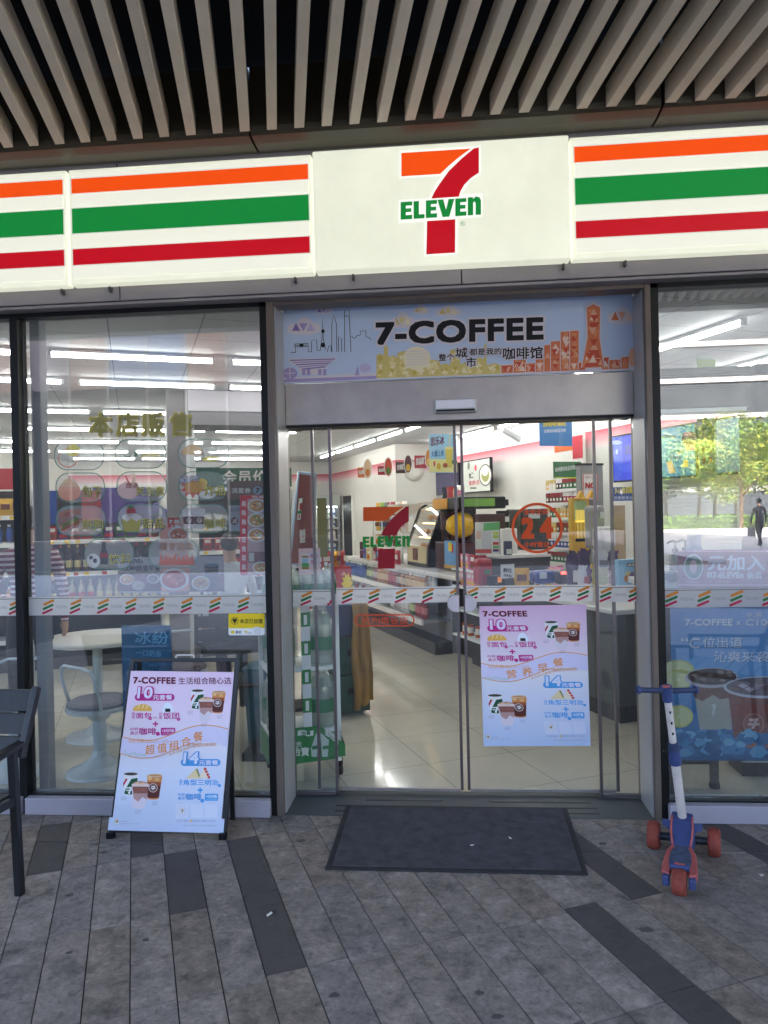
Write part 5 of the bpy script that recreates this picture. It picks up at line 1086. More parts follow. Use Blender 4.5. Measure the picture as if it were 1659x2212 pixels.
# ================================================================ WATER RACK BEHIND THE LEFT DOOR PANEL
cR = crop(1100, 1900, .54257)
m_wr = pm('rack_white', (232, 236, 234), .4, noise=(5, .04)); m_gn = pm('brand_green', (28, 126, 62), .4)
m_water = mixglass('water_plastic', (.80, .88, .86), .10, .40, (226, 236, 232), .06)
wr = thing('water_rack', 'white wheeled rack of bottled water with green printed base left of the doorway', 'display rack', I(-.6, 1.0, 0), PHI)
A0, A1, B0, B1 = -.86, -.41, .80, 1.16
for z in (.31, .70, 1.10): MB(IM).box(A0, A1, B0, B1, z - .025, z, m_wr).build('shelf', wr, bevel=.003)
for a_ in (A0 + .012, A1 - .012):
    for b_ in (B0 + .012, B1 - .012): MB(IM).box(a_ - .012, a_ + .012, b_ - .012, b_ + .012, .1, 1.16 if b_ > 1 else 1.14, m_wr).build('post', wr)
for z0, z1 in ((.33, .66), (.72, 1.06)):
    mb = MB(IM); mb.bar((A1 - .012, B0 + .02, z0), (A1 - .012, B1 - .02, z1), .012, .012, m_wr); mb.bar((A1 - .012, B0 + .02, z1), (A1 - .012, B1 - .02, z0), .012, .012, m_wr); mb.build('side_brace', wr)
mb = MB(IM)
mb.add([(A0, B0 - .012, .13), (A1 + .02, B0 - .012, .13), (A1 + .02, B0 - .012, .20), (A1 - .14, B0 - .012, .34), (A1 - .3, B0 - .012, .34), (A0, B0 - .012, .22)], [(0, 1, 2, 3, 4, 5)], m_gn)
mb.add([(A1 + .02, B0 - .012, .13), (A1 + .02, B1 + .01, .13), (A1 + .02, B1 + .01, .24), (A1 - .02, B0 + .02, .33), (A1 + .02, B0 - .012, .20)], [(0, 1, 2, 3, 4)], m_gn)
mb.box(A0, A1, B0, B1, .115, .29, m_gn)
A = Art(lambda x, y: AB(FB(*cR(x, y), B0 - .014))[::2], lambda X, Zz, k: (X, B0 - .014 - k, Zz), .0006); Wh = ink(232, 234, 230)
A.poly([(134, 1800), (180, 1796), (205, 1806), (248, 1798), (246, 1836), (205, 1842), (180, 1832), (132, 1838)], Wh); A.text('怡寶', 160, 1804, 226, 1832, m_gn, .02)
A.text('我的', 92, 1880, 158, 1918, Wh, .01); A.text('怡寶', 92, 1920, 216, 1984, Wh, .02)
for x, s_ in ((232, 10), (310, -40)): A.poly([(x + 24 + s_, 1820), (x + 38 + s_, 1820), (x + 50, 1870), (x + 40, 1990), (x + 2, 1990), (x - 4, 1930)], ink(190, 206, 200)); A.line([(x + 4, 1925), (x + 46, 1920)], 26, ink(60, 130, 84))
A.line([(290, 1740), (400, 1835), (460, 1940)], 5, ink(60, 130, 80)); A.text('我的怡寶', 330, 1770, 430, 1830, Wh, .02, slope=.7)
A.into(mb); mb.build('printed_base', wr)
mb = MB(IM)
for k in range(9):
    mb.box(-.655, -.60, B0 - .02, B0 - .012, .34 + .088 * k, .34 + .088 * (k + 1), m_gn if k % 2 else ink(226, 228, 230))
    if k % 2: mb.box(-.638, -.617, B0 - .0215, B0 - .02, .352 + .088 * k, .412 + .088 * k, ink(222, 228, 224))
mb.build('label_strip', wr)
for a_, b_ in ((A0 + .05, B0 + .04), (A1 - .01, B0 + .03), (A0 + .05, B1 - .03), (A1 + .02, B1)):
    o = MB(IM).cyl((a_ - .014, b_, .045), (a_ + .014, b_, .045), .042, m_black).build('caster', wr); MB(IM).box(a_ - .02, a_ + .02, b_ - .015, b_ + .015, .07, .115, m_black).build('fork', o)
def jug(name, r, h, lab):
    k = h / .40; c_ = pm('cap_white', (230, 234, 232), .4)
    return MB().lathe([(0, 0), (r * .96, .004), (r, .02), (r * .97, .06 * k), (r, .10 * k, lab), (r * 1.005, .19 * k), (r, .195 * k), (r * .96, .23 * k), (r * .9, .27 * k), (r * .6, .325 * k), (r * .28, .345 * k), (r * .26, .36 * k, c_), (r * .3, .362 * k, c_), (r * .3, .395 * k, c_), (0, .396 * k)], m_water, n=20)
lab_ = pm('water_label', (36, 116, 76), .35, noise=(60, .25)); jd = None
for z in (.31, .70):
    for a_ in (-.77, -.505):
        for b_ in (.905, 1.075):
            lbl = 'big clear water jug with green label on the ' + ('lower' if z < .5 else 'middle') + ' shelf of the wheeled rack'
            if jd is None: o = jug('water_jug', .088, .375, lab_).build('water_jug', origin=(0, 0, 0)); jd = o.data
            else: o = bpy.data.objects.new('water_jug', jd); COL.objects.link(o)
            o.location = I(a_ + .012 * (z > .5), b_, z); tag(o, lbl, 'water jug', 'jugs and bottles on the water rack')
bd_ = None
for a_ in (-.82, -.745, -.67, -.585, -.51, -.44):
    for b_ in (.87, .98):
        if bd_ is None: o = jug('water_bottle', .038, .235, lab_).build('water_bottle', origin=(0, 0, 0)); bd_ = o.data
        else: o = bpy.data.objects.new('water_bottle', bd_); COL.objects.link(o)
        o.location = I(a_, b_, 1.10); tag(o, 'small clear water bottle with green label on top of the wheeled rack', 'water bottle', 'jugs and bottles on the water rack')
# price cards over the rack
def artCard(A):
    A.rect(140, 480, 295, 660, ink(226, 196, 198)); A.rr(160, 520, 215, 640, 4, ink(236, 240, 236)); A.rect(162, 530, 212, 545, ink(170, 110, 60)); A.rect(165, 548, 210, 585, ink(160, 196, 220)); A.rect(162, 585, 214, 615, ink(70, 150, 70)); A.rect(162, 615, 214, 632, ink(170, 110, 50)); A.rect(220, 505, 285, 600, ink(206, 206, 226)); A.text('特价', 225, 520, 280, 550, ink(200, 60, 70), .02); A.text('2元', 228, 560, 270, 590, ink(206, 60, 60), .03)
board('price_card', 'pink price card with a small picture standing over the water bottles', 'price card', cR(140, 480), cR(300, 662), b=.84, th=.004, col=(226, 190, 194), art=artCard, crp=cR)
# leaning brown display board with blue edge
bb = thing('standing_banner', 'tall leaning brown promotional board with pale blue edge and seven mark', 'banner stand', I(-.2, 2.5, .0), PHI)
m_bb = pm('board_brown', (124, 42, 40), .45, noise=(3, .2)); m_be = pm('board_edge_blue', (150, 176, 202), .3)
quad = [(-.37, 1.22), (-.16, 1.22), (-.13, 1.98), (-.27, 2.0)]
def ext(ins, b0, b1, mat):
    cx, cz = sum(q[0] for q in quad) / 4, sum(q[1] for q in quad) / 4; P = [(cx + (x - cx) * ins[0], cz + (z - cz) * ins[1]) for x, z in quad]
    mb = MB(IM); mb.hexa([(P[0][0], b0, P[0][1]), (P[1][0], b0, P[1][1]), (P[1][0], b1, P[1][1]), (P[0][0], b1, P[0][1])], [(P[3][0], b0, P[3][1]), (P[2][0], b0, P[2][1]), (P[2][0], b1, P[2][1]), (P[3][0], b1, P[3][1])], mat); return mb
ext((1.14, 1.04), 2.5, 2.56, m_be).build('edge', bb, bevel=.01)
mb = ext((.94, .97), 2.49, 2.5, m_bb)
A = Art(lambda x, y: AB(FB(*cR(x, y), 2.488))[::2], lambda X, Zz, k: (X, 2.488 - k, Zz), .0008)
A.poly([(140, 112), (172, 110), (156, 272), (124, 274)], ink(40, 110, 66)); A.poly([(143, 116), (168, 114), (153, 268), (128, 270)], ink(232, 230, 226)); A.poly([(148, 150), (166, 148), (162, 190), (152, 215), (146, 190)], ink(180, 40, 50)); A.poly([(132, 206), (160, 204), (158, 226), (130, 228)], ink(40, 130, 70)); A.poly([(140, 232), (150, 230), (146, 262), (136, 262)], ink(180, 40, 50))
A.text('咖啡', 146, 340, 188, 400, ink(226, 220, 210), .03, slope=-.1); A.text('热饮', 146, 395, 186, 440, ink(226, 220, 210), .03, slope=-.1)
A.into(mb); mb.build('face', bb); MB(IM).bar((-.27, 2.53, 0), (-.25, 2.53, 1.25), .05, .03, m_black).build('post', bb); MB(IM).box(-.45, -.08, 2.4, 2.7, 0, .03, m_black).build('foot', bb)
MB(IM).box(-.14, -.06, 2.42, 2.43, 1.28, 1.78, ink(132, 124, 48)).build('side_flag', bb)
# crates under a golden sheet
m_cr = pm('crate_green', (22, 70, 56), .55, noise=(6, .15)); m_gold = pm('golden_sheet', (168, 124, 52), .45, noise=(4, .25), bump=(7, .5))
for k in range(2):
    t = thing('crate', ('lower', 'upper')[k] + ' dark green plastic crate of the stack under the golden sheet', 'crate', I(.12, 2.35, .03 + .31 * k), PHI, 'stacked green crates')
    z = .03 + .31 * k; MB(IM).box(-.10, .19, 2.10, 2.62, z, z + .30, m_cr).build('box', t, bevel=.008)
    MB(IM).box(-.11, .20, 2.09, 2.63, z + .25, z + .298, m_cr).build('rim', t, bevel=.004); MB(IM).box(.0, .16, 2.085, 2.092, z + .15, z + .2, m_black).build('grip', t)
mb = MB(IM); vs, fs = [], []; nx, nz = 14, 12
prof = lambda f: (.04 + .17 * f, 2.075 if f < .8 else 2.075 + (f - .8) * 1.6)
for i in range(nz + 1):
    for j in range(nx + 1):
        f = j / nx; x, b_ = prof(f); z = .95 - .90 * i / nz
        lean = .05 * max(0, (f - .15)) * (i / nz) ; vs.append((x + lean + .008 * math.sin(5 * f + i * .7), b_ - .05 * abs(math.sin(9 * f)) * (.3 + i / nz) - .02 * math.sin(i * .9), z + (.16 * f * f if i == nz else 0)))
for i in range(nz):
    for j in range(nx): q = i * (nx + 1) + j; fs.append((q, q + 1, q + nx + 2, q + nx + 1))
mb.add(vs, fs, m_gold, True); o = mb.build('golden_sheet', label='crumpled golden sheet draped over the stacked green crates', cat='sheet')
so_ = o.modifiers.new('thick', 'SOLIDIFY'); so_.thickness = .004
MB(IM).box(-.09, .17, 2.12, 2.55, .655, .90, ink(60, 70, 100)).build('carton_box', label='dark blue carton on top of the green crates', cat='carton')
# red snack display
rd = thing('snack_display', 'red cardboard snack stand with yellow burst tag beyond the water rack', 'display', I(.62, 5.0, 0), PHI)
MB(IM).box(.40, .86, 4.9, 5.3, 0, 1.0, ink(176, 34, 38)).build('carton_body', rd); mb = MB(IM)
for k in range(9): mb.add([(.45 + .14 * (k % 3), 4.896, .9 - .14 * (k // 3)), (.52 + .14 * (k % 3), 4.896, .9 - .14 * (k // 3)), (.485 + .14 * (k % 3), 4.896, .95 - .14 * (k // 3))], [(0, 1, 2)], ink(226, 150, 130))
mb.build('print', rd)
st_ = [( .80 + (.075 if i % 2 else .13) * math.cos(i * .314) * .6, .80 + (.09 if i % 2 else .14) * math.sin(i * .314)) for i in range(20)]
MB(IM).prism(st_, (0, 4.88, 0), (1, 0, 0), (0, 0, 1), -.006, ink(232, 206, 40)).build('burst_tag', rd)
for k in range(4): put('snack_bag', [0, 0, 1, 0][k], I(.47 + .11 * k, 5.0 + .05 * (k % 2), 1.0), PHI + .3 * k, 'red crinkled snack bag on top of the red snack stand', 'snack bag', 'snack bags on the red stand')

# ================================================================ SERVICE COUNTER, CHILLER, WARMER
m_ct = pm('counter_top', (222, 220, 214), .3, noise=(4, .03)); m_cb = pm('counter_dark', (52, 52, 54), .5, noise=(4, .1)); m_st = pm('chiller_steel', (196, 200, 206), .3, metal=.6, noise=(4, .08))
sv = thing('service_counter', 'long dark service counter with white top along the right shop wall', 'counter', I(2.1, 5.7, 0), PHI)
MB(IM).box(1.92, 2.65, 3.6, 7.9, 0, .90, m_cb).build('body', sv); MB(IM).box(1.60, 2.70, 3.45, 7.95, .90, .95, m_ct).build('top', sv, bevel=.006)
chl = thing('open_chiller', 'open chilled case of bottled drinks built under the service counter front', 'chiller', I(1.7, 5.9, 0), PHI)
MB(IM).box(1.84, 1.918, 4.15, 7.9, 0, .88, pm('chiller_back', (150, 152, 156), .5)).build('back', chl); MB(IM).box(1.62, 1.838, 4.15, 7.9, 0, .14, m_cb).build('kick', chl)
for z, a_ in ((.70, 1.46), (.40, 1.46)):
    s_ = MB(IM).box(a_ + .03, 1.838, 4.15, 7.9, z - .03, z, m_st).build('shelf', chl); MB(IM).box(a_, a_ + .028, 4.15, 7.9, z - .05, z + .012, m_rail2).build('price_rail', s_)
row('drink_bottle', [0, 4, 0, 3], 4.25, 6.15, 1.56, .70, .078, 'amber drink bottle with white cap on the upper chiller shelf', 'drink bottle', 'bottles in the open chiller', along='b', jit=.006)
row('drink_bottle', [0, 4, 3, 5], 4.25, 6.15, 1.68, .70, .085, 'amber drink bottle with white cap on the upper chiller shelf', 'drink bottle', 'bottles in the open chiller', along='b', jit=.006)
row('drink_bottle', [1], 6.2, 6.45, 1.56, .70, .08, 'green tea bottle with white cap on the upper chiller shelf', 'drink bottle', 'bottles in the open chiller', along='b')
row('drink_bottle', [2], 6.6, 7.8, 1.56, .70, .085, 'blue labelled bottle at far end of the upper chiller shelf', 'drink bottle', 'bottles in the open chiller', along='b')
row('drink_bottle', [5, 1, 4], 4.25, 7.8, 1.58, .40, .09, 'pale drink bottle on the lower chiller shelf', 'drink bottle', 'bottles in the open chiller', along='b')
# food warmer
fw_ = thing('food_warmer', 'slanted glass hot food case with black ends on the service counter', 'food warmer', I(2.1, 5.05, .95), PHI)
m_clear = mixglass('case_glass', (.96, .96, .95), .06)
ends = [(1.78, .96), (1.80, 1.22), (1.98, 1.68), (2.08, 1.74), (2.45, 1.74), (2.45, .96)]
for b_ in (4.72, 5.42):
    mb = MB(IM); n = len(ends); mb.add([(x, b_, z) for x, z in ends] + [(x, b_ + .035, z) for x, z in ends], [tuple(range(n))[::-1], tuple(range(n, 2 * n))] + [(i, (i + 1) % n, n + (i + 1) % n, n + i) for i in range(n)], m_black if b_ < 5 else m_clear); mb.build('end_panel', fw_)
for p_, q_ in (((1.80, 1.22), (1.98, 1.68)), ((1.98, 1.68), (2.08, 1.74))):
    mb = MB(IM); mb.bar((p_[0], 5.43, p_[1]), (q_[0], 5.43, q_[1]), .03, .03, m_black); mb.build('frame', fw_)
mb = MB(IM); mb.hexa([(1.79, 4.76, 1.22), (1.80, 4.76, 1.22), (1.80, 5.41, 1.22), (1.79, 5.41, 1.22)], [(1.975, 4.76, 1.69), (1.985, 4.76, 1.69), (1.985, 5.41, 1.69), (1.975, 5.41, 1.69)], m_clear); mb.build('front_glass', fw_)
MB(IM).box(1.78, 2.44, 4.76, 5.41, .955, 1.0, m_black).build('base', fw_)
mb = MB(IM); mb.hexa([(1.78, 4.76, .99), (1.80, 4.76, .99), (1.80, 5.41, .99), (1.78, 5.41, .99)], [(1.785, 4.76, 1.21), (1.805, 4.76, 1.21), (1.805, 5.41, 1.21), (1.785, 5.41, 1.21)], ink(206, 190, 146))
mb.box(1.772, 1.78, 5.05, 5.2, 1.03, 1.18, ink(110, 62, 40)); mb.build('printed_front', fw_)
MB(IM).box(1.95, 2.44, 4.76, 5.41, 1.735, 1.76, pm('case_top', (206, 196, 180), .4)).build('top', fw_); MB(IM).box(2.40, 2.44, 4.77, 5.40, 1.0, 1.73, pm('case_back', (214, 196, 160), .4)).build('back', fw_)
for z in (1.16, 1.34, 1.52):
    MB(IM).box(1.86 + (z - 1.16) * .3, 2.39, 4.77, 5.40, z - .012, z, m_st).build('tray', fw_); MB(IM).cyl((1.95 + (z - 1.16) * .3, 4.78, z + .15), (1.95 + (z - 1.16) * .3, 5.39, z + .15), .008, pm('warm_lamp', (1, .62, .25), .4, emit=9)).build('lamp', fw_)
for z in (1.16, 1.34, 1.52):
    for k in range(5): put('bread', 0, I(1.98 + (z - 1.16) * .3 + .08 * (k % 2), 4.85 + .12 * k, z), PHI + k, 'golden fried snack on a tray inside the hot food case', 'fried snack', 'snacks in the hot food case')
# slush machine and yellow bag
sm = thing('drink_machine', 'black and maroon drink machine with sky blue poster beside the hot food case', 'drink machine', I(2.2, 4.3, .95), PHI)
MB(IM).box(1.86, 2.45, 3.95, 4.66, .95, 1.28, pm('machine_maroon', (70, 24, 32), .35, noise=(4, .2))).build('base', sm, bevel=.01); MB(IM).box(2.05, 2.45, 3.95, 4.66, 1.28, 1.60, pm('machine_dark', (70, 36, 34), .3, noise=(4, .2))).build('body', sm, bevel=.01)
MB(IM).box(1.86, 2.45, 3.92, 4.70, 1.66, 1.80, m_black).build('hood', sm, bevel=.02); MB(IM).box(1.90, 2.3, 3.914, 3.919, 1.69, 1.78, ink(120, 170, 70)).build('hood_label', sm); MB(IM).box(1.850, 1.86, 4.25, 4.68, 1.67, 1.79, ink(226, 160, 50)).build('hood_print', sm)
mb = MB(IM); mb.box(1.845, 1.855, 4.02, 4.34, .98, 1.30, ink(110, 160, 206)); mb.box(1.843, 1.846, 4.12, 4.22, 1.18, 1.28, ink(226, 196, 50)); mb.box(1.843, 1.846, 4.08, 4.12, 1.16, 1.26, ink(200, 60, 60)); mb.box(1.842, 1.846, 4.02, 4.34, .98, 1.02, ink(206, 160, 90)); mb.build('sky_poster', sm)
for k in range(2): MB(IM).cyl((1.95, 4.15 + .3 * k, 1.3), (1.95, 4.15 + .3 * k, 1.64), .09, mixglass('tank', (.6, .3, .3), .06, .3, (120, 40, 40))).build('tank', sm)
yb = MB(IM); yq = AB(FB(1818 / 1.8228, 2068 / 1.8228, 4.05)); yb.ball(yq, .19, pm('yellow_foil', (238, 186, 12), .3, noise=(7, .15), bump=(14, .9)), 24, 16, (1.02, .55, .74), .045)
yb.build('yellow_bag', label='shiny yellow inflated bag hanging by the drink machine', cat='bag')
for k, (dx, h_) in enumerate(((0, .18), (.16, .24), (.34, .2), (.5, .16))): put('snack_bag', [4, 1, 0, 9][k], I(2.15 + .05 * k, 4.55 + dx * 1.4, 1.765), PHI + k, 'packaged snack standing on top of the hot food case', 'snack bag', 'snacks on the hot food case')
for k in range(6): MB(IM).box(1.75, 2.1, 5.6 + .001 * k, 6.1 - .002 * k, 1.62 + .022 * k, 1.64 + .022 * k, ink(226, 214, 196)).build('paper_tray', label='cream paper food tray in the pile over the service counter', cat='tray', group='piled paper trays')
for k in range(13): put(('snack_bag', 'carton', 'tin')[k % 3], k % 9, I(1.70 + .03 * (k % 2), 5.58 + .118 * k, .95), PHI - 1.3 + .2 * (k % 3), 'packaged food crowded along the service counter edge beyond the hot case', 'food packet', 'packets along the service counter')
for k in range(7): put(('carton', 'snack_bag')[k % 2], (4, 0, 6, 1, 8, 11, 3)[k], I(1.9 + .12 * k, 3.62 + .03 * (k % 2), .95), PHI, 'small packet on the near end of the service counter', 'food packet', 'packets on the near counter end')
ws = thing('wire_stand', 'white wire display stand on far end of the service counter', 'rack', I(2.0, 6.4, .95), PHI)
for z in (1.15, 1.35, 1.58): MB(IM).box(1.78, 2.2, 5.62, 6.9, z, z + .02, m_wr).build('shelf', ws)
for b_ in (5.62, 6.04, 6.46, 6.88): MB(IM).box(1.78, 1.80, b_, b_ + .02, .95, 1.60, m_wr).build('upright', ws)
for z_, kinds in ((1.17, ('carton', 'tin')), (1.37, ('snack_bag', 'carton')), (1.60, ('snack_bag', 'snack_bag'))):
    for k in range(11): put(kinds[k % 2], (4, 1, 4, 6, 0, 8, 5, 3, 11)[k % 9], I(1.86 + .03 * (k % 2), 5.70 + .112 * k, z_), PHI - 1.4 + .15 * (k % 3), 'packaged food on the white wire stand at the far counter end', 'food packet', 'packets on the wire stand')
for k in range(2): MB(IM).cyl((1.75, 7.2, .95 + .13 * k), (1.75, 7.2, 1.07 + .13 * k), .08, ink(82, 30, 34)).build('soup_pot', label=('lower', 'upper')[k] + ' maroon pot of two stacked on the service counter end', cat='pot', group='stacked maroon pots')
MB(IM).box(1.68, 1.70, 6.62, 6.92, .95, 1.25, ink(206, 204, 170)).build('counter_card', label='cream menu card standing on the service counter beside maroon pots', cat='menu card')
# ================================================================ FRIDGES AT THE BACK
def fridge(a0, a1, label):
    t = thing('drinks_fridge', label, 'fridge', I((a0 + a1) / 2, 14, 0), PHI, 'open drinks fridges along the back wall'); b0 = 13.6
    MB(IM).box(a0, a1, 14.5, 14.58, 0, 2.0, pm('fridge_in', (200, 206, 206), .4)).build('back', t)
    for x in (a0, a1 - .06): MB(IM).box(x, x + .06, b0, 14.49, 0, 2.0, pm('fridge_frame', (150, 152, 154), .4, metal=.3)).build('side', t)
    MB(IM).box(a0, a1, b0 - .04, 14.5, 1.82, 2.08, pm('fridge_head', (196, 202, 196), .4)).build('head', t); MB(IM).box(a0 + .07, a1 - .07, b0 + .0, b0 + .03, 1.79, 1.815, pm('fridge_lamp', (.95, 1., 1.), .4, emit=16)).build('lamp', t)
    MB(IM).box(a0, a1, b0 - .02, 14.5, 0, .3, m_cb).build('base', t)
    for z in (.42, .72, 1.02, 1.3, 1.55): MB(IM).box(a0 + .061, a1 - .061, b0 + .02, 14.48, z - .03, z, m_rail2).build('shelf', t)
fridge(1.95, 3.12, 'grey framed open fridge of milk bottles at the back right')
for z in (.72, 1.02, 1.3, 1.55):
    row('milk_bottle', [0, 1, 2, 0], 2.05, 3.05, 13.72, z, .105, 'white milk bottle in the back right fridge', 'milk bottle', 'milk bottles in the back fridge')
fridge(.6, 1.85, 'grey framed open fridge of drinks second from the back right corner'); fridge(-.75, .5, 'grey framed open fridge of drinks left of the back right pair')
for x0 in (.7, -.65):
    for z in (.72, 1.02, 1.3, 1.55): row('drink_bottle', [5, 2, 0, 3, 1], x0, x0 + 1.1, 13.72, z, .16, 'drink bottle in the back fridges left of the milk', 'drink bottle', 'drink bottles in the back fridges')
shelf_unit(-6.8, -.9, 13.9, (.4, .85, 1.3), 1.75, 'long low shelf unit of goods along the far back wall', depth=.5)
row('carton', [0, 1, 2, 3, 4, 6, 8], -6.7, -1, 14.05, 1.3, .26, 'carton on top shelf of the far back shelf unit', 'carton', 'cartons on the far back shelf'); row('carton', [0, 1, 3, 4, 6, 8], -6.7, -1, 14.05, .85, .26, 'carton on middle shelf of the far back shelf unit', 'carton', 'cartons on the far back shelf')
dr = thing('back_door', 'dark narrow doorway with pale frame beside the back right fridge', 'door', I(3.14, 13.0, 0), PHI)
MB(IM).box(3.15, 3.175, 12.6, 13.4, 0, 2.05, m_black).build('leaf', dr); MB(IM).box(3.12, 3.18, 12.5, 12.6, 0, 2.12, pm('shop_wall', (226, 222, 210))).build('frame', dr)

# ================================================================ RIGHT WALL: SCREENS, RACK, HANGING SIGNS
def screen(b0, b1, label, col, emit, art, a=3.86, z0=1.94, z1=2.50, crp=None):
    t = thing('wall_screen', label, 'screen', I(a + .05, (b0 + b1) / 2, z0), PHI, 'screens along the right shop wall')
    MB(IM).box(a, a + .05, b0, b1, z0, z1, m_black).build('housing', t, bevel=.004); MB(IM).box(a + .05, WA - .007, (b0 + b1) / 2 - .08, (b0 + b1) / 2 + .08, z0 + .2, z1 - .2, m_cb).build('bracket', t)
    mb = MB(IM); mb.box(a - .003, a - .0005, b0 + .02, b1 - .02, z0 + .02, z1 - .02, pm('screen_%d_%d_%d' % col, col, .15, emit=emit))
    A = Art(lambda x, y: AB(FA(*crp(x, y), a - .003))[1:], lambda B_, Zz, k: (a - .003 - k, B_, Zz), .0008) if crp else None
    if art: art(A)
    if A: A.into(mb)
    return mb.build('display', t)
G_ = lambda r, g, b, e=.8: pm('px_%d_%d_%d_%d' % (r, g, b, int(e * 100)), (r, g, b), .2, emit=e)
def artClock(A):
    A.ell(315, 528, 50, 84, G_(70, 66, 60)); A.ell(315, 528, 44, 76, G_(206, 206, 196)); A.ell(315, 528, 30, 52, G_(150, 152, 90)); A.ell(312, 500, 24, 34, G_(226, 226, 220)); A.text('第', 188, 515, 206, 555, G_(60, 60, 60), .02); A.text('二', 206, 510, 222, 550, G_(60, 60, 60), .02); A.text('有2件1元', 188, 572, 270, 610, G_(176, 40, 60), .03, slope=-.12); A.ell(240, 472, 9, 24, G_(206, 60, 80)); A.ell(186, 458, 10, 30, G_(120, 120, 116)); A.rect(198, 622, 246, 634, G_(90, 90, 90))
screen(7.08, 8.2, 'bright screen showing a round dish, second from the far end of the wall', (186, 190, 180), .8, artClock, crp=c5)
screen(8.3, 9.35, 'dark violet screen at the far end of the row on the wall', (58, 54, 88), .3, None)
def artBlue(A):
    A.text('1', 1318, 330, 1332, 368, G_(170, 180, 236), .02); A.ell(1320, 278, 46, 16, G_(150, 160, 226)); A.rect(1390, 300, 1470, 370, G_(66, 70, 150)); A.ell(1400, 480, 60, 26, G_(64, 80, 200)); A.text('欢迎光临', 1260, 236, 1310, 256, G_(120, 140, 226), .02)
screen(3.14, 3.86, 'plain blue screen on the right wall above the counter', (52, 66, 190), .8, artBlue, crp=c5)
g9 = crop(2500, 1050, .61)
def artTeal(A):
    A.poly([(312, 1120), (396, 1112), (384, 1186), (330, 1188)], G_(176, 110, 90)); A.ell(355, 1105, 52, 40, G_(84, 44, 50)); A.ell(340, 1080, 26, 14, G_(150, 110, 110)); A.poly([(205, 1262), (240, 1250), (262, 1330), (222, 1336)], G_(206, 176, 80)); A.ell(328, 1272, 18, 26, G_(190, 170, 60)); A.text('人气甜品', 226, 1188, 316, 1212, G_(20, 50, 60), .02, slope=-.1); A.text('第二件半价', 226, 1222, 300, 1240, G_(20, 50, 60), .02); A.text('现烤现做', 176, 1086, 268, 1108, G_(20, 50, 60), .02)
screen(2.46, 3.08, 'teal screen with cupcake picture seen through the right window', (66, 128, 144), .8, artTeal, crp=g9)
screen(1.7, 2.38, 'teal and grey screen next to the hanging green banner', (96, 130, 150), .3, None)
# wall dish
p = AB(FB(*c4(1200, 530), WS)); dsh = MB(IM); pr = [(0, .10), (.10, .095), (.16, .06), (.20, .0)]
n = 28
for (ra, da), (rb, db) in zip(pr, pr[1:]): dsh.add([(p[0] + r_ * math.cos(i * 2 * math.pi / n), WS - .01 - d_, p[2] + r_ * math.sin(i * 2 * math.pi / n)) for r_, d_ in ((ra, da), (rb, db)) for i in range(n)], [(i, (i + 1) % n, n + (i + 1) % n, n + i) for i in range(n)], pm('dish_white', (216, 214, 206), .4), True)
dsh.build('wall_dish', label='round white convex dish on the wall beyond the hanging food signs', cat='wall dish')
# cigarette rack
ck = shelf_unit  # same builder style, turned to face the shop
t = thing('cigarette_rack', 'tall white rack of small packs on the right wall behind the counter', 'rack', I(3.95, 4.95, 0), PHI)
MB(IM).box(4.02, WA - .008, 4.55, 5.35, .5, 2.15, m_wr).build('back', t)
for z in (.72, .92, 1.12, 1.32, 1.52, 1.72, 1.90):
    s_ = MB(IM).box(3.80, 4.018, 4.55, 5.35, z - .02, z, m_wr).build('shelf', t); MB(IM).box(3.79, 3.798, 4.55, 5.35, z - .035, z + .004, m_rail2).build('price_rail', s_)
    row('cigarette_pack', [0, 1, 2, 4, 5, 9, 3], 4.57, 5.33, 3.83, z, .082, 'small boxed pack on the white rack behind the counter', 'pack', 'small packs on the wall rack', rz=-math.pi / 2, along='b', jit=.004)
mb = MB(IM); mb.box(3.96, 4.0, 4.62, 5.3, 2.2, 2.62, ink(232, 232, 226)); mb.box(3.955, 3.96, 4.75, 5.3, 2.42, 2.60, ink(226, 110, 50)); mb.box(3.952, 3.956, 4.62, 4.85, 2.30, 2.60, ink(196, 50, 66)); mb.build('seven_panel', label='white panel with orange and red mark above the rack of packs', cat='wall panel')
def artGreen(A): A.text('杭州便利食品有限公司', 850, 470, 1040, 505, ink(226, 236, 224), .01, slope=-.13); A.rect(845, 545, 1050, 553, ink(214, 210, 60))
board('green_board', 'green company name board fixed above the rack of packs', 'sign board', c5(838, 425), c5(1052, 552), b=4.3, th=.015, col=(56, 112, 60), art=artGreen, crp=c5)
def artHang(A): A.text('自助收银区', 760, 112, 935, 158, ink(226, 206, 70), .03, slope=-.05); A.text('仅限条码商品可用', 765, 178, 930, 205, ink(226, 236, 244), .01, slope=-.05)
board('hanging_sign', 'blue hanging sign with yellow and white lettering under the ceiling', 'hanging sign', c5(727, 70), c5(984, 306), b=3.6, th=.006, col=(40, 120, 186), art=artHang, crp=c5)
c7 = crop(1250, 1700, .3617)
def artSlush(A):
    A.rect(1218, 300, 1520, 440, ink(226, 222, 150)); A.text('思乐冰', 1232, 60, 1380, 160, ink(110, 60, 90), .02, slope=-.15); A.text('火爆上市', 1240, 205, 1375, 275, ink(60, 110, 170), .02, slope=-.06); A.poly([(1390, 180), (1475, 176), (1462, 380), (1404, 382)], ink(214, 196, 90)); A.ell(1432, 178, 48, 14, ink(232, 220, 150)); A.line([(1432, 176), (1440, 20)], 8, ink(226, 206, 110)); A.ell(1320, 375, 22, 36, ink(214, 170, 60)); A.ell(1390, 365, 26, 26, ink(170, 90, 60)); A.ell(1272, 350, 12, 32, ink(190, 80, 90)); A.ell(1490, 330, 30, 30, ink(90, 140, 80))
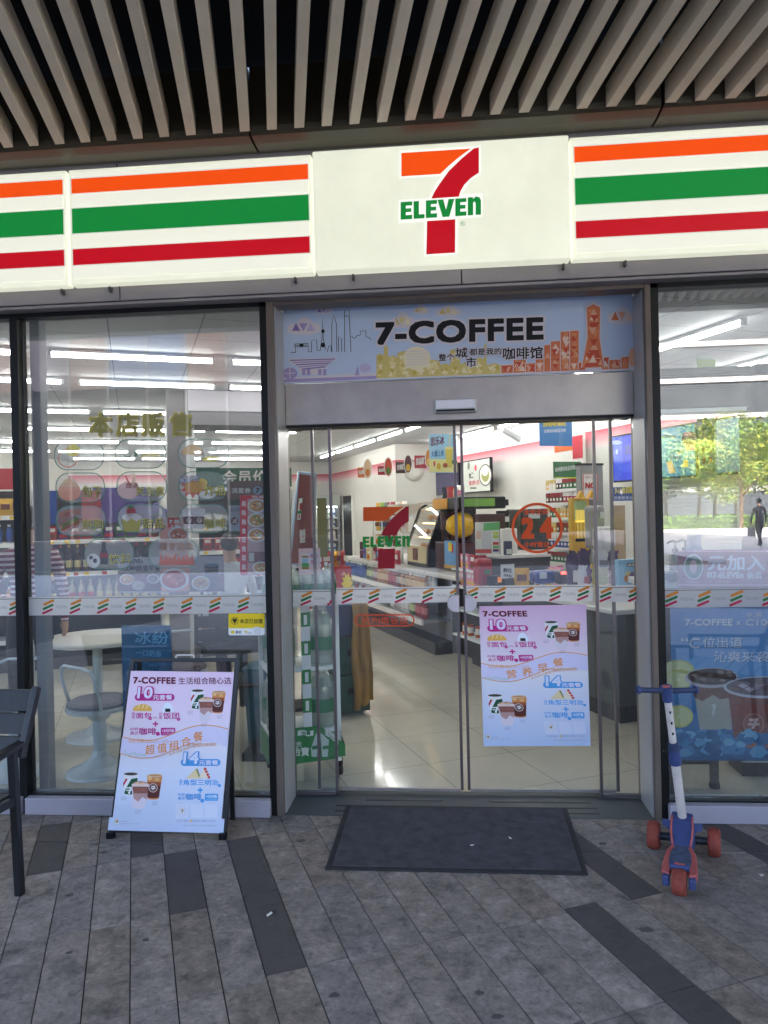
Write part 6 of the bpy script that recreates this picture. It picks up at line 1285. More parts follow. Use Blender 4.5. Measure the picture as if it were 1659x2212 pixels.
board('hanging_poster', 'pale blue and yellow slush drink poster hanging beside the door gap', 'hanging poster', c7(1216, 22), c7(1522, 445), b=4.2, th=.004, col=(150, 200, 226), art=artSlush, crp=c7)
def artNo(A): A.text('NO', 1082, 585, 1160, 632, ink(196, 50, 50), .04); A.ring([(1062, 520), (1176, 520), (1176, 714), (1062, 714)], 6, ink(206, 60, 60)); A.text('未成年人禁售', 1075, 535, 1165, 555, ink(120, 60, 40), 0)
board('notice_sheet', 'white notice sheet with red capital letters on the grey cabinet', 'notice', c5(1060, 518), c5(1177, 716), b=2.9, th=.004, col=(230, 228, 224), art=artNo, crp=c5)
p, q = AB(FB(*c5(1046, 452), 2.93)), AB(FB(*c5(1225, 760), 2.93)); cbn = thing('grey_cabinet', 'tall grey cabinet behind the counter carrying the notice sheet', 'cabinet', I(q[0], 3.1, 0), PHI)
MB(IM).box(p[0], q[0], 2.93, 3.02, 0, p[2], pm('cabinet_grey', (138, 140, 140), .45, noise=(3, .06))).build('body', cbn, bevel=.01); MB(IM).box(p[0] - .005, q[0] + .005, 2.925, 3.03, p[2], p[2] + .02, m_black).build('lid', cbn)
# hanging category signs
for k, (tl, br, col, txt, lab_s) in enumerate((((437, 390), (520, 498), (214, 116, 60), '包点区', 'orange hanging card with leaf shaped white rimmed cut out'), ((655, 375), (745, 470), (178, 36, 48), '甜品区', 'red hanging card with cake and strawberry shaped cut out'), ((852, 330), (960, 452), (84, 54, 48), '好炖区', 'brown hanging card with round pot shaped cut out'), ((1055, 258), (1190, 396), (178, 36, 48), '炸品区', 'red hanging card nearest the blue poster, with cutlet cut out'))):
    b_ = 6.4 - .5 * k
    def artC(A, tl=tl, br=br, k=k, txt=txt):
        w = br[0] - tl[0]; A.text(txt, tl[0] + .12 * w, tl[1] + 30, tl[0] + .8 * w, br[1] - 30, ink(236, 230, 224), .03, slope=-.15)
        cx, cy_ = br[0] + 25, (tl[1] + br[1]) / 2 - 20; A.ell(cx, cy_ - 20, 48, 108, ink(226, 222, 216)); A.ell(cx, cy_ - 20, 38, 94, ink(*((222, 190, 150), (206, 80, 60), (90, 60, 60), (206, 130, 60))[k])); A.ell(cx, cy_ + 20, 24, 40, ink(*((206, 120, 60), (90, 130, 60), (200, 160, 60), (226, 180, 110))[k]))
    t = board('hanging_card', lab_s + ' under the ceiling', 'hanging card', c7(*tl), c7(*br), b=b_, th=.004, col=col, art=artC, crp=c7); t['group'] = 'hanging food cards'
# ================================================================ CASH COUNTER AND WHAT STANDS ON IT
cc = thing('cash_counter', 'grey cash counter with white top behind the right sliding door', 'counter', I(2.6, 1.8, 0), PHI); m_cg = pm('counter_grey', (84, 88, 88), .4, noise=(3, .08))
MB(IM).box(1.84, 4.0, 1.06, 3.3, .13, .86, m_cg).build('body', cc); MB(IM).box(1.86, 3.98, 1.08, 3.28, 0, .129, m_cb).build('kick', cc); MB(IM).box(1.68, 4.06, .86, 3.3, .861, .90, m_ct).build('top', cc, bevel=.012); MB(IM).box(2.05, 3.9, 1.05, 1.059, .2, .80, m_cb).build('front_panel', cc)
c9 = crop(1800, 1950, .4521)
def onb(x0, y0, x1, y1, b): p, q = AB(FB(*c9(x0, y0), b)), AB(FB(*c9(x1, y1), b)); return p[0], q[0], q[2], p[2]
def block(name, label, cat, box, b, dp, mat, bev=.006, z0=.90, extra=None):
    x0, x1, zb_, zt = onb(*box, b); t = thing(name, label, cat, I((x0 + x1) / 2, b, z0), PHI); MB(IM).box(x0, x1, b, b + dp, max(zb_, z0), zt, mat).build('body', t, bevel=bev)
    if extra: extra(t, x0, x1, max(zb_, z0), zt, b)
    return t
block('pos_back', 'wide black back of the till desk behind the 24 hour decal', 'till desk', (300, 556, 815, 770), 2.75, .3, m_cb, extra=lambda t, x0, x1, z0, z1, b: MB(IM).box(x0 + .15 * (x1 - x0), x1, b - .02, b + .32, z1, z1 + .025, m_ct).build('ledge', t))
block('red_machine', 'rounded red plastic machine on the cash counter left of the black till desk', 'machine', (184, 556, 318, 785), 2.5, .14, pm('machine_red', (166, 28, 42), .35), .03, extra=lambda t, x0, x1, z0, z1, b: MB(IM).box(x0 + .06, x1 - .03, b - .004, b, z0 + .11, z0 + .15, ink(60, 120, 80)).build('label_plate', t))
def artZone(A): A.text('解馋专区', 402, 632, 475, 672, ink(70, 66, 66), .02, slope=.08); A.text('(非食品)', 404, 684, 474, 712, ink(70, 66, 66), .02, slope=.08)
board('white_sign', 'white rounded sign card with black lettering standing on the cash counter', 'sign card', c9(380, 604), c9(500, 720), b=2.3, th=.006, col=(226, 226, 224), art=artZone, crp=c9)
block('price_reader', 'small black box with orange window on the counter below the white sign', 'box', (300, 705, 420, 785), 2.35, .1, m_black, extra=lambda t, x0, x1, z0, z1, b: MB(IM).box(x0 + .06, x0 + .1, b - .003, b, z0 + .03, z0 + .08, pm('px_220_130_50_60', (220, 130, 50), .3, emit=.6)).build('window', t))
for k in range(12): put(('snack_bag', 'carton', 'tin', 'snack_bag')[k % 4], (1, 4, 6, 8, 0, 11, 3)[k % 7], I(1.86 + .115 * k, 2.55 + .06 * (k % 3), .9), PHI + .25 * (k % 5) - .4, 'mixed packet in the crowd of small goods on the cash counter', 'food packet', 'small goods on the cash counter')
put('snack_bag', 1, I(2.02, 2.32, .9), PHI + .5, 'yellow snack bag lying by the white sign card', 'snack bag', 'loose snack bags on the counter'); put('snack_bag', 8, I(2.15, 2.4, .9), PHI - .4, 'magenta snack bag on the cash counter', 'snack bag', 'loose snack bags on the counter')
def bx2(t, x0, x1, z0, z1, b): MB(IM).box(x0 + .02, x1 - .12, b - .004, b, z0 + .05, z1 - .01, ink(206, 214, 226)).build('label_plate', t)
block('blue_pack', 'shiny blue soft pack lying on the cash counter', 'pack', (700, 664, 885, 768), 2.0, .16, pm('blue_foil', (36, 60, 140), .3, metal=.2, noise=(8, .15)), .03, extra=bx2)
block('barcode_scanner', 'dark desktop scanner with glowing red window on the cash counter', 'scanner', (890, 656, 976, 775), 1.9, .1, pm('scanner_dark', (44, 20, 26), .3), .02, extra=lambda t, x0, x1, z0, z1, b: MB(IM).box(x0 + .015, x1 - .025, b - .004, b + .01, z1 - .035, z1 - .01, pm('scan_glow', (1, .12, .08), .3, emit=3)).build('window', t))
def pouch(name, label, box, b, mat, mat2):
    x0, x1, z0, z1 = onb(*box, b); z0 = max(z0, .90); t = thing(name, label, 'bag', I((x0 + x1) / 2, b, z0), PHI, 'bags of rice and snacks on the counter'); mb = MB(IM); vs, fs = [], []; nx, nz = 8, 8
    for s_ in (-1, 1):
        for i in range(nz + 1):
            for j in range(nx + 1):
                z = i / nz; th = math.sin(math.pi * (j + .0) / nx) * (1 - .75 * z) ** .7; vs.append((x0 + (x1 - x0) * (j / nx + .04 * math.sin(7 * z + j)), b + .06 + s_ * .06 * th + .012 * math.sin(j * 2.1 + i * 1.7), z0 + (z1 - z0) * z * (1 - .06 * math.sin(j * 1.3))))
    for s_ in (0, 1):
        for i in range(nz):
            for j in range(nx): q = s_ * (nx + 1) * (nz + 1) + i * (nx + 1) + j; f = (q, q + 1, q + nx + 2, q + nx + 1); fs.append(f if s_ else f[::-1])
    mb.add(vs, fs, mat, True); mb.build('body', t); A = Art(lambda x, y: AB(FB(*c9(x, y), b - .02))[::2], lambda X, Zz, k: (X, b - .02 - k, Zz), .0008); xa, ya, xb, yb_ = box
    A.rr(xa + .2 * (xb - xa), ya + .55 * (yb_ - ya), xa + .8 * (xb - xa), ya + .92 * (yb_ - ya), 8, mat2); mb2 = MB(IM); A.into(mb2); mb2.build('label_plate', t)
m_vio = pm('violet_foil', (74, 44, 84), .35, noise=(9, .3)); m_pale = pm('pale_foil', (214, 210, 214), .35, noise=(9, .1))
pouch('rice_bag', 'purple and white bag standing left of the door edge on the counter', (984, 500, 1110, 780), 1.7, m_vio, ink(222, 216, 220)); pouch('rice_bag', 'dark purple bag leaning on the others behind the door edge', (1085, 480, 1200, 770), 1.8, m_vio, ink(96, 60, 110)); pouch('rice_bag', 'small white pouch with red mark in front of purple bags', (1092, 620, 1165, 780), 1.5, m_pale, ink(196, 80, 90)); pouch('rice_bag', 'white bag with black brush lettering behind the door edge', (1215, 475, 1345, 640), 1.75, m_pale, ink(96, 96, 110)); pouch('rice_bag', 'cream flat pack standing on the counter right of the door edge', (1212, 640, 1350, 775), 1.4, pm('cream_foil', (222, 212, 160), .4, noise=(9, .08)), ink(196, 186, 130)); pouch('rice_bag', 'pink pouch beside the light blue cookie box', (1365, 668, 1450, 775), 1.35, pm('pink_foil', (226, 170, 180), .4), ink(206, 120, 140)); pouch('rice_bag', 'second purple bag behind the cookie box', (1350, 490, 1440, 650), 1.8, m_vio, ink(120, 90, 130))
def artCookie(A): A.rect(1480, 592, 1560, 622, ink(90, 80, 76)); A.text('曲奇', 1488, 596, 1552, 618, ink(232, 226, 220), .02); A.ell(1492, 690, 28, 28, ink(222, 196, 140)); A.ell(1476, 726, 24, 28, ink(196, 120, 60)); A.ell(1520, 716, 26, 30, ink(190, 112, 56)); A.ell(1530, 706, 34, 40, film(170, 150, 200, .5))
o = board('cookie_box', 'light blue cookie box at the right end of the cash counter', 'box', c9(1402, 566), c9(1596, 775), b=1.3, th=.08, col=(136, 184, 212), art=artCookie, crp=c9)
# monitor, promo stand, telephone
mn = block('till_monitor', 'white till monitor seen from behind above the black till desk', 'monitor', (392, 292, 530, 520), 3.0, .06, pm('monitor_white', (222, 220, 216), .35), .012, extra=lambda t, x0, x1, z0, z1, b: MB(IM).box((x0 + x1) / 2 - .02, (x0 + x1) / 2 + .02, b + .01, b + .05, .9, z0, m_pale).build('stand', t))
def artPromo(A):
    A.poly([(232, 244), (372, 232), (370, 300), (228, 310)], ink(110, 190, 120)); A.rect(214, 312, 300, 470, ink(206, 208, 210))
    for k in range(6): A.rect(312, 318 + 30 * k, 362, 342 + 30 * k, ink(*[(190, 214, 90), (170, 206, 80), (226, 226, 220), (206, 60, 60), (120, 180, 90), (96, 60, 120)][k]))
    A.rect(165, 312, 208, 380, ink(226, 190, 170)); A.rect(160, 470, 300, 505, ink(206, 80, 70))
board('promo_board', 'slanted board of green and white price cards on the counter left of the monitor', 'promo board', c9(158, 236), c9(372, 512), b=2.9, th=.01, col=(222, 226, 216), art=artPromo, crp=c9)
block('card_terminal', 'black and blue card terminal standing before the white monitor', 'card terminal', (420, 400, 485, 520), 2.8, .05, pm('terminal_blue', (34, 40, 80), .4), .01, extra=lambda t, x0, x1, z0, z1, b: MB(IM).box(x0 + .01, x1 - .01, b - .003, b, z0 + .01, z0 + .06, ink(210, 212, 206)).build('keypad', t))
block('sushi_case', 'dark glazed case behind the 24 hour decal', 'display case', (556, 120, 800, 470), 4.4, .4, pm('case_dark', (58, 58, 60), .2, noise=(3, .2)), .02, extra=lambda t, x0, x1, z0, z1, b: MB(IM).box(x0 + .1, x1 - .12, b - .004, b, z1 - .12, z1 - .06, ink(196, 196, 192)).build('label_plate', t))
block('cup_rack', 'white and black rack of cups behind the promo board', 'rack', (332, 165, 462, 440), 4.0, .3, m_wr, .01, extra=lambda t, x0, x1, z0, z1, b: [MB(IM).box(x0 + .01, x1 - .01, b - .006, b, z0 + .08 + .13 * k, z0 + .15 + .13 * k, m_black).build('slot', t) for k in range(4)])
pcs = thing('snack_shelf', 'low wire shelf of red wrapped snacks at left end of the cash counter', 'shelf', I(1.75, 3.2, .0), PHI)
for z in (.35, .62, .86, 1.04): MB(IM).box(1.58, 1.80, 2.9, 3.55, z - .02, z, m_wr).build('shelf', pcs)
MB(IM).box(1.801, 1.835, 2.9, 3.55, 0, 1.1, m_cb).build('back', pcs)
row('carton', [0, 0, 8, 2], 2.95, 3.5, 1.68, 1.04, .115, 'red wrapped snack box on the wire shelf beside the door gap', 'snack box', 'snacks on the wire shelf', rz=-math.pi / 2, along='b'); row('carton', [3, 4, 10, 8], 2.95, 3.5, 1.68, .86, .115, 'pale wrapped snack box on the wire shelf beside the door gap', 'snack box', 'snacks on the wire shelf', rz=-math.pi / 2, along='b'); row('tin', [1, 4, 9, 6], 2.95, 3.5, 1.68, .35, .11, 'small tin on the low wire shelf beside the door gap', 'tin', 'snacks on the wire shelf', along='b')
# yellow juice kiosk
def kx(t, x0, x1, z0, z1, b):
    MB(IM).box(x0 + .03, x1 - .05, b - .006, b - .001, z0 + .62 * (z1 - z0) - .14, z0 + .62 * (z1 - z0) + .14, pm('kiosk_lit', (250, 206, 90), .3, emit=1.1)).build('lit_panel', t); MB(IM).box(x0 + .03, x1 - .05, b - .006, b - .001, z0 + .25, z0 + .44, m_black).build('button_panel', t)
    for dx in (.04, .16): MB(IM).prism([(x0 + dx, z1), (x0 + dx + .08, z1), (x0 + dx + .04, z1 + .07)], (0, b, 0), (1, 0, 0), (0, 0, 1), -.05, pm('kiosk_yellow', (222, 170, 20), .35)).build('ear', t)
    MB(IM).box(x0 + .02, x1 - .04, b - .006, b - .001, z1 - .22, z1 - .03, ink(170, 196, 130)).build('sticker', t)
block('juice_kiosk', 'tall yellow juice vending cabinet with a lit panel and pointed ears', 'vending cabinet', (1000, 25, 1165, 620), 2.6, .08, pm('kiosk_yellow', (222, 170, 20), .35), .01, extra=kx)
cb1 = block('cardboard_sheet', 'tall brown cardboard sheet leaning near the right end of the cash counter', 'cardboard', (1362, 90, 1472, 570), 2.2, .03, pm('cardboard', (176, 150, 118), .7, noise=(6, .08)), .002); block('clear_dispenser', 'grey translucent dispenser before the brown cardboard', 'dispenser', (1204, 90, 1300, 470), 2.2, .2, pm('dispenser_grey', (150, 148, 142), .3), .03, extra=lambda t, x0, x1, z0, z1, b: MB(IM).box(x0 + .05, x0 + .10, b - .004, b, z1 - .12, z1 - .06, ink(226, 226, 222)).build('label_plate', t)); block('white_canister', 'white rounded canister beside the brown cardboard', 'canister', (1250, 275, 1395, 470), 2.0, .16, m_pale, .04)
def artMember(A): A.text('7-11会员新用户', 1310, 622, 1500, 675, ink(232, 214, 70), .02, slope=-.05); A.text('注册即享优惠', 1300, 690, 1480, 715, ink(196, 206, 236), .01)
board('member_sign', 'blue member sign with yellow lettering below the blue screen', 'sign', c5(1295, 622), c5(1560, 722), b=2.45, th=.008, col=(60, 84, 150), art=artMember, crp=c5)
# spotlight, small ceiling things
spt = thing('spotlight', 'white cylinder spotlight hanging from the ceiling before the red stripe', 'spotlight', FB(*c5(520, 220), 5.0)); o = spt.location
MB().cyl(o + Vector((-.11, 0, .07)), o + Vector((.11, 0, -.07)), .04, m_house).build('can', spt); MB().cyl(o + Vector((0, 0, .02)), Vector((o.x, o.y, ZC)), .008, m_house, n=8).build('stem', spt)

# ================================================================ BEHIND THE RIGHT WINDOW
ac = thing('air_curtain', 'grey brown air curtain box inside the top of the right window', 'air curtain', (1.5, 4.7, 2.22))
MB().box(1.0, 1.825, 4.6, 4.85, 2.235, 2.478, pm('curtain_brown', (92, 86, 82), .45, metal=.2, noise=(3, .12))).build('body', ac, bevel=.008); mb = MB()
for k in range(8): mb.box(1.02, 1.815, 4.594, 4.6, 2.43 - k * .012, 2.436 - k * .012, m_cb)
mb.build('grille', ac); MB().box(1.0, 1.80, 4.62, 4.8, 2.212, 2.234, m_st).build('outlet', ac)
MB().box(1.86, 2.6, 4.62, 4.9, .3, 2.49, pm('unit_dark', (62, 62, 66), .5)).build('wall_unit', label='dark unit right of the grey brown air curtain box, extended down to back the reflections', cat='cabinet')  # dark unit stretched downwards as a backing so the reflected trees show
def art99(A):
    A.rect(400, 600, 520, 1160, ink(196, 222, 150)); A.poly([(440, 980), (500, 960), (510, 1060), (470, 1110), (430, 1040)], ink(120, 170, 60)); A.poly([(450, 960), (500, 960), (515, 1040)], ink(232, 236, 226)); A.rr(424, 1166, 500, 1202, 12, ink(226, 150, 60)); A.text('9.9', 432, 1228, 495, 1272, ink(206, 50, 60), .03); A.text('元', 496, 1256, 512, 1270, ink(206, 50, 60), .02); A.text('大杯冰饮', 424, 1300, 520, 1325, ink(90, 130, 80), .02)
board('drop_banner', 'narrow pale green hanging banner priced 9.9 inside the right window', 'hanging banner', g9(398, 585), g9(526, 1372), b=.5, th=.004, col=(198, 222, 196), art=art99, crp=g9)
rs = thing('roller_shutter', 'white ribbed shutter panel on the wall inside the right window', 'shutter', I(4.0, 1.9, .9), PHI); mb = MB(IM)
for k in range(24): z = .88 + k * .042; mb.hexa([(4.03, .5, z), (4.05, .5, z), (4.05, 3.3, z), (4.03, 3.3, z)], [(4.045, .5, z + .04), (4.06, .5, z + .04), (4.06, 3.3, z + .04), (4.045, 3.3, z + .04)], pm('shutter_white', (214, 216, 212), .45))
mb.build('slat_curtain', rs)
wc = thing('window_counter', 'white counter shelf inside the right window below the screens', 'counter', (1.75, 4.5, 1.1)); p = FY(1440, 1258, 4.35)
MB().box(1.08, 3.4, 4.2, 4.62, 1.19, 1.225, m_ct).build('top', wc, bevel=.005)
for x in (1.2, 3.2): MB().box(x, x + .05, 4.3, 4.55, 0, 1.189, m_cb).build('leg', wc)
def pump(x, y, lab_s, body):
    t = thing('pump_bottle', lab_s, 'pump bottle', (x, y, 1.225), 0, 'pump bottles on the window counter'); M = mw(t)
    MB(M).lathe([(0, 0), (.034, .002), (.035, .11), (.028, .14), (.012, .15)], body, n=16).build('bottle', t)
    MB(M).lathe([(.016, .148), (.018, .17), (.012, .178), (.006, .18), (.005, .215), (0, .216)], m_black, n=12).tube([(.01, 0, .215), (-.01, 0, .219), (-.03, 0, .216), (-.045, 0, .206)], .006, m_black).build('pump', t)
pump(FY(*g9(262, 1900), 4.4).x, 4.4, 'clear pump bottle with black head nearest the black mullion', pm('bottle_clear2', (216, 218, 214), .2)); pump(FY(*g9(330, 1780), 4.5).x, 4.52, 'pump bottle with black head beside the stacked bottles', pm('bottle_clear3', (190, 206, 190), .2))
t = thing('blue_canister', 'pale blue stacked canister behind the pump bottles', 'canister', (FY(*g9(372, 1740), 4.5).x, 4.48, 1.225)); MB(mw(t)).lathe([(0, 0), (.045, .003), (.046, .17), (.04, .19), (.04, .25), (0, .252)], pm('canister_blue', (150, 180, 210), .3), n=20).build('body', t); MB(mw(t)).lathe([(.047, .03), (.048, .10), (.047, .101)], ink(60, 90, 120), n=20).build('label_plate', t)
t = thing('small_box', 'small dark violet and white box on the window counter', 'box', (FY(*g9(250, 2010), 4.32).x, 4.3, 1.225)); o = t.location; MB().box(o.x - .05, o.x + .06, o.y - .03, o.y + .03, 1.225, 1.27, ink(66, 60, 90)).build('body', t); MB().box(o.x - .052, o.x + .062, o.y - .032, o.y + .032, 1.27, 1.278, ink(222, 222, 220)).build('lid', t)
def art0(A):
    A.ring([(275, 1833), (1200, 1833), (1200, 2060), (275, 2060)], 9, ink(196, 150, 166)); A.ell(378, 1938, 64, 82, ink(206, 206, 214)); A.ell(378, 1938, 56, 74, ink(20, 84, 66)); A.ell(378, 1938, 22, 46, ink(190, 150, 166))
    A.text('元加入', 470, 1864, 840, 1962, ink(206, 214, 226), .03); A.text('即享', 464, 1970, 500, 2012, ink(206, 214, 226), .02); A.text('7-ELEVEn', 500, 1970, 700, 2012, ink(206, 206, 214), .04); A.text('会员', 720, 1968, 820, 2014, ink(206, 214, 226), .03); A.text('扫码加入会员 专享优惠', 330, 2026, 620, 2044, ink(190, 150, 170), .0)
board('member_board', 'dusky pink board with a big green zero low in the right window', 'poster board', g9(275, 1833), g9(1190, 2060), Y=4.14, th=.008, col=(128, 58, 82), art=art0, crp=g9)
cS = crop(2600, 2380, .37063)
pw = thing('window_poster', 'large blue iced coffee poster inside the right window below the safety band', 'poster', (1.7, 4.06, .3))
p, q = FY(*cS(105, 38), 4.062), FY(*cS(2000, 1668), 4.062)
mb = MB(); mb.box(p.x, q.x, 4.062, 4.068, q.z, p.z, ramp('poster_ice_blue', 2, -.02, .82, [(0, (30, 84, 130)), (.25, (52, 110, 166)), (.6, (92, 150, 206)), (1, (96, 138, 196))], .4))
a = front_art(cS, 4.062); Wt2 = ink(196, 206, 226); rq = random.Random(9)
for cx, cy_, rx, ry in ((190, 690, 170, 100), (190, 800, 150, 110), (200, 1190, 150, 120)): a.ell(cx, cy_, rx, ry, ink(196, 196, 110)); a.ell(cx, cy_, rx * .86, ry * .84, ink(206, 206, 150)); a.ell(cx, cy_, rx * .12, ry * .12, ink(226, 226, 190))
a.poly([(345, 850), (740, 850), (760, 1330), (420, 1330)], ink(164, 160, 150)); a.poly([(345, 850), (740, 850), (744, 990), (640, 1010), (560, 960), (440, 1030), (356, 980)], ink(116, 78, 70)); a.ell(545, 780, 285, 108, ink(176, 170, 176)); a.ell(548, 768, 262, 88, ink(66, 48, 46))
for k in range(16): x, y = 548 + rq.uniform(-210, 210), 768 + rq.uniform(-52, 52); a.poly([(x - 40, y - 6), (x - 6, y - 22), (x + 38, y - 4), (x + 4, y + 18)], ink(*rq.choice([(96, 74, 70), (124, 100, 94), (84, 60, 54), (146, 120, 112)])))
a.text('7', 545, 1060, 590, 1180, ink(196, 196, 196), .05)
a.poly([(720, 930), (1500, 940), (1440, 1500), (790, 1500)], ink(126, 74, 64)); a.poly([(790, 1400), (1440, 1400), (1400, 1520), (940, 1520), (800, 1460)], ink(160, 96, 48)); a.poly([(740, 1060), (1480, 1060), (1470, 1200), (760, 1190)], ink(134, 66, 56)); a.ell(1100, 880, 430, 118, ink(186, 184, 196)); a.ell(1105, 872, 405, 98, ink(100, 84, 92))
for k in range(18): x, y = 1100 + rq.uniform(-330, 330), 868 + rq.uniform(-60, 60); a.poly([(x - 60, y - 8), (x - 8, y - 30), (x + 56, y - 6), (x + 6, y + 26)], ink(*rq.choice([(130, 112, 122), (92, 66, 70), (170, 156, 166), (110, 84, 84)])))
a.ell(990, 1270, 112, 112, ink(176, 130, 116)); a.ell(990, 1270, 102, 102, ink(130, 74, 64)); a.ell(990, 1270, 88, 88, ink(140, 86, 76)); a.poly([(945, 1215), (1045, 1210), (1000, 1320), (965, 1320), (1000, 1242), (945, 1244)], ink(196, 170, 164)); a.rect(930, 1262, 1052, 1284, ink(196, 170, 164))
for k in range(150):
    x, y = rq.uniform(120, 2000), rq.uniform(1330, 1640) ; s_ = rq.uniform(40, 105); x = max(x, 200)
    if y - s_ * .8 < 1300 or y + s_ > 1668: continue
    pts = [(x + s_ * rq.uniform(.7, 1.1) * math.cos(t_), y + s_ * .7 * rq.uniform(.7, 1.1) * math.sin(t_)) for t_ in (0, 1.1, 2.1, 3.1, 4.2, 5.2)]; a.poly(pts, ink(*rq.choice([(50, 108, 154), (66, 128, 172), (36, 84, 130), (88, 150, 190), (44, 96, 140), (112, 168, 202)])))
for t_, x0, y0, x1, y1, bo in (('7-COFFEE', 262, 152, 770, 228, .05), ('x', 800, 172, 862, 220, .02), ('水溶', 905, 80, 1085, 140, .01), ('C100', 905, 156, 1200, 228, .03), ('“', 222, 352, 298, 395, .04), ('C', 305, 355, 420, 468, .02), ('位出道', 450, 345, 872, 460, .01), ('沁爽来袭', 570, 496, 1150, 615, .01)):
    a.text(t_, x0 + 5, y0 + 6, x1 + 5, y1 + 6, ink(60, 84, 130), bo + .01); a.text(t_, x0, y0, x1, y1, Wt2, bo)
a.into(mb); mb.build('sheet', pw)
bt_ = thing('metal_bench', 'dark metal table frame on the floor below the blue poster', 'table frame', (1.6, 4.6, 0)); p = FZ(*cS(575, 1945)); x_, y_ = p.x, p.y
for dx, dy in ((0, 0), (-.27, 0), (0, .5), (-.27, .5)): MB().box(x_ + dx - .02, x_ + dx + .02, y_ + dy - .02, y_ + dy + .02, .03, .62, m_cb).cyl((x_ + dx, y_ + dy, 0), (x_ + dx, y_ + dy, .03), .03, m_black).build('leg', bt_)
MB().box(x_ - .25, x_ - .02, y_ - .015, y_ + .015, .14, .19, m_cb).build('rail', bt_); MB().box(x_ - .29, x_ + .02, y_ - .02, y_ + .52, .62, .65, m_cb).build('top', bt_)
MB().box(x_ + .42, x_ + 1.1, y_ + .15, y_ + .8, 0, .8, pm('cabinet_dark', (56, 56, 58), .5)).build('low_cabinet', label='dark cabinet block on the floor right of the metal table frame', cat='cabinet')
pg = thing('wall_pilaster', 'cream square post on the floor behind the blue poster', 'post', (x_ + .34, y_ + .2, 0)); MB().box(x_ + .24, x_ + .40, y_ + .2, y_ + .4, 0, .75, m_wall).build('shaft', pg); MB().box(x_ + .23, x_ + .41, y_ + .19, y_ + .41, 0, .08, m_cb).build('skirting', pg)
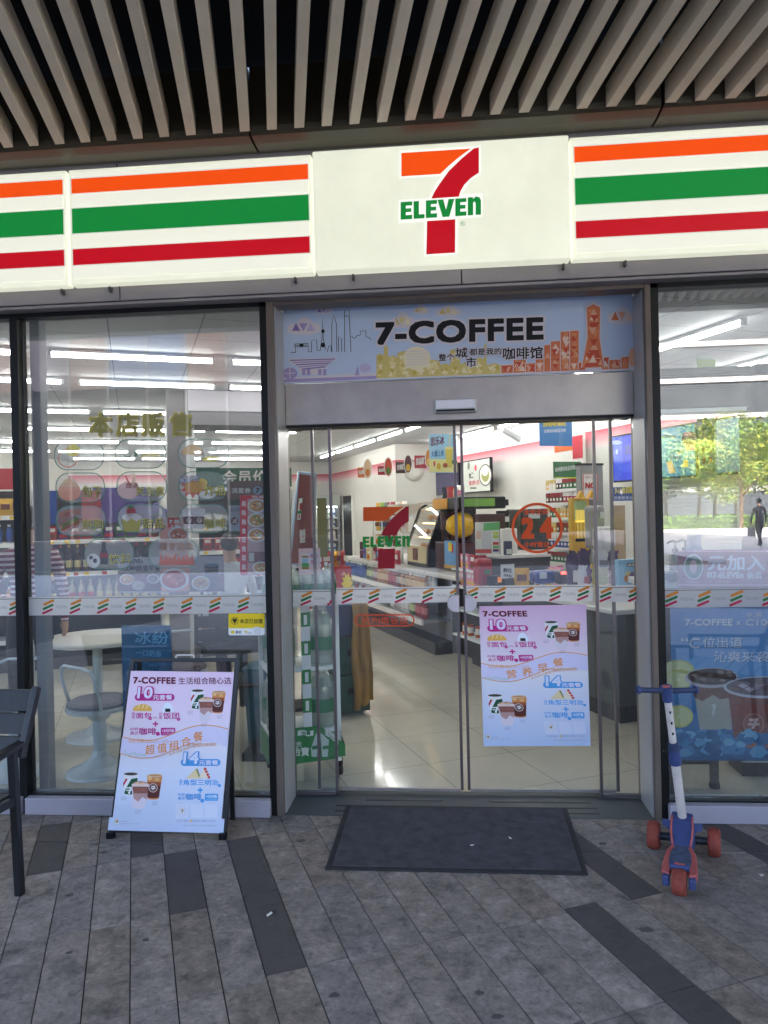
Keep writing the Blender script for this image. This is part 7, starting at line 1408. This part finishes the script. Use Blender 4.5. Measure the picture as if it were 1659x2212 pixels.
# ================================================================ PEOPLE
def person(label, loc, rz, top, legs, shoes, hair=(26, 22, 22), pose=None, h=1.0, hands=True, top_mat=None, long_hair=False):
    """one continuous skinned body; clothes are zones of it, hair and collar are children"""
    P = {'pel': (0, 0, .95), 'spi': (0, -.01, 1.13), 'che': (0, -.01, 1.32), 'nec': (0, .0, 1.46), 'hd0': (0, .015, 1.55), 'hd1': (0, .02, 1.655)}
    for s, n in ((-1, 'L'), (1, 'R')):
        P.update({'sho' + n: (s * .175, -.01, 1.385), 'elb' + n: (s * .235, -.03, 1.12), 'wri' + n: (s * .245, .05, .88), 'han' + n: (s * .245, .075, .80), 'hip' + n: (s * .09, 0, .90), 'kne' + n: (s * .10, .02, .50), 'ank' + n: (s * .105, -.01, .085), 'toe' + n: (s * .115, .13, .035)})
    P.update(pose or {})
    RAD = {'pel': .135, 'spi': .118, 'che': .13, 'nec': .052, 'hd0': .072, 'hd1': .075}
    for n in 'LR': RAD.update({'sho' + n: .058, 'elb' + n: .04, 'wri' + n: .027, 'han' + n: .034, 'hip' + n: .088, 'kne' + n: .058, 'ank' + n: .042, 'toe' + n: .034})
    keys = list(P); E = [('pel', 'spi'), ('spi', 'che'), ('che', 'nec'), ('nec', 'hd0'), ('hd0', 'hd1')]
    for n in 'LR': E += [('che', 'sho' + n), ('sho' + n, 'elb' + n), ('elb' + n, 'wri' + n), ('wri' + n, 'han' + n), ('pel', 'hip' + n), ('hip' + n, 'kne' + n), ('kne' + n, 'ank' + n), ('ank' + n, 'toe' + n)]
    vs = [Vector(P[k]) for k in keys]; rad = [RAD[k] for k in keys]; idx = {k: i for i, k in enumerate(keys)}; ed = [(idx[a], idx[b]) for a, b in E]; bone = list(E)
    for s, n in ((-1, 'L'), (1, 'R')):
        w, hnd = Vector(P['wri' + n]), Vector(P['han' + n]); d = (hnd - w).normalized(); side = d.cross(Vector((s, 0, .2))).normalized()
        for k, (o, l) in enumerate(((-.024, .066), (-.008, .076), (.008, .072), (.023, .058))):
            b = len(vs); vs += [hnd + side * o + d * l * .5 + Vector((-s * .004, 0, 0)), hnd + side * o + d * l + Vector((-s * .016, .004, 0))]; rad += [.0095, .0085]; ed += [(idx['han' + n], b), (b, b + 1)]; bone += [('wri' + n, 'han' + n)] * 2
        b = len(vs); vs += [w.lerp(hnd, .55) + side * -.035 * 1 + Vector((-s * .012, 0, 0)), w.lerp(hnd, .95) + side * -.05 + Vector((-s * .02, 0, 0))]; rad += [.0115, .0095]; ed += [(idx['wri' + n], b), (b, b + 1)]; bone += [('wri' + n, 'han' + n)] * 2
    me = bpy.data.meshes.new('person'); me.from_pydata([v * h for v in vs], ed, []); o = bpy.data.objects.new('person', me); COL.objects.link(o)
    sk = o.modifiers.new('skin', 'SKIN'); sk.use_smooth_shade = True
    for i, r in enumerate(rad):
        sv_ = me.skin_vertices[0].data[i]; k = keys[i] if i < len(keys) else ''
        sv_.radius = (r * h * (1.22 if k in ('pel', 'che') else 1), r * h * (.82 if k in ('pel', 'che', 'spi') else 1)); sv_.use_root = (i == 0)
    ss = o.modifiers.new('sub', 'SUBSURF'); ss.levels = 2; ss.render_levels = 2
    dg = bpy.context.evaluated_depsgraph_get(); nm = bpy.data.meshes.new_from_object(o.evaluated_get(dg)); bpy.data.objects.remove(o)
    sknm = pm('skin', (206, 160, 132), .5, noise=(12, .05)); mats = [top_mat or pm('cloth_%d_%d_%d' % top, top, .85, noise=(9, .12), bump=(40, .3)), pm('cloth_%d_%d_%d' % legs, legs, .85, noise=(9, .12), bump=(40, .3)), pm('shoe_%d_%d_%d' % shoes, shoes, .6, noise=(9, .08)), sknm]
    nm.materials.clear()
    for m in mats: nm.materials.append(m)
    def zone(e):
        a_, b_ = e
        if a_.startswith('ank'): return 2
        if a_.startswith(('hip', 'kne', 'pel')) and not b_.startswith('spi'): return 1
        if a_.startswith('wri') or a_ in ('nec', 'hd0'): return 3
        return 0
    seg = [(vs[a_] * h, vs[b_] * h, zone(bn)) for (a_, b_), bn in zip(ed, bone)]
    mi = []
    for p in nm.polygons:
        c = p.center; best, bz = 9e9, 0
        for a_, b_, z in seg:
            ab = b_ - a_; t = max(0, min(1, (c - a_).dot(ab) / max(ab.length_squared, 1e-9))); dd = (c - (a_ + ab * t)).length
            if dd < best: best, bz = dd, z
        mi.append(bz)
    nm.polygons.foreach_set('material_index', mi); nm.polygons.foreach_set('use_smooth', [True] * len(nm.polygons)); nm.update()
    o = bpy.data.objects.new('person', nm); COL.objects.link(o); o.location = loc; o.rotation_euler = (0, 0, rz); tag(o, label, 'person')
    M = mw(o); hc = Vector(P['hd1']) * h; hm = pm('hair_%d' % hair[0], hair, .6, noise=(40, .3))
    mb = MB(M); mb.ball((hc.x, hc.y - .018 * h, hc.z + .005 * h), .098 * h, hm, 16, 10, (.92, 1.02, 1.0)); 
    if long_hair: mb.ball((hc.x, hc.y - .05 * h, hc.z - .1 * h), .09 * h, hm, 14, 8, (.95, .7, 1.3))
    mb.build('hair', o)
    mb = MB(M); mb.ball((hc.x, hc.y + .085 * h, hc.z - .045 * h), .013 * h, sknm, 8, 6, (.8, 1.2, 1.3))
    mb.build('nose', o)
    for s in (-1, 1):
        MB(M).ball((hc.x + s * .031 * h, hc.y + .072 * h, hc.z - .022 * h), .009 * h, ink(40, 34, 32), 8, 6).build('eye', o); MB(M).ball((hc.x + s * .082 * h, hc.y + .0 * h, hc.z - .04 * h), .02 * h, sknm, 8, 6, (.4, .8, 1.4)).build('ear', o)
    MB(M).ball((hc.x, hc.y + .076 * h, hc.z - .078 * h), .016 * h, pm('lips', (166, 96, 90), .5), 8, 6, (1.4, .4, .4)).build('mouth', o)
    return o
def stripes_mat():
    m = pm('striped_cloth', (226, 206, 208), .85); t = m.node_tree; b = t.nodes['Principled BSDF']; tc = t.nodes.new('ShaderNodeTexCoord'); sp = t.nodes.new('ShaderNodeSeparateXYZ'); t.links.new(tc.outputs['Object'], sp.inputs[0])
    f = t.nodes.new('ShaderNodeMath'); f.operation = 'MULTIPLY'; f.inputs[1].default_value = 25; t.links.new(sp.outputs[2], f.inputs[0]); g_ = t.nodes.new('ShaderNodeMath'); g_.operation = 'FRACT'; t.links.new(f.outputs[0], g_.inputs[0]); k = t.nodes.new('ShaderNodeMath'); k.operation = 'GREATER_THAN'; k.inputs[1].default_value = .45; t.links.new(g_.outputs[0], k.inputs[0])
    x = t.nodes.new('ShaderNodeMix'); x.data_type = 'RGBA'; x.inputs[6].default_value = lin((222, 200, 204)) + (1,); x.inputs[7].default_value = lin((112, 26, 58)) + (1,); t.links.new(k.outputs[0], x.inputs[0]); t.links.new(x.outputs[2], b.inputs['Base Color']); return m
p = FB(*cl7(112, 1100), 2.3)
person('person in a dark red and white striped top standing inside behind the grey blue column', (p.x - .20, p.y, 0), PHI + R(10), (200, 180, 186), (38, 38, 46), (226, 222, 220), top_mat=stripes_mat(), h=1.0, pose={'elbL': (-.25, .03, 1.12), 'wriL': (-.17, .22, 1.06), 'hanL': (-.12, .29, 1.05)})
p = FB(*cl7(1320, 1100), 2.6)
person('person in a white t-shirt with short dark hair facing the shelves inside', (p.x, p.y, 0), PHI + R(4), (222, 224, 224), (60, 66, 84), (90, 90, 96), h=.86, pose={'elbR': (.25, .06, 1.12), 'wriR': (.2, .26, 1.10), 'hanR': (.17, .33, 1.12)})
# the walker and the photographer stand in front of the shop and show in the glass
def mir(x, y, D): q = FY(x, y, D); return Vector((q.x, 8.06 - D, 0))
q = mir(1642, 1180, 29)
o = person('person in dark hooded clothes walking across the plaza, mirrored in the right window', q, R(172), (64, 64, 72), (52, 52, 60), (90, 86, 86), pose={'kneL': (-.10, .14, .52), 'ankL': (-.10, .20, .12), 'toeL': (-.11, .33, .06), 'kneR': (.10, -.06, .50), 'ankR': (.10, -.28, .16), 'toeR': (.10, -.18, .06), 'elbR': (.26, .02, 1.12), 'wriR': (.27, .06, .88)}, h=1.06)
wb = thing('hand_bag', 'grey bag carried by the person walking across the plaza', 'bag', q + Vector((-.32, .05, .42))); MB(mw(wb)).box(-.13, .13, -.05, .05, 0, .34, pm('bag_grey', (120, 124, 136), .6)).tube([(-.07, 0, .34), (-.05, 0, .43), (.05, 0, .43), (.07, 0, .34)], .008, m_black).build('body', wb)
person('person with dark trousers and white sneakers taking the picture, mirrored in the doors', (.02, -.42, 0), R(0), (52, 54, 62), (26, 26, 30), (224, 222, 220), h=1.0, pose={'elbL': (-.23, .08, 1.20), 'wriL': (-.10, .30, 1.44), 'hanL': (-.075, .345, 1.50), 'elbR': (.23, .08, 1.20), 'wriR': (.10, .30, 1.44), 'hanR': (.075, .345, 1.50), 'kneL': (-.11, .10, .50), 'ankL': (-.12, .12, .085), 'toeL': (-.16, .25, .035), 'ankR': (.11, -.05, .085), 'toeR': (.15, .08, .035)})
MB().box(-.04, .04, -.055, -.046, 1.515, 1.675, m_black).build('phone', label='black phone held up by the person taking the picture', cat='phone')

# ================================================================ ACROSS THE PLAZA (seen in the glass)
m_leafs = [pm('leaf_yellow', (140, 146, 58), .6, noise=(3, .3)), pm('leaf_green', (96, 126, 54), .6, noise=(3, .3)), pm('leaf_dark', (40, 70, 36), .6, noise=(3, .3))]; m_trunk = pm('bark', (72, 58, 48), .9, noise=(6, .3))
def tree(loc, h, r, li, label, seed):
    q = random.Random(seed); t = thing('tree', label, 'tree', loc, q.uniform(0, 6), 'trees across the plaza'); M = mw(t); mb = MB(M)
    mb.cyl((0, 0, 0), (.1, 0, h * .5), .16, m_trunk, .09, n=10)
    for k in range(5): a_ = k * 1.26; mb.cyl((.06, 0, h * (.28 + .05 * k)), (r * .6 * math.cos(a_), r * .6 * math.sin(a_), h * (.55 + .06 * k)), .07, m_trunk, .025, n=7)
    mb.build('trunk', t); mb = MB(M); vs, fs, n = [], [], 0
    cl_ = [(r * .75 * math.cos(a_) * q.uniform(.3, 1), r * .75 * math.sin(a_) * q.uniform(.3, 1), h * q.uniform(.42, .92), r * q.uniform(.28, .5)) for a_ in [q.uniform(0, 6.28) for _ in range(16)]]
    for mt in (m_leafs[li], m_leafs[(li + 1) % 3]):
        vs, fs = [], []
        for _ in range(2600):
            c = q.choice(cl_); d = Vector((q.gauss(0, 1), q.gauss(0, 1), q.gauss(0, 1))).normalized() * c[3] * q.uniform(.55, 1.05); p_ = Vector(c[:3]) + d
            u_ = Vector((q.gauss(0, 1), q.gauss(0, 1), q.gauss(0, 1))).normalized(); w_ = u_.orthogonal().normalized(); s_ = q.uniform(.07, .17); k = len(vs)
            vs += [p_ - u_ * s_, p_ + w_ * s_ * .5, p_ + u_ * s_, p_ - w_ * s_ * .5]; fs.append((k, k + 1, k + 2, k + 3))
        mb.add(vs, fs, mt)
    mb.build('crown', t); return t
kindl = ('yellow green leafy tree', 'mid green leafy tree', 'dark green leafy tree')
for k, (px, D, h, r, li) in enumerate(((1545, 56, 6.4, 2.6, 0), (1600, 52, 7.4, 3.0, 0), (1668, 58, 7.6, 3.2, 1), (1510, 64, 8.5, 3.2, 2), (1760, 55, 7, 3, 0), (1440, 60, 7, 2.8, 1), (1860, 60, 8, 3.2, 2), (1340, 66, 8, 3, 1), (1590, 66, 9, 3.4, 2))):
    tree(mir(px, 1110, D), h, r, li, '%s beyond the plaza, %s' % (kindl[li], ('in front of the taller ones', 'fullest crown in the middle', 'right of the yellow one', 'tall at the left', 'far right', 'near the left end', 'at the right end', 'furthest left', 'behind the rest')[k]), k)
h_ = thing('hedge', 'low clipped green hedge running along the far side of the plaza', 'hedge', (25, -45, 0)); mb = MB(); q = random.Random(2); vs, fs = [], []
MB().box(4, 48, -45.4, -44.6, 0, .75, pm('hedge_core', (30, 44, 24), .9)).build('stems', h_)
for _ in range(5000):
    p_ = Vector((q.uniform(4, 48), q.uniform(-45.5, -44.4), q.uniform(.05, .95))); u_ = Vector((q.gauss(0, 1), q.gauss(0, 1), q.gauss(0, 1))).normalized(); w_ = u_.orthogonal().normalized(); s_ = .13; k = len(vs); vs += [p_ - u_ * s_, p_ + w_ * s_ * .6, p_ + u_ * s_, p_ - w_ * s_ * .6]; fs.append((k, k + 1, k + 2, k + 3))
mb.add(vs, fs, m_leafs[1]); mb.build('leaves', h_)
m_opp = pm('painted_shade_wall', (52, 56, 62), .9, noise=(.6, .2), spec=.08); m_oppw = pm('opp_wall', (120, 120, 124), .6, noise=(1, .1))  # shade is put into this dark wall colour
ob = thing('opposite_building', 'wide building opposite, its front coloured dark as if shaded, with band of coloured panels, mirrored in the left window', 'building', (-24, -46, 0))
MB().box(-66, 12, -60, -46, 0, 15.8, m_opp).build('wall', ob); q = random.Random(4)
for k in range(25):
    x0 = -65 + 3.05 * k; mt = pm('panel_%d' % (k * 7 % 5), [(108, 84, 80), (84, 100, 134), (96, 92, 104), (76, 96, 134), (104, 86, 82)][k * 7 % 5], .5)
    MB().box(x0 + .08, x0 + 2.97, -45.99, -45.9, 11.4, 15.3, mt).build('panel', ob)
    MB().box(x0 - .1, x0 + .06, -45.99, -45.8, 0, 15.8, m_oppw).build('fin', ob)
o2 = thing('sky_block', 'added long dark block behind the trees, keeping bright sky out of the reflection', 'building', (45, -72, 0))
MB().box(12.5, 95, -84, -72, 0, 24, m_opp).build('wall', o2)  # added block, hides bright sky from the right window's reflection
for k in range(5): MB().box(12.5, 95, -71.99, -71.8, 3.8 * k + 3, 3.8 * k + 3.5, m_oppw).build('floor_band', o2)
